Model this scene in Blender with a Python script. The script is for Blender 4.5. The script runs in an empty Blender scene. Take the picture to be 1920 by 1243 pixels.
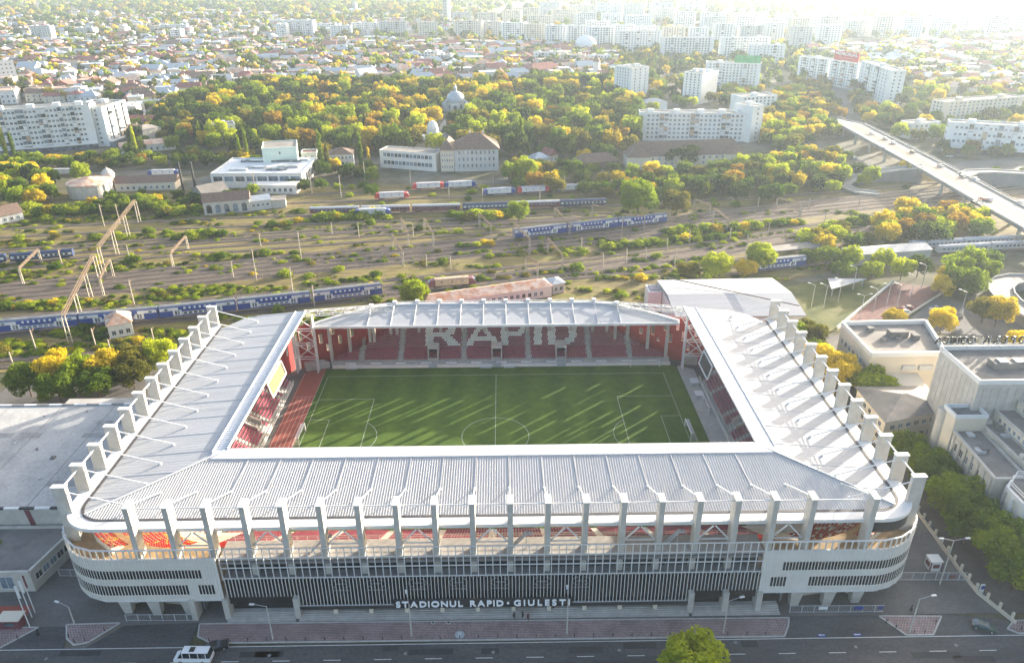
import bpy, math, random
import numpy as np
from mathutils import Vector, Matrix
random.seed(7); rng = np.random.default_rng(7)
S = bpy.context.scene; COL = S.collection
PI = math.pi
# ---------------------------------------------------------------- camera
CAM = (2.8323, -171.4781, 115.3491); YAW, PITCH, ROLL, FPX = .0109, .4541, -.006, 1407.195
def cam_axes():
    sy, cy, sp, cp = math.sin(YAW), math.cos(YAW), math.sin(PITCH), math.cos(PITCH)
    w = Vector((sy*cp, cy*cp, -sp)); r = Vector((cy, -sy, 0)); u = r.cross(w)
    c, s = math.cos(ROLL), math.sin(ROLL)
    return c*r + s*u, -s*r + c*u, w
AX, AY, AW = cam_axes()
cd = bpy.data.cameras.new('camera'); cam = bpy.data.objects.new('camera', cd); COL.objects.link(cam)
cd.sensor_width = 36; cd.lens = FPX/1920*36; cd.clip_start = .5; cd.clip_end = 20000
cam.matrix_world = Matrix(((AX.x, AY.x, -AW.x, CAM[0]), (AX.y, AY.y, -AW.y, CAM[1]), (AX.z, AY.z, -AW.z, CAM[2]), (0, 0, 0, 1)))
S.camera = cam
# ---------------------------------------------------------------- sky, sun, exposure
SUN_AZ, SUN_EL = math.radians(41), math.radians(11)
W = bpy.data.worlds.new('World'); S.world = W; W.use_nodes = True
nt = W.node_tree; bgn = nt.nodes['Background']; sky = nt.nodes.new('ShaderNodeTexSky')
sky.sky_type = 'NISHITA'; sky.sun_disc = False; sky.sun_elevation = SUN_EL; sky.sun_rotation = PI/2 - SUN_AZ
sky.air_density = .75; sky.dust_density = 3.5; sky.ozone_density = .5
nt.links.new(sky.outputs[0], bgn.inputs[0]); bgn.inputs[1].default_value = .15
ld = bpy.data.lights.new('sun', 'SUN'); lo = bpy.data.objects.new('sun', ld); COL.objects.link(lo)
ld.energy = 5.0; ld.angle = math.radians(.5); ld.color = (1, .90, .76)
sd = Vector((math.cos(SUN_AZ)*math.cos(SUN_EL), math.sin(SUN_AZ)*math.cos(SUN_EL), math.sin(SUN_EL)))
lo.rotation_euler = sd.to_track_quat('Z', 'Y').to_euler(); lo.location = (300, 300, 200)
S.view_settings.view_transform = 'Standard'; S.view_settings.look = 'None'; S.view_settings.gamma = 1
S.view_settings.exposure = 2.05; S.view_settings.use_curve_mapping = False
S.render.engine = 'CYCLES'
cy = S.cycles; cy.max_bounces = 5; cy.diffuse_bounces = 3; cy.glossy_bounces = 2; cy.transmission_bounces = 3
cy.transparent_max_bounces = 6; cy.volume_bounces = 1; cy.use_denoising = True
cy.caustics_reflective = False; cy.caustics_refractive = False
# ---------------------------------------------------------------- helpers
def G(px, py, h=0.0):                       # photograph pixel -> point on the plane z = h
    d = AW + (px-960)/FPX*AX - (py-621.5)/FPX*AY
    t = (h-CAM[2])/d.z; return Vector((CAM[0]+t*d.x, CAM[1]+t*d.y, h))
def proj(P):
    d = Vector(P)-Vector(CAM); z = d.dot(AW); return 960+FPX*d.dot(AX)/z, 621.5-FPX*d.dot(AY)/z
def HT(b, py):                              # height above ground point b that reaches image row py
    lo_, hi_ = 0.0, 150.0
    for _ in range(40):
        m = (lo_+hi_)/2
        if proj((b[0], b[1], m))[1] > py: lo_ = m
        else: hi_ = m
    return lo_
ORG = {}                                    # object name -> world origin its mesh is stored against
def tag(o, label=None, cat=None, group=None, kind=None):
    if label: o['label'] = label
    if cat: o['category'] = cat
    if group: o['group'] = group
    if kind: o['kind'] = kind
    return o
def thing(name, label, cat, loc=(0, 0, 0), group=None, rz=0):
    o = bpy.data.objects.new(name, None); COL.objects.link(o); o.empty_display_size = .5
    o.location = loc; o.rotation_euler = (0, 0, rz); ORG[o.name] = Vector(loc)
    return tag(o, label, cat, group)
class MB:
    def __init__(s): s.V = []; s.F = []; s.M = []
    def poly(s, pts, m=0):
        n = len(s.V); s.V += [tuple(p) for p in pts]; s.F.append(tuple(range(n, n+len(pts)))); s.M.append(m); return s
    def hexa(s, b, t, m=0, mt=None):        # bottom ring, top ring (counter-clockwise from above)
        n = len(s.V); k = len(b); s.V += [tuple(p) for p in b]+[tuple(p) for p in t]
        s.F.append(tuple(range(n+k-1, n-1, -1))); s.M.append(m)
        s.F.append(tuple(range(n+k, n+2*k))); s.M.append(m if mt is None else mt)
        for i in range(k):
            j = (i+1) % k; s.F.append((n+i, n+j, n+k+j, n+k+i)); s.M.append(m)
        return s
    def box(s, x0, x1, y0, y1, z0, z1, m=0, mt=None):
        q = ((x0, y0), (x1, y0), (x1, y1), (x0, y1))
        return s.hexa([(a, b, z0) for a, b in q], [(a, b, z1) for a, b in q], m, mt)
    def obox(s, c, ang, hx, hy, z0, z1, m=0, mt=None):
        ca, sa = math.cos(ang), math.sin(ang)
        q = [(c[0]+ca*a-sa*b, c[1]+sa*a+ca*b) for a, b in ((-hx, -hy), (hx, -hy), (hx, hy), (-hx, hy))]
        return s.hexa([(a, b, z0) for a, b in q], [(a, b, z1) for a, b in q], m, mt)
    def prism(s, pts, z0, z1, m=0, mt=None):
        a = sum(pts[i][0]*pts[(i+1) % len(pts)][1]-pts[(i+1) % len(pts)][0]*pts[i][1] for i in range(len(pts)))
        if a < 0: pts = pts[::-1]
        return s.hexa([(p[0], p[1], z0) for p in pts], [(p[0], p[1], z1) for p in pts], m, mt)
    def beam(s, p, q, w, h=None, m=0, n=4):
        p = Vector(p); q = Vector(q); d = (q-p)
        if d.length < 1e-6: return s
        d.normalize(); up = Vector((0, 0, 1)) if abs(d.z) < .95 else Vector((0, 1, 0))
        x = d.cross(up).normalized(); y = x.cross(d).normalized(); h = h or w
        if n == 4: ring = [(-w/2, -h/2), (w/2, -h/2), (w/2, h/2), (-w/2, h/2)]
        else: ring = [(w/2*math.cos(2*PI*i/n), h/2*math.sin(2*PI*i/n)) for i in range(n)]
        return s.hexa([p+x*a+y*b for a, b in ring], [q+x*a+y*b for a, b in ring], m)
    def cyl(s, x, y, z0, z1, r0, r1=None, n=10, m=0, mt=None):
        r1 = r0 if r1 is None else r1; A = [2*PI*i/n for i in range(n)]
        return s.hexa([(x+r0*math.cos(a), y+r0*math.sin(a), z0) for a in A], [(x+r1*math.cos(a), y+r1*math.sin(a), z1) for a in A], m, mt)
    def lathe(s, x, y, prof, n=14, m=0):
        for (r0, z0), (r1, z1) in zip(prof[:-1], prof[1:]): s.ring(x, y, r0, z0, r1, z1, n, m)
        return s
    def ring(s, x, y, r0, z0, r1, z1, n, m):
        k = len(s.V)
        for i in range(n):
            a = 2*PI*i/n; s.V.append((x+r0*math.cos(a), y+r0*math.sin(a), z0)); s.V.append((x+r1*math.cos(a), y+r1*math.sin(a), z1))
        for i in range(n):
            j = (i+1) % n; s.F.append((k+2*i, k+2*j, k+2*j+1, k+2*i+1)); s.M.append(m)
    def mesh(s, name, mats, org=(0, 0, 0), smooth=False):
        me = bpy.data.meshes.new(name); ox, oy, oz = org
        me.from_pydata([(a-ox, b-oy, c-oz) for a, b, c in s.V], [], s.F)
        for mt in (mats if isinstance(mats, (list, tuple)) else [mats]): me.materials.append(mt)
        if any(s.M): me.polygons.foreach_set('material_index', s.M)
        if smooth: me.polygons.foreach_set('use_smooth', [True]*len(s.F))
        return me
    def build(s, name, mats, parent=None, org=None, smooth=False):
        o_ = ORG.get(parent.name, Vector((0, 0, 0))) if parent else Vector(org or (0, 0, 0))
        o = bpy.data.objects.new(name, s.mesh(name, mats, o_, smooth)); COL.objects.link(o)
        if parent: o.parent = parent
        else: o.location = o_
        ORG[o.name] = o_
        return o
def inst(name, me, parent, loc, rz=0, scale=None):      # a part that shares mesh data (loc in world, parent unrotated)
    o = bpy.data.objects.new(name, me); COL.objects.link(o); o.parent = parent
    o.location = Vector(loc)-ORG.get(parent.name, Vector((0, 0, 0))); o.rotation_euler = (0, 0, rz)
    if scale: o.scale = scale
    return o
def copy_tree(o, loc=None, rz=None, label=None, scale=None, parent=None):
    c = o.copy(); COL.objects.link(c)
    if parent is not None: c.parent = parent
    if loc is not None: c.location = loc
    if rz is not None: c.rotation_euler = (0, 0, rz)
    if scale is not None: c.scale = scale
    if label: c['label'] = label
    for ch in o.children: copy_tree(ch, parent=c)
    return c
# ---------------------------------------------------------------- materials
def newmat(name):
    m = bpy.data.materials.new(name); m.use_nodes = True
    return m, m.node_tree.nodes, m.node_tree.links, m.node_tree.nodes['Principled BSDF']
def mat(name, col, rough=.75, var=.12, sc=.6, metal=0, col2=None, sc2=.05, amt2=.5, bump=0, coat=0, spec=.4):
    m, N, L, P = newmat(name); P.inputs['Roughness'].default_value = rough; P.inputs['Metallic'].default_value = metal
    P.inputs['Specular IOR Level'].default_value = spec
    if coat: P.inputs['Coat Weight'].default_value = coat
    tc = N.new('ShaderNodeTexCoord'); n1 = N.new('ShaderNodeTexNoise'); n1.inputs['Scale'].default_value = sc; n1.inputs['Detail'].default_value = 5
    L.new(tc.outputs['Object'], n1.inputs['Vector'])
    r = N.new('ShaderNodeValToRGB'); r.color_ramp.elements[0].position = .3; r.color_ramp.elements[1].position = .7
    r.color_ramp.elements[0].color = (*[c*(1-var) for c in col], 1); r.color_ramp.elements[1].color = (*[min(1, c*(1+var)) for c in col], 1)
    L.new(n1.outputs['Fac'], r.inputs[0]); out = r.outputs[0]
    if col2 is not None:
        n2 = N.new('ShaderNodeTexNoise'); n2.inputs['Scale'].default_value = sc2; n2.inputs['Detail'].default_value = 6; n2.inputs['Roughness'].default_value = .65
        L.new(tc.outputs['Object'], n2.inputs['Vector'])
        r2 = N.new('ShaderNodeValToRGB'); r2.color_ramp.elements[0].position = .5-.12; r2.color_ramp.elements[1].position = .5+.12
        r2.color_ramp.elements[0].color = (0, 0, 0, 1); r2.color_ramp.elements[1].color = (amt2, amt2, amt2, 1)
        L.new(n2.outputs['Fac'], r2.inputs[0]); mx = N.new('ShaderNodeMix'); mx.data_type = 'RGBA'
        L.new(r2.outputs[0], mx.inputs['Factor']); L.new(out, mx.inputs['A']); mx.inputs['B'].default_value = (*col2, 1); out = mx.outputs['Result']
    L.new(out, P.inputs['Base Color'])
    if bump:
        b = N.new('ShaderNodeBump'); b.inputs['Strength'].default_value = bump; b.inputs['Distance'].default_value = .05
        L.new(n1.outputs['Fac'], b.inputs['Height']); L.new(b.outputs[0], P.inputs['Normal'])
    return m
def glassmat(name, col=(.02, .025, .03), rough=.12):
    m, N, L, P = newmat(name); P.inputs['Roughness'].default_value = rough; P.inputs['Specular IOR Level'].default_value = .7
    tc = N.new('ShaderNodeTexCoord'); oi = N.new('ShaderNodeObjectInfo'); n = N.new('ShaderNodeTexNoise'); n.inputs['Scale'].default_value = .35
    L.new(tc.outputs['Object'], n.inputs['Vector']); r = N.new('ShaderNodeValToRGB')
    r.color_ramp.elements[0].color = (*col, 1); r.color_ramp.elements[1].color = (*[min(.4, c*9) for c in col], 1)
    ad = N.new('ShaderNodeMath'); ad.operation = 'MULTIPLY_ADD'; ad.inputs[1].default_value = .6; L.new(oi.outputs['Random'], ad.inputs[0])
    L.new(n.outputs['Fac'], ad.inputs[2]); r.color_ramp.elements[0].position = .55; r.color_ramp.elements[1].position = 1
    L.new(ad.outputs[0], r.inputs[0]); L.new(r.outputs[0], P.inputs['Base Color']); return m
def folmat(name, ca, cb, tr=.48):
    m, N, L, P = newmat(name); N.remove(P); out = N['Material Output']
    tc = N.new('ShaderNodeTexCoord'); oi = N.new('ShaderNodeObjectInfo'); n = N.new('ShaderNodeTexNoise'); n.inputs['Scale'].default_value = .45; n.inputs['Detail'].default_value = 4
    L.new(tc.outputs['Object'], n.inputs['Vector'])
    ad = N.new('ShaderNodeMath'); ad.operation = 'MULTIPLY_ADD'; ad.inputs[1].default_value = .55; L.new(oi.outputs['Random'], ad.inputs[0]); L.new(n.outputs['Fac'], ad.inputs[2])
    r = N.new('ShaderNodeValToRGB'); r.color_ramp.elements[0].position = .4; r.color_ramp.elements[1].position = 1.1 if False else 1.0
    r.color_ramp.elements[0].color = (*ca, 1); r.color_ramp.elements[1].color = (*cb, 1); L.new(ad.outputs[0], r.inputs[0])
    d = N.new('ShaderNodeBsdfDiffuse'); t = N.new('ShaderNodeBsdfTranslucent'); mx = N.new('ShaderNodeMixShader'); mx.inputs[0].default_value = tr
    L.new(r.outputs[0], d.inputs[0])
    g = N.new('ShaderNodeMix'); g.data_type = 'RGBA'; g.blend_type = 'MULTIPLY'; g.inputs['Factor'].default_value = 1; g.inputs['B'].default_value = (1.25, 1.28, .6, 1)
    L.new(r.outputs[0], g.inputs['A']); L.new(g.outputs['Result'], t.inputs[0])
    L.new(d.outputs[0], mx.inputs[1]); L.new(t.outputs[0], mx.inputs[2]); L.new(mx.outputs[0], out.inputs[0]); return m
def rampmat(name, stops, rough=.85, sc=.08, detail=8, rg=.62, sc2=None, fine=.25):   # ground-like: noise through several colours
    m, N, L, P = newmat(name); P.inputs['Roughness'].default_value = rough; P.inputs['Specular IOR Level'].default_value = .2
    tc = N.new('ShaderNodeTexCoord'); n = N.new('ShaderNodeTexNoise'); n.inputs['Scale'].default_value = sc; n.inputs['Detail'].default_value = detail; n.inputs['Roughness'].default_value = rg
    mp = N.new('ShaderNodeMapping'); L.new(tc.outputs['Object'], mp.inputs[0]); L.new(mp.outputs[0], n.inputs['Vector'])
    if sc2: mp.inputs['Scale'].default_value = sc2[:3]; mp.inputs['Rotation'].default_value = (0, 0, sc2[3])
    r = N.new('ShaderNodeValToRGB'); e = r.color_ramp.elements
    for i, (p_, c_) in enumerate(stops):
        k = e[i] if i < 2 else e.new(p_); k.position = p_; k.color = (*c_, 1)
    L.new(n.outputs['Fac'], r.inputs[0]); n2 = N.new('ShaderNodeTexNoise'); n2.inputs['Scale'].default_value = 1.7; n2.inputs['Detail'].default_value = 4
    L.new(tc.outputs['Object'], n2.inputs['Vector']); mx = N.new('ShaderNodeMix'); mx.data_type = 'RGBA'; mx.blend_type = 'OVERLAY'; mx.inputs['Factor'].default_value = fine
    L.new(r.outputs[0], mx.inputs['A']); L.new(n2.outputs['Fac'], mx.inputs['B']); L.new(mx.outputs['Result'], P.inputs['Base Color']); return m
M = {}
M['roof'] = mat('roof_sheet', (.55, .56, .57), .5, .05, .25, col2=(.46, .47, .47), sc2=.12, amt2=.35)
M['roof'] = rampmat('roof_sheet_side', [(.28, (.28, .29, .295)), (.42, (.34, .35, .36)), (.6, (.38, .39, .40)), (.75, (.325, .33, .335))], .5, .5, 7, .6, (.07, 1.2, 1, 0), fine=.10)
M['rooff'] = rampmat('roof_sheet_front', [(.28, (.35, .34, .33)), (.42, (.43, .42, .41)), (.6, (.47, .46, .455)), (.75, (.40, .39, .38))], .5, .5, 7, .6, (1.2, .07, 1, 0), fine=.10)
M['rib'] = mat('roof_rib', (.42, .425, .43), .5, .06, .5)
M['strip'] = mat('translucent_strip', (.50, .52, .55), .35, .12, 1.2)
M['gutter'] = mat('gutter_dark', (.06, .055, .055), .7)
M['white'] = mat('white_paint', (.62, .62, .605), .5, .05, .4)
M['fwhite'] = mat('facade_white', (.68, .655, .60), .55, .05, .35, col2=(.56, .53, .46), sc2=.2, amt2=.4)
M['conc'] = mat('concrete', (.42, .40, .37), .85, .14, .8, col2=(.30, .28, .25), sc2=.15, amt2=.6, bump=.2)
M['concl'] = mat('pale_concrete', (.47, .45, .405), .85, .12, .7, col2=(.38, .35, .30), sc2=.25, amt2=.6, bump=.2)
M['concd'] = mat('dark_concrete', (.2, .2, .2), .85, .2, .5)
M['seat'] = mat('maroon_seat', (.30, .075, .105), .5, .25, .9)
M['seatr'] = mat('red_seat', (.42, .035, .03), .45, .2, .9)
M['seatw'] = mat('white_seat', (.80, .83, .74), .5, .08, .9)
M['redwall'] = mat('crimson_wall', (.30, .03, .03), .6, .15, .5)
M['glass'] = glassmat('dark_glass'); M['glassb'] = glassmat('blue_glass', (.05, .07, .09), .1)
M['sglass'] = mat('tinted_glass', (.016, .018, .021), .15, .3, .3, spec=.6); M['sglassb'] = mat('blue_tinted_glass', (.03, .036, .043), .15, .4, .3, spec=.6); M['letter'] = mat('letter_white', (.85, .85, .85), .5, .02)
M['black'] = mat('black_metal', (.03, .03, .032), .5)
M['steel'] = mat('grey_steel', (.45, .46, .47), .45, .1, .8, metal=.3)
M['rust'] = mat('rusty_steel', (.17, .12, .075), .8, .25, 1.2)
M['pole'] = mat('concrete_pole', (.42, .36, .28), .85, .15, 1)
M['asphalt'] = rampmat('asphalt', [(.25, (.045, .045, .048)), (.45, (.075, .074, .075)), (.6, (.10, .098, .096)), (.75, (.065, .064, .066))], .85, .1, 10, .7, (.35, 1.3, 1, 0), fine=.45)
M['patch'] = rampmat('asphalt_patch', [(.3, (.04, .04, .042)), (.7, (.062, .061, .062))], .85, .3, fine=.3)
M['asph2'] = rampmat('worn_asphalt', [(.3, (.10, .095, .09)), (.7, (.17, .16, .15))], .9, .1, fine=.3)
M['chalk'] = mat('pitch_chalk', (.34, .38, .30), .8, .2, 2); M['emblem'] = mat('emblem_grey', (.16, .16, .165), .6)
M['line'] = mat('road_paint', (.55, .55, .53), .7, .2, 2)
M['kerb'] = mat('kerb_stone', (.40, .39, .37), .85, .15, 1)
M['dirt'] = rampmat('dirt', [(.3, (.13, .10, .07)), (.5, (.22, .17, .11)), (.72, (.13, .13, .045))], .95, .06)
M['sand'] = mat('tan_earth_sunlit_floor', (.38, .27, .15), .95, .2, .5)  # dry field earth; on the concourse floor this tan stands for warm sunlight
M['cream'] = mat('cream_render', (.62, .56, .45), .85, .08, .4, col2=(.48, .42, .33), sc2=.2, amt2=.5)
M['grey'] = mat('grey_render', (.50, .50, .48), .85, .08, .4, col2=(.38, .37, .35), sc2=.15, amt2=.5)
M['pale'] = mat('pale_block_render', (.66, .68, .67), .85, .05, .3, col2=(.55, .56, .54), sc2=.12, amt2=.45)
M['mint'] = mat('mint_render', (.60, .70, .60), .85, .05, .4)
M['brownroof'] = mat('brown_tiles', (.15, .10, .075), .85, .25, .8)
M['redroof'] = mat('red_tiles', (.25, .095, .075), .8, .25, .6)
M['rustroof'] = mat('rust_roof', (.42, .20, .11), .85, .3, .5, col2=(.55, .48, .40), sc2=.35, amt2=.9)
M['greyroof'] = mat('grey_roof', (.38, .38, .38), .8, .15, .4)
M['tar'] = mat('tar_roof', (.13, .128, .125), .9, .2, .5, col2=(.21, .195, .175), sc2=.12, amt2=.8)
M['tarl'] = mat('weathered_roof', (.23, .21, .185), .9, .15, .5, col2=(.14, .13, .12), sc2=.1, amt2=.8)
M['trunk'] = mat('bark', (.11, .08, .055), .95, .25, 3)
M['zinc'] = mat('zinc', (.38, .42, .45), .45, .1, .6, metal=.2)
M['blue'] = mat('blue_paint', (.03, .06, .24), .4, .12, .6, coat=.2)
M['navy'] = mat('navy_paint', (.025, .04, .10), .45, .12, .6)
M['maroon'] = mat('maroon_paint', (.16, .05, .06), .5, .2, .6)
M['tan'] = mat('tan_paint', (.45, .33, .22), .6, .15, .7)
M['silver'] = mat('silver_roof', (.42, .42, .42), .5, .12, .6)
M['traingrey'] = mat('train_roof', (.16, .17, .18), .7, .25, .5)
M['yellow'] = mat('ochre_board', (.13, .08, .024), .7, .1, .6)
M['signred'] = mat('red_board', (.5, .05, .05), .6, .1, .3)
M['signgreen'] = mat('green_board', (.04, .30, .10), .6, .3, .3)
M['mint2'] = mat('pale_letter', (.55, .75, .55), .6)
M['rubber'] = mat('tyre', (.02, .02, .02), .8)
M['fence'] = mat('fence_grey', (.42, .43, .44), .5, .1, 1)
M['rail'] = mat('rail_steel', (.42, .33, .26), .4, .15, 1, metal=.5)
M['sleeper'] = mat('sleepers', (.25, .20, .155), .9, .25, 1.5)
M['ballast'] = rampmat('ballast', [(.3, (.065, .05, .04)), (.5, (.125, .095, .075)), (.7, (.10, .085, .05))], .95, .25, fine=.5)
M['kerbw'] = mat('faded_white', (.6, .6, .58), .8)
# ================================================================ ground, roads, pitch
def sheet(name, pts, z, m, parent=None, kind='structure', label=None):
    mb = MB(); a = sum(pts[i][0]*pts[(i+1) % len(pts)][1]-pts[(i+1) % len(pts)][0]*pts[i][1] for i in range(len(pts)))
    if a < 0: pts = pts[::-1]
    o = mb.poly([(p[0], p[1], z) for p in pts]).build(name, m, parent)
    if not parent: tag(o, label, None, None, kind)
    return o
M['ground'] = rampmat('city_ground', [(.30, (.055, .065, .03)), (.45, (.09, .085, .045)), (.55, (.15, .135, .10)), (.66, (.19, .17, .145)), (.8, (.07, .08, .03))], .95, .035, 9, .68)
M['yard'] = rampmat('yard_earth', [(.30, (.045, .07, .014)), (.40, (.12, .13, .022)), (.47, (.22, .17, .06)), (.53, (.09, .07, .038)), (.60, (.19, .15, .04)), (.70, (.07, .10, .016))], .95, .16, 9, .72, (.16, 2.2, 1, -.27), fine=.6)
M['grass'] = rampmat('rough_grass', [(.3, (.05, .07, .02)), (.5, (.10, .11, .03)), (.7, (.17, .15, .06))], .95, .12)
def pavmat():
    m, N, L, P = newmat('brick_pavers'); P.inputs['Roughness'].default_value = .9; tc = N.new('ShaderNodeTexCoord')
    b = N.new('ShaderNodeTexBrick'); b.inputs['Scale'].default_value = 1; b.inputs['Brick Width'].default_value = .55; b.inputs['Row Height'].default_value = .4; b.inputs['Mortar Size'].default_value = .045
    b.inputs['Color1'].default_value = (.34, .25, .235, 1); b.inputs['Color2'].default_value = (.26, .19, .18, 1); b.inputs['Mortar'].default_value = (.10, .085, .08, 1)
    L.new(tc.outputs['Object'], b.inputs['Vector']); n = N.new('ShaderNodeTexNoise'); n.inputs['Scale'].default_value = .25; n.inputs['Detail'].default_value = 6
    L.new(tc.outputs['Object'], n.inputs['Vector']); mx = N.new('ShaderNodeMix'); mx.data_type = 'RGBA'; mx.blend_type = 'OVERLAY'; mx.inputs['Factor'].default_value = .5
    L.new(b.outputs['Color'], mx.inputs['A']); L.new(n.outputs['Fac'], mx.inputs['B']); L.new(mx.outputs['Result'], P.inputs['Base Color']); return m
M['paver'] = pavmat()
def turfmat():
    m, N, L, P = newmat('pitch_turf'); P.inputs['Roughness'].default_value = .9; P.inputs['Specular IOR Level'].default_value = .15
    tc = N.new('ShaderNodeTexCoord'); sx = N.new('ShaderNodeSeparateXYZ'); L.new(tc.outputs['Object'], sx.inputs[0])
    w = N.new('ShaderNodeMath'); w.operation = 'MULTIPLY'; w.inputs[1].default_value = .6; L.new(sx.outputs[0], w.inputs[0])
    s_ = N.new('ShaderNodeMath'); s_.operation = 'SINE'; L.new(w.outputs[0], s_.inputs[0])
    n = N.new('ShaderNodeTexNoise'); n.inputs['Scale'].default_value = .35; n.inputs['Detail'].default_value = 8; n.inputs['Roughness'].default_value = .7; L.new(tc.outputs['Object'], n.inputs['Vector'])
    a = N.new('ShaderNodeMath'); a.operation = 'MULTIPLY_ADD'; a.inputs[1].default_value = .09; L.new(s_.outputs[0], a.inputs[0]); L.new(n.outputs['Fac'], a.inputs[2])
    r = N.new('ShaderNodeValToRGB'); r.color_ramp.elements[0].position = .25; r.color_ramp.elements[1].position = .75
    r.color_ramp.elements[0].color = (.036, .075, .010, 1); r.color_ramp.elements[1].color = (.085, .14, .017, 1); L.new(a.outputs[0], r.inputs[0]); L.new(r.outputs[0], P.inputs['Base Color']); return m
M['turf'] = turfmat()
M['track'] = mat('red_track', (.30, .075, .05), .85, .15, .5, col2=(.22, .06, .045), sc2=.15, amt2=.6)
sheet('ground', [(-5200, -260), (5200, -260), (5200, 7500), (-5200, 7500)], -.15, M['ground'])
sheet('stadium_ground', [(-150, -64), (150, -64), (150, 60), (-150, 52)], -.02, M['asph2'])
YARD = [(-420, 15), (-150, 40), (-90, 62), (30, 80), (120, 110), (300, 190), (330, 300), (120, 262), (-60, 262), (-190, 255), (-420, 240)]
sheet('rail_yard', YARD, -.05, M['yard'])
# street
sheet('road', [(-260, -69.2), (260, -69.2), (260, -125), (-260, -125)], .02, M['asphalt'])
mk = bpy.data.objects['road']
for i in range(46):
    x = -118+i*5.15*1.0 if False else -116+i*9.4
    if x < 130: MB().box(x, x+3.2, -72.95, -72.8, .022, .026).build('lane_dash', M['line'], mk)
PR = random.Random(3)
for k in range(16):
    x = PR.uniform(-85, 95); y = PR.choice((-70.4, -71.2, -73.6, -74.6)); w = PR.uniform(1, 4.5); MB().box(x-w, x+w, y-.55-PR.random()*.4, y+.55, .0205, .0215).build('asphalt_patch', M['patch'], mk)
for k in range(22):
    x = PR.uniform(-95, 100); y = PR.uniform(-75, -70); c = MB()
    for j in range(7): x2, y2 = x+PR.uniform(.3, 1.6), y+PR.uniform(-.5, .5); c.beam((x, y, .022), (x2, y2, .022), .07, .003); x, y = x2, y2
    c.build('crack', M['patch'], mk)
for k in range(9):
    x = -80+k*21+PR.uniform(-4, 4); c = MB(); c.cyl(x, PR.choice((-70.2, -71.6)), .0205, .027, .34, .34, 12); c.build('drain_cover', M['concd'], mk)
MB().box(-150, 150, -69.55, -69.4, .021, .025).build('edge_line', M['kerbw'], mk)
# forecourt drives
for pts in ([(-72, -64), (-57.5, -63.5), (-57.5, -69.3), (-77, -69.3)], [(55.5, -64), (76, -64.2), (79, -69.3), (56, -69.3)], [(88, -64), (103, -66), (101, -69.3), (84.3, -69.3)], [(-92, -64), (-83, -64), (-81, -69.3), (-97, -69.3)]):
    sheet('driveway', pts, .012, M['asphalt'])
def kerbed(name, pts, label=None):
    mb = MB(); mb.prism(pts, -.02, .12, 1, 0); o = mb.build(name, [M['paver'], M['kerb']]); tag(o, label, None, None, 'structure')
    P = pts if sum(pts[i][0]*pts[(i+1) % len(pts)][1]-pts[(i+1) % len(pts)][0]*pts[i][1] for i in range(len(pts))) > 0 else pts[::-1]
    k = MB()
    for a, b in zip(P, P[1:]+P[:1]):
        k.beam((a[0], a[1], .08), (b[0], b[1], .08), .28, .17)
    k.build('kerb', M['kerb'], o); return o
kerbed('pavement', [(-57.4, -63.9), (58, -64.5), (57.2, -66.5), (55.6, -69.0), (-53.5, -68.6), (-56.6, -67)])
kerbed('pavement', [(75.8, -64.4), (88, -64.7), (84.1, -69.1), (78.9, -69.1)])
kerbed('pavement', [(-83.4, -63.6), (-73.1, -63.4), (-77, -68.0), (-79.4, -68.6), (-81.6, -67)])
kerbed('pavement', [(-150, -64.2), (-88.5, -64.2), (-93, -68.9), (-150, -68.9)])
kerbed('pavement', [(101.5, -66), (150, -66), (150, -69.1), (100.5, -69.1), (99, -68)])
# pitch
HW, HH = 52.5, 34
pitch = sheet('pitch', [(-54, -38.6), (57.6, -38.6), (57.6, 38.9), (-54, 38.9)], .03, M['turf'])
LN = MB()
def ln(x0, y0, x1, y1, w=.14): LN.beam((x0, y0, .034), (x1, y1, .034), w, .004)
for s in (-1, 1):
    ln(-HW, s*HH, HW, s*HH); ln(s*HW, -HH, s*HW, HH)
    for d, h in ((16.5, 20.16), (5.5, 9.16)):
        ln(s*HW, -h, s*(HW-d), -h); ln(s*HW, h, s*(HW-d), h); ln(s*(HW-d), -h, s*(HW-d), h)
    A = [math.radians(-53+106*i/20) for i in range(21)]
    for a, b in zip(A[:-1], A[1:]): ln(s*(HW-11-9.15*math.cos(a)), 9.15*math.sin(a), s*(HW-11-9.15*math.cos(b)), 9.15*math.sin(b))
ln(0, -HH, 0, HH)
for i in range(48): ln(9.15*math.cos(i*PI/24), 9.15*math.sin(i*PI/24), 9.15*math.cos((i+1)*PI/24), 9.15*math.sin((i+1)*PI/24))
LN.build('pitch_lines', M['chalk'], pitch)
trk = sheet('running_track', [(-60.6, -38.6), (-54.05, -38.6), (-54.05, 39.5), (-60.6, 36.5)], .035, M['track'])
TL = MB()
for i in range(6): TL.beam((-60.2+i*1.22, -38, .04), (-60.2+i*1.22, (36 if i in (0, 5) else 22), .04), .07, .004)
TL.beam((-60.2, 22, .04), (-54.1, 22, .04), .07, .004); TL.build('lane_lines', M['line'], trk)
sheet('pitch_surround', [(57.6, -38.6), (62.6, -38.6), (62.6, 36), (59, 38.5), (57.6, 38.5)], .028, M['conc'])
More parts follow.
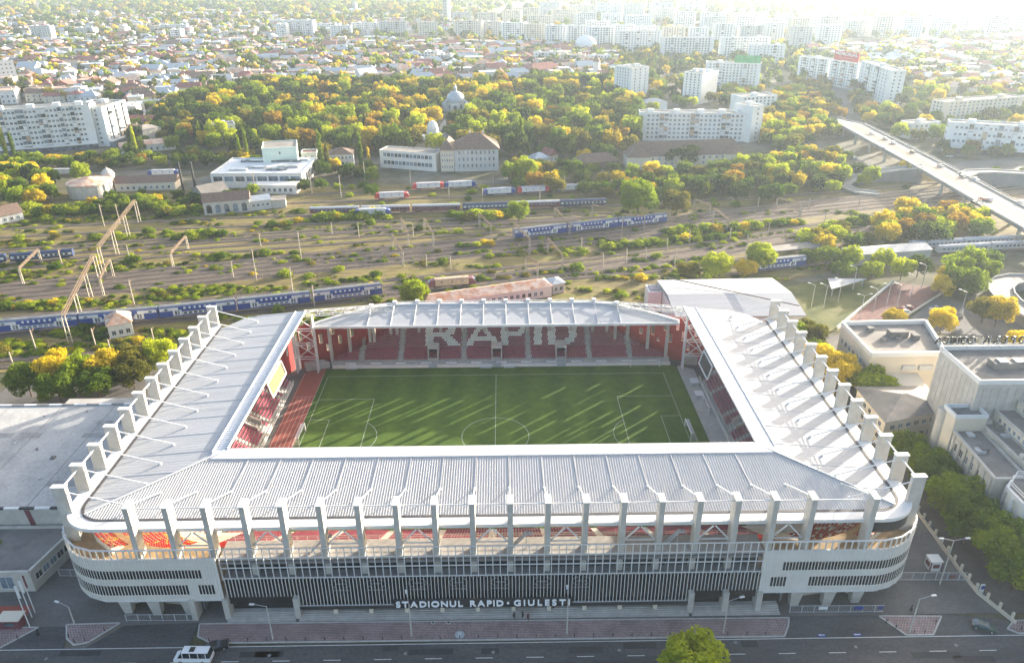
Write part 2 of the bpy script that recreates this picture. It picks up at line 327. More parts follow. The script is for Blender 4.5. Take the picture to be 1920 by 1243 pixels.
# railway tracks
def offset(pl, d):
    out = []
    for i, p in enumerate(pl):
        a = pl[max(0, i-1)]; b = pl[min(len(pl)-1, i+1)]; t = Vector((b[0]-a[0], b[1]-a[1])).normalized(); out.append((p[0]-t.y*d, p[1]+t.x*d))
    return out
def along(pl, step):
    out = []; rest = 0
    for a, b in zip(pl[:-1], pl[1:]):
        v = Vector((b[0]-a[0], b[1]-a[1])); l = v.length; d = rest; ang = math.atan2(v.y, v.x)
        while d < l: out.append((a[0]+v.x*d/l, a[1]+v.y*d/l, ang)); d += step
        rest = d-l
    return out
def on_track(pl, x):                         # point and heading on a polyline at abscissa x
    for a, b in zip(pl[:-1], pl[1:]):
        if a[0] <= x <= b[0] or b is pl[-1]:
            t = (x-a[0])/(b[0]-a[0]); return a[0]+t*(b[0]-a[0]), a[1]+t*(b[1]-a[1]), math.atan2(b[1]-a[1], b[0]-a[0])
def strip(name, pl, w, z, m):
    L_ = offset(pl, w/2); R_ = offset(pl, -w/2); mb = MB()
    for i in range(len(pl)-1): mb.poly([(*R_[i], z), (*R_[i+1], z), (*L_[i+1], z), (*L_[i], z)])
    o = mb.build(name, m); tag(o, None, None, None, 'structure'); return o
MAIN = [(-420, 30), (-260, 75), (-190, 94), (-96, 121), (16, 149), (154, 195), (197, 208), (420, 276)]
NEAR = [(-420, 2), (-260, 47), (-175, 68), (-123, 78.5), (-75, 90.5), (-45, 99), (40, 121), (110, 146), (170, 172), (300, 222)]
LOCO = [(-120, 86), (-60, 98.5), (-28, 104), (-11, 107), (60, 119), (110, 136), (150, 158)]
TRK = [(MAIN, 'busy main line track nearest the stadium')]
for k, nm in ((5, 'second main line track from the stadium'), (10, 'third main line track from the stadium'), (15.5, 'fourth main line track from the stadium'), (20.5, 'fifth main line track from the stadium')): TRK.append((offset(MAIN, k), nm))
UP1 = [(-420, 75), (-260, 126), (-216, 137), (-150, 152), (-20, 178), (60, 190)]
UP2 = [(-420, 140), (-240, 172), (-167, 183), (-60, 192), (60, 203)]
UP6 = [(-420, 108), (-250, 150), (-180, 164), (-60, 184), (40, 196)]
UP3 = [(-420, 150), (-240, 186), (-160, 198), (-97, 204), (-20, 208), (53, 215), (180, 236), (300, 268)]
UP4 = [(-150, 222), (-90, 228), (0, 238), (80, 250), (180, 268)]
UP5 = [(-130, 240), (-80, 246), (0, 256), (80, 266)]
BL = [(-420, -12), (-260, 22), (-159, 43), (-118, 48), (-104, 50)]
MIDB = [(-60, 141), (7, 163.5), (81, 186), (160, 216), (300, 262)]
RT = [(92, 116), (117, 122), (160, 133), (220, 141), (330, 150)]
TRK += [(NEAR, 'platform track under the double deck train by the stadium'), (offset(NEAR, 8), 'track just behind the long double deck train'), (LOCO, 'siding where the tan locomotive stands'),
        (UP1, 'weedy yard track with the single blue coach'), (offset(UP1, 7), 'overgrown yard track above the blue coach'), (offset(UP1, -8), 'overgrown yard track below the blue coach'), (UP2, 'overgrown yard track below the hedge line'), (UP6, 'overgrown yard track above the leaning portal'), (offset(UP6, -5), 'overgrown yard track below the leaning portal'), (offset(NEAR, 14), 'grassy track between the double deck train and main line'), (UP3, 'siding under the maroon and blue carriages'),
        (UP4, 'siding under the row of white electric locomotives'), (UP5, 'siding below the school with the brown roof'), (BL, 'siding at the left edge beside the yellow trees'), (offset(BL, 5), 'second siding beside the yellow trees at the left'), (MIDB, 'track under the far double deck train'), (RT, 'siding behind the white hall at right'), (offset(RT, 7), 'siding under the pale grey coaches at right')]
def track(pl, label):
    x0, y0, a0 = along(pl, 5)[0]; r = thing('railway_track', label, 'railway', (x0, y0, 0), 'tracks of the rail yard')
    b = MB(); L_ = offset(pl, 1.9); R_ = offset(pl, -1.9); L2 = offset(pl, 1.4); R2 = offset(pl, -1.4)
    for i in range(len(pl)-1):
        b.poly([(*R2[i], .12), (*R2[i+1], .12), (*L2[i+1], .12), (*L2[i], .12)])
        b.poly([(*R_[i], -.06), (*R_[i+1], -.06), (*R2[i+1], .12), (*R2[i], .12)]); b.poly([(*L2[i], .12), (*L2[i+1], .12), (*L_[i+1], -.06), (*L_[i], -.06)])
    b.build('ballast', M['ballast'], r)
    s = MB()
    for x, y, a in along(pl, .72):
        if abs(x) < 300: s.obox((x, y), a, .13, 1.25, .08, .17)
    tag(s.build('sleepers', M['sleeper'], r), None, None, None, 'stuff')
    for d in (.75, -.75):
        q = offset(pl, d); k = MB()
        for a, c in zip(q[:-1], q[1:]): k.beam((*a, .25), (*c, .25), .10, .16)
        k.build('rail', M['rail'], r)
    return r
for pl, nm in TRK: track(pl, nm)
strip('ballast_bed', offset(MAIN, 10), 27, -.035, M['ballast']); strip('ballast_bed', offset(NEAR, 3), 15, -.03, M['ballast'])
# ================================================================ the stadium
ST = thing('stadium', 'large football stadium with white roofs, concrete pylons and green pitch', 'stadium', (0, -10, 0))
ZI, ZO = 23.0, 21.0; XI, XO = 56.5, 79.5; YI, YO, YB = -38.3, -58.0, 33.0
def zf(y): return ZO+(y-YO)/(YI-YO)*(ZI-ZO)
def zs(x): return ZI-(abs(x)-XI)/(XO-XI)*(ZI-ZO)
cr = 5.0; arc = [(XO-cr+cr*math.sin(a), YO+cr-cr*math.cos(a)) for a in [i*PI/2/8 for i in range(9)]]   # from front edge round to the side
front = [(-XI, YI), (-(arc[4][0]), arc[4][1])]+[(-x, y) for x, y in arc[3::-1]]+arc[:5]+[(XI, YI)]
mb = MB(); top = [(x, y, zf(y)) for x, y in front]; mb.poly(top); mb.poly([(x, y, z-.5) for x, y, z in top][::-1])
n = len(top)
for i in range(n):
    a, b = top[i], top[(i+1) % n]; mb.poly([(a[0], a[1], a[2]-.5), (b[0], b[1], b[2]-.5), b, a])
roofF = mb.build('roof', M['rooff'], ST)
rb = MB(); x = -78.0
hip = (XO-XI)/(YI-YO)
while x < 78:
    ax_ = abs(x); y1 = YI-3.0 if ax_ < XI else YI-(ax_-XI)/hip; y0 = YO+.15
    if ax_ > XO-cr: y0 = YO+cr-math.sqrt(max(0, cr*cr-(ax_-XO+cr)**2))+.2
    y1 = min(y1, YI-3.0)
    if y1-y0 > .5:
        z0, z1 = zf(y0), zf(y1); rb.hexa([(x-.09, y0, z0), (x+.09, y0, z0), (x+.09, y1, z1), (x-.09, y1, z1)], [(x-.05, y0, z0+.11), (x+.05, y0, z0+.11), (x+.05, y1, z1+.11), (x-.05, y1, z1+.11)])
    x += .52
tag(rb.build('corrugation', M['rib'], roofF), None, None, None, 'stuff')
def edge_strip(parent, q, lift=.28):           # raised band along a roof's inner edge; q = 4 points with z
    m_ = MB(); m_.hexa([(a, b, c-.1) for a, b, c in q], [(a, b, c+lift) for a, b, c in q]); return m_.build('roof_edge_band', M['strip'], parent)
q = [(-XI-2.6, YI-3, zf(YI-3)), (XI+2.6, YI-3, zf(YI-3)), (XI-.4, YI, ZI), (-XI+.4, YI, ZI)]
m_ = MB(); m_.hexa([(a, b, c-.1) for a, b, c in q], [(a, b, c+.3) for a, b, c in q]); es = m_.build('roof_edge_band', M['white'], roofF)
es2 = MB()
xx = -56.0
while xx < 56.2: es2.box(xx-.06, xx+.06, YI-2.95, YI-.02, ZI-.05, ZI+.32); xx += .9
for x in [-59.5+7*k for k in range(18)]:          # raised ribs in line with the pylons
    if abs(x) < XI: MB().beam((x*.985, -51, zf(-51)+.1), (x*.97, YI-3, zf(YI-3)+.12), .2, .16).build('roof_beam', M['rib'], roofF)
sides = []
for s in (-1, 1):
    pts = [(XI, YI), arc[4], arc[5], arc[6], arc[7], arc[8], (XO, 25.5), (74.5, 31.5), (70, YB), (XI, YB)]
    pts = [(s*x_, y_) for x_, y_ in pts]
    if s < 0: pts = pts[::-1]
    mb = MB(); top = [(x_, y_, zs(x_)) for x_, y_ in pts]; mb.poly(top); mb.poly([(a, b, c-.5) for a, b, c in top][::-1])
    for i in range(len(top)):
        a, b = top[i], top[(i+1) % len(top)]; mb.poly([(a[0], a[1], a[2]-.5), (b[0], b[1], b[2]-.5), b, a])
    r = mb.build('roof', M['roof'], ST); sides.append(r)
    sm = MB(); y = 32.2; k = 0
    while y > -57:
        x1 = XO-.25; x0 = XI+(3.9 if s > 0 else 3.2)
        if y < YI: x0 = max(x0, XI+(YI-y)*hip+.3)
        if y > 25.5: x1 = min(x1, XO-(y-25.5)*.9)
        if y < YO+cr: x1 = min(x1, XO-cr+math.sqrt(max(0, cr*cr-(YO+cr-y)**2))-.3)
        if x1-x0 > .4:
            w, h = (.10, .09) if k % 7 == 0 else (.03, .015)
            sm.hexa([(s*x0, y-w, zs(x0)), (s*x1, y-w, zs(x1)), (s*x1, y+w, zs(x1)), (s*x0, y+w, zs(x0))][::s], [(s*x0, y-w*.6, zs(x0)+h), (s*x1, y-w*.6, zs(x1)+h), (s*x1, y+w*.6, zs(x1)+h), (s*x0, y+w*.6, zs(x0)+h)][::s])
        y -= 1.0; k += 1
    tag(sm.build('roof_seams', M['rib'], r), None, None, None, 'stuff')
    wb = 3.6 if s > 0 else 2.8
    q = [(s*XI, YI+.2, ZI), (s*(XI+wb), YI-wb*.75, zs(XI+wb)), (s*(XI+wb), YB-.05, zs(XI+wb)), (s*XI, YB-.05, ZI)]
    if s < 0: q = q[::-1]
    eb = edge_strip(r, q, .16); ri = MB(); y = YI+.6
    while y < YB: ri.beam((s*(XI+.1), y, ZI+.19), (s*(XI+wb-.1), y, zs(XI+wb)+.19), .1, .06); y += .85
    tag(ri.build('band_ribs', M['steel'], eb), None, None, None, 'stuff')
    for xx_ in (XI-.12, XI+wb+.1): MB().beam((s*xx_, YI-(.6 if xx_ > XI else -.3), zs(xx_)+.12), (s*xx_, YB, zs(xx_)+.12), .22, .55).build('edge_trim', M['white'], r)
MB().beam((-XI+.2, YI+.12, ZI-.05), (XI-.2, YI+.12, ZI-.05), .22, .7).build('edge_trim', M['white'], roofF)
for s in (-1, 1):
    MB().beam((s*(XI+.3), YI-.3, ZI+.16), (s*arc[4][0], arc[4][1], zf(arc[4][1])+.12), .5, .22).build('hip_flashing', M['zinc' if s > 0 else 'white'], roofF)
# rounded-rectangle bands round the roof and the facade
def rr(A, Yf, R, Yb, nseg=14):
    p = [(-A, Yb), (-A, Yf+R)]+[(-A+R-R*math.cos(a), Yf+R-R*math.sin(a)) for a in [i*PI/2/nseg for i in range(1, nseg)]]+[(-A+R, Yf)]
    return p+[(-x_, y_) for x_, y_ in p[::-1]]
def band(mb, A, B, z0a, z0b=None, m=0):
    for i in range(len(A)-1): mb.poly([(*A[i], z0a), (*A[i+1], z0a), (*B[i+1], z0b or z0a), (*B[i], z0b or z0a)], m)
Lo, Li, Lg = rr(82.5, -60.6, 8, 28), rr(79.9, -58.35, 5.4, 28), rr(79.3, -57.8, 4.8, 28)
mb = MB(); band(mb, Lo, Li, ZO+.02); band(mb, Li[::-1], Lo[::-1], ZO-.75)
for i in range(len(Lo)-1): mb.poly([(*Lo[i], ZO-.75), (*Lo[i+1], ZO-.75), (*Lo[i+1], ZO+.02), (*Lo[i], ZO+.02)])
mb.build('eaves_ledge', M['white'], ST)
mb = MB(); band(mb, Li, Lg, ZO+.1)
for i in range(len(Li)-1): mb.poly([(*Li[i], ZO-.1), (*Li[i+1], ZO-.1), (*Li[i+1], ZO+.1), (*Li[i], ZO+.1)])
mb.build('gutter', M['gutter'], ST)
# pylons with caps and tie rods
PYX = [-66.6]+[-59.5+7*k for k in range(18)]+[70.9]
def pylon(cx, cy, hx, hy, z0, z1, end, rodz):
    p = MB().box(cx-hx, cx+hx, cy-hy, cy+hy, z0, z1).build('pylon', M['concl'], ST)
    MB().box(cx-hx-.12, cx+hx+.12, cy-hy-.12, cy+hy+.12, z1, z1+.16).build('cap', M['white'], p)
    if end:
        s_ = Vector(((cx+math.copysign(hx, -cx)) if hx > hy else cx, cy+hy if hy > hx else cy, rodz))
        t = MB(); t.beam(s_, end, .26, .26, n=6); t.box(end[0]-.22, end[0]+.22, end[1]-.22, end[1]+.22, end[2]-.45, end[2]+.06); t.build('tie_rod', M['white'], p)
    return p
for x in PYX: pylon(x, -61.0, .5, 1.2, 14.9, 27, (x*.985, -51, zf(-51)+.3), 26.2)
for s in (-1, 1):
    for k in range(13):
        y = 28-6.95*k; pylon(s*82, y, 1.28, .45, 0, 27, (s*69.5, y, zs(69.5)+.35), 25.6)
    p_ = MB(); p_.beam((s*82, 28, 26.2), (s*82, -55.4, 26.2), .34, .34, n=6); p_.build('pylon_pipe', M['white'], ST)
MB().beam((PYX[0], -61, 26.1), (PYX[-1], -61, 26.1), .22, .22, n=6).build('pylon_pipe', M['white'], ST)
for k in range(9):                              # V braces between alternate pylons
    x0 = PYX[2*k+1] if k else PYX[1]; x1 = x0+7
    v = MB(); v.beam((x0+.5, -61, 17.2), (x0+3.3, -61, 20.3), .24, .24); v.beam((x1-.5, -61, 17.2), (x0+3.7, -61, 20.3), .24, .24); v.beam((x0+.5, -61, 17.2), (x1-.5, -61, 17.2), .2, .24); v.build('brace', M['white'], ST)
# ---- facade
FO = rr(84.4, -62.5, 11, 26, 18)
def walk(pl, step):
    return along(pl, step)
FP = []                                         # points with outward heading along the facade ring
for x_, y_, a_ in walk(FO, .62): FP.append((x_, y_, a_))
isend = lambda x_, y_: abs(x_) > 51.6 or y_ > -60
for s in (-1, 1):
    P_ = [p for p in FP if p[0]*s > 51.8]
    if s < 0: pass
    mb = MB(); bands = [(5.0, 6.5), (6.5, 8.8), (8.8, 10.6), (10.6, 12.5), (12.5, 15.3)]
    for a, b in zip(P_[:-1], P_[1:]):
        mb.hexa([(a[0], a[1], 5), (b[0], b[1], 5), (b[0]+.35*math.sin(-b[2]), b[1]+.35*math.cos(b[2]), 5), (a[0]+.35*math.sin(-a[2]), a[1]+.35*math.cos(a[2]), 5)],
                [(a[0], a[1], 15.3), (b[0], b[1], 15.3), (b[0]+.35*math.sin(-b[2]), b[1]+.35*math.cos(b[2]), 15.3), (a[0]+.35*math.sin(-a[2]), a[1]+.35*math.cos(a[2]), 15.3)])
    fp = mb.build('facade_panel', M['fwhite'], ST)
    fin = MB().box(-.07, .07, -.12, .0, 4.8, 15.35).mesh('fin', M['fwhite']); upf = MB().box(-.11, .11, -.2, .0, 15.35, 17.5).mesh('fin', M['fwhite'])
    for i, p in enumerate(P_):
        inst('fin', fin, fp, (p[0], p[1], 0), p[2]); 
        if i % 2 == 0: inst('fin', upf, fp, (p[0], p[1], 0), p[2])
    w1 = MB().box(-.25, .25, -.10, .02, 10.55, 12.5).mesh('window', M['sglass']); w2 = MB().box(-.25, .25, -.10, .02, 6.5, 8.75).mesh('window', M['sglass'])
    for i, (a, b) in enumerate(zip(P_[:-1], P_[1:])):
        c = ((a[0]+b[0])/2, (a[1]+b[1])/2, 0); d = abs(c[0])
        if c[1] > -30: continue
        if d > 55.5: inst('window', w1, fp, c, a[2])
        if (d > 61 and s > 0) or (d > 58.5 and s < 0) or (53.6 < d < 56.6): inst('window', w2, fp, c, a[2])
    for z_, h_ in ((17.5, .22), (15.3, .2), (4.9, .25)):
        t = MB(); pp = P_[::6]+[P_[-1]]
        for a, b in zip(pp[:-1], pp[1:]): t.beam((a[0], a[1], z_), (b[0], b[1], z_), .3, h_)
        t.build('facade_rail', M['white'], fp)
# inner concourse wall behind the top fins
mb = MB(); CI = rr(83.6, -61.7, 10.2, 26, 18); CJ = rr(80.7, -58.2, 19.3, 26, 18)
band(mb, CI, CJ, 14.2); mb.build('concourse_floor', M['sand'], ST)  # floor colour has the warm sunlight put into it
# centre: white grid over dark glazing
ctr = MB().box(-51.6, 51.8, -61.9, -61.5, 3.2, 9.6).build('glazing', M['sglass'], ST)
g2 = MB(); g2.box(-51.5, 51.7, -60.2, -59.9, 9.6, 13.2); g2.build('recessed_glazing', M['sglassb'], ST)
for z_, t_ in ((9.6, .5), (13.2, .6)): MB().box(-51.6, 51.8, -61.9, -58, z_, z_+t_).build('floor_slab', M['concd'], ST)
MB().box(-51.6, 51.8, -61.95, -57.2, 14.3, 14.88).build('floor_slab', M['conc'], ST)
grid = MB(); 
for z_ in (17.5, 15.3, 12.9, 10.3): grid.box(-51.7, 51.9, -62.6, -62.46, z_-.09, z_+.09)
grid = grid.build('facade_grid', M['white'], ST)
mu = MB().box(-.075, .075, -.1, .08, 10.0, 17.6).mesh('mullion', M['white'])
for i in range(75): inst('mullion', mu, grid, (-51.5+i*1.395, -62.5, 0))
f1 = MB().box(-.055, .055, -.12, .1, 3.0, 10.0).mesh('fin', M['white']); f2 = MB().box(-.055, .055, -.12, .1, 5.6, 10.0).mesh('fin', M['white'])
i = 0; x = -51.3
while x < 51.7:
    inst('fin', f1 if -38 < x < 38.5 else f2, grid, (x, -62.5, 0)); x += .68
MB().box(-38.2, 38.6, -62.75, -62.3, 2.2, 2.95).build('sign_beam', M['black'], ST)
MB().box(-37.9, 38.3, -62.6, -62.4, 2.96, 3.1).build('sign_rail', M['fence'], ST)
for x in PYX:                                   # rear column pieces in the recess
    if abs(x) < 52: MB().box(x-.55, x+.55, -61.5, -60.4, 9.7, 14.3).build('column', M['concl'], ST)
def ringlogo(x, z):                             # pale round-ended mark on the glass with a bar
    t = MB(); r = 1.0
    for sx in (-1, 1):
        A = [PI/2+sx*PI*i/10 for i in range(11)]
        for a, b in zip(A[:-1], A[1:]): t.beam((x-sx*.7+r*math.cos(a), -61.96, z+r*math.sin(a)), (x-sx*.7+r*math.cos(b), -61.96, z+r*math.sin(b)), .16, .16)
    t.box(x-.9, x+.9, -62.0, -61.93, z-.12, z+.12); t.box(x-1.6, x+1.6, -62.0, -61.93, z-1.75, z-1.5); return t
for x in (-29.5, -22.5, -14.6, -6.6, 1.5, 9.6, 17.2): ringlogo(x, 8.0).build('wall_emblem', M['emblem'], ST)
ring = MB(); 
for r_ in (2.2, 1.5):
    for i in range(24): ring.beam((35.3+r_*math.cos(i*PI/12), -60.25, 12.4-.9+r_*.75*math.sin(i*PI/12)), (35.3+r_*math.cos((i+1)*PI/12), -60.25, 11.5+r_*.75*math.sin((i+1)*PI/12)), .14, .14)
ring.build('round_emblem', M['emblem'], ST)
# ground floor: dark recess, doors, steps, columns
MB().box(-51.6, 51.8, -60.9, -60.6, 0, 3.4).build('ground_floor_wall', M['sglass'], ST)
for x0, x1 in ((-38, 38.5), (-52, -38.7), (39.2, 56.5)):
    for k in range(5): MB().box(x0, x1, -63.7+k*.42, -60.9, .12 if k else .0, .12+.16*(k+1)).build('step', M['conc'], ST)
for x in (-58.5, -52, -38.3, 38.8, 45.6, 52.2): MB().box(x-.55, x+.55, -63.0, -60.4, 0, 5.2).build('column', M['concl'], ST)
for x in [-31+7*k for k in range(10)]: MB().box(x-.4, x+.4, -62.4, -61.4, .6, 2.2).build('column', M['cream'], ST)
def slant(x, y, dx, dy):
    t = MB(); t.hexa([(x-.8, y-.7, 0), (x+.8, y-.7, 0), (x+.8, y+.7, 0), (x-.8, y+.7, 0)], [(x-1.3+dx, y-.9+dy, 5.1), (x+1.3+dx, y-.9+dy, 5.1), (x+1.3+dx, y+.9+dy, 5.1), (x-1.3+dx, y+.9+dy, 5.1)]); return t
for s in (-1, 1):
    for x, y in ((60, -60.8), (66.5, -60.8), (72.5, -60.2), (77.6, -57.2), (81, -51), (82, -44), (82, -36)): slant(s*x, y, 0, -.4).build('column', M['concl'], ST)
    MB().box(min(s*56, s*80), max(s*56, s*80), -50, -49.6, 0, 5).build('undercroft_wall', M['concd'], ST)
    cf = MB(); q = [(s*52, -62), (s*74, -62), (s*83.6, -52), (s*83.6, 20), (s*76, 20), (s*76, -45), (s*52, -45)]
    cf.prism(q, 4.7, 5.0); cf.build('soffit', M['conc'], ST)
    MB().box(min(s*57.5, s*58), max(s*57.5, s*58), -60, -50, 0, 5).build('undercroft_wall', M['concd'], ST)
# dark banner hung at the right corner under the eaves
bn = MB(); pp = [p for p in rr(82.3, -60.4, 7.8, 28) if p[0] > 70 and p[1] < -52]
pp = [(71.8, -60.4)]+pp
for a, b in zip(pp[:-1], pp[1:]): bn.poly([(*a, 17.7), (*b, 17.7), (*b, 20.2), (*a, 20.2)])
bn.build('dark_banner', M['black'], ST)
# ---- terraces and seats
def terrace(rows, rise, tread, z0, line, back, wall):
    """rows of steps; line(r) -> (p, q) front edge of row r in plan, back vector direction"""
    t = MB(); z = z0
    for r in range(rows):
        p, q = line(r); p2, q2 = line(r+1); zz = z0+rise[r] if isinstance(rise, list) else z0+rise*r
        t.hexa([(*p, 0), (*q, 0), (*q2, 0), (*p2, 0)], [(*p, zz), (*q, zz), (*q2, zz), (*p2, zz)])
    return t
def seats_on(mb, p, q, z, skip, face, m=0, pitch=.52, sel=None):
    v = Vector((q[0]-p[0], q[1]-p[1])); L_ = v.length; v /= L_; ang = math.atan2(v.y, v.x); d = .35
    while d < L_-.3:
        x_, y_ = p[0]+v.x*d, p[1]+v.y*d; s_ = v.x*d+p[0] if abs(v.x) > .5 else y_
        if not skip(s_) and (sel is None or sel(s_)):
            c = (x_-v.y*.42*face, y_+v.x*.42*face); b = (x_-v.y*.64*face, y_+v.x*.64*face)
            mb.obox(c, ang, .21, .2, z+.38, z+.45, m); mb.obox(b, ang, .21, .04, z+.40, z+.82, m)
        d += pitch
# far stand
ris = [0, .28, .56, .84, 1.12, 1.4, 1.68]+[1.68+.46*(k+1) for k in range(11)]; TR = .74; FR = len(ris)
def fline(r):
    y = 40.9+TR*r; w = 53-20*max(0, (r-1))/16; return ((-w+1, y), (w+2.6, y))
far = MB()
for r in range(FR):
    p, q = fline(r); p2, q2 = fline(r+1); z = 1.7+ris[r]; far.hexa([(*p, 0), (*q, 0), (*q2, 0), (*p2, 0)], [(*p, z), (*q, z), (*q2, z), (*p2, z)])
far.box(-52, 55.5, 39.4, 40.9, 0, 1.25); farS = far.build('stand', M['conc'], ST)
AIS = [G(x, 650, 4.5).x for x in (680, 753, 870, 990, 1104, 1180)]
fskip = lambda x_: any(abs(x_-a) < .95 for a in AIS)
TT = {'R': ['112-268,298-435', '112-200,348-448', '112-200,362-448', '112-200,346-448', '112-430', '108-398', '108-200,292-412', '108-198,325-445', '108-198,342-478', '106-196,358-494'],
      'A': ['708-765', '692-790', '675-805', '658-722,760-822', '642-706,776-838', '622-690,792-856', '606-890', '590-906', '574-658,842-922', '570-640,856-940'],
      'P': ['957-1005,1038-1220', '957-1036,1152-1234', '957-1036,1168-1234', '957-1036,1152-1234', '957-1220', '957-1188']+['957-1040']*4,
      'I': ['1324-1412']*10, 'D': ['1476-1510,1532-1760', '1480-1566,1676-1778', '1480-1566,1706-1798', '1480-1566,1712-1802', '1480-1566,1712-1802', '1480-1566,1712-1802', '1484-1570,1712-1802', '1486-1572,1682-1788', '1488-1774', '1488-1740']}
def rowX(r, cx): 
    y = 40.9+TR*r+.5; d = AW+(780+cx/6-960)/FPX*AX-(640-621.5)/FPX*AY; t = (y-CAM[1])/d.y; return CAM[0]+t*d.x
SP = {}
for ch, rows in TT.items():
    for i, sp in enumerate(rows):
        r = FR-2-i
        for seg in sp.split(','):
            a, b = seg.split('-'); SP.setdefault(r, []).append((rowX(r, float(a)), rowX(r, float(b)), ch))
inl = lambda r, x_: next((c for a, b, c in SP.get(r, []) if a <= x_ <= b), None)
blocks = [-60]+AIS+[60]
for a, b in zip(blocks[:-1], blocks[1:]):
    t = MB()
    for r in range(FR):
        p, q = fline(r); seats_on(t, p, q, 1.7+ris[r], fskip, 1, 0, .52, lambda x_: a < x_ < b and not inl(r, x_) and not (r < 6 and any(abs(x_-g) < 1.7 for g in GATES)) if False else a < x_ < b and not inl(r, x_))
    if t.V: tag(t.build('seat_block', M['seat'], farS), None, None, None, 'stuff')
for ch in 'RAPID':
    t = MB()
    for r in range(FR):
        p, q = fline(r); seats_on(t, p, q, 1.7+ris[r], fskip, 1, 0, .52, lambda x_: inl(r, x_) == ch)
    tag(t.build('seat_letter', M['seatw'], farS), 'letter %s spelled out in white seats' % ch)
for a in AIS:
    t = MB()
    for r in range(FR): t.box(a-.6, a+.6, 40.9+TR*r-.02, 40.9+TR*r+TR*.5, 1.7+ris[r], 1.7+ris[r]+.2)
    t.build('stairway', M['concl'], farS)
for cx in (190, 907, 1630):                      # entrance boxes low in the far stand
    x = rowX(2, cx); t = MB(); t.box(x-1.7, x-1.35, 40.6, 45.2, 1, 5.6); t.box(x+1.35, x+1.7, 40.6, 45.2, 1, 5.6); t.box(x-1.75, x+1.75, 41, 45.3, 5.6, 5.9); t.box(x-1.4, x+1.4, 44.2, 44.4, 1.2, 5.6, 1); t.box(x-1.4, x+1.4, 40.7, 41, 1, 2.6)
    t.build('entrance_box', [M['conc'], M['sglassb']], farS); MB().box(x-1.4, x+1.4, 38.95, 39.35, .05, 1.6).build('gate_board', M['zinc'], farS)
MB().box(-52.2, 55.7, 39.1, 39.38, 0, 1.0).build('perimeter_wall', M['fwhite'], farS)
for x in [-48+8*k for k in range(13)]: MB().box(x, x+3.4, 39.5, 39.7, 1.25, 1.75).build('barrier', M['white'], farS)
# far stand back wall with slit openings (left wing, back, right wing)
def slit_wall(p, q, z0f, z1, n, rows, m=M['redwall'], sw=1.05):
    v = Vector((q[0]-p[0], q[1]-p[1])); L_ = v.length; v /= L_; nn = Vector((-v.y, v.x)); w = MB(); fr = []
    st = L_/n
    for i in range(n):
        a = i*st; z0 = z0f(a/L_); segs = []
        lo2, hi2 = rows[i % len(rows)]; lo2 = max(lo2, z0+.5)
        def pan(d0, d1, za, zb):
            if zb-za < .05 or d1-d0 < .02: return
            P0 = (p[0]+v.x*d0, p[1]+v.y*d0); P1 = (p[0]+v.x*d1, p[1]+v.y*d1)
            w.hexa([(*P0, za), (*P1, za), (P1[0]+nn.x*.15, P1[1]+nn.y*.15, za), (P0[0]+nn.x*.15, P0[1]+nn.y*.15, za)], [(*P0, zb), (*P1, zb), (P1[0]+nn.x*.15, P1[1]+nn.y*.15, zb), (P0[0]+nn.x*.15, P0[1]+nn.y*.15, zb)])
        s0 = a+st*.5-sw/2; s1 = s0+sw
        if hi2-lo2 > .6:
            pan(a, s0, 0, z1); pan(s1, a+st, 0, z1); pan(s0, s1, 0, lo2); pan(s0, s1, hi2, z1); fr.append((s0, s1, lo2, hi2))
        else: pan(a, a+st, 0, z1)
    o = w.build('slit_wall', m, ST)
    for s0, s1, a, b in fr:
        t = MB()
        for d in (s0, s1): t.beam((p[0]+v.x*d+nn.x*.15, p[1]+v.y*d+nn.y*.15, a), (p[0]+v.x*d+nn.x*.15, p[1]+v.y*d+nn.y*.15, b), .12, .2)
        for z_ in (a, b): t.beam((p[0]+v.x*s0+nn.x*.15, p[1]+v.y*s0+nn.y*.15, z_), (p[0]+v.x*s1+nn.x*.15, p[1]+v.y*s1+nn.y*.15, z_), .2, .12)
        t.build('slit_frame', M['tan'], o)
    return o
RW = [(9.5, 13.2), (5.8, 8.8), (10.5, 14), (7.2, 10.5), (4.2, 6.6)]
slit_wall((-62, 39.5), (-33, 54.6), lambda t: 1.5+7.5*t, 14.8, 16, RW)
slit_wall((36, 54.6), (64, 39.5), lambda t: 9-7.5*t, 14.8, 16, RW)
slit_wall((-33, 54.7), (36, 54.7), lambda t: 9.3, 15.6, 24, [(10.2, 13.4), (12, 15), (10.6, 14.2), (0, 0), (11, 14.8)], sw=1.7)
for s in (-1, 1):
    for p, q, zt in (((64, 39.5), (66.4, 32.6), 14.8), ((66.4, 32.6), (72.5, 31.4), 21.1), ((72.5, 31.4), (78.6, 25.2), 20.7)):
        a_, b_ = (p, q) if s > 0 else ((-q[0], q[1]), (-p[0], p[1])); slit_wall(a_, b_, lambda t: 2, zt, 4, [(8, 12), (9.5, 13.5), (6, 9.5), (11, 14)])
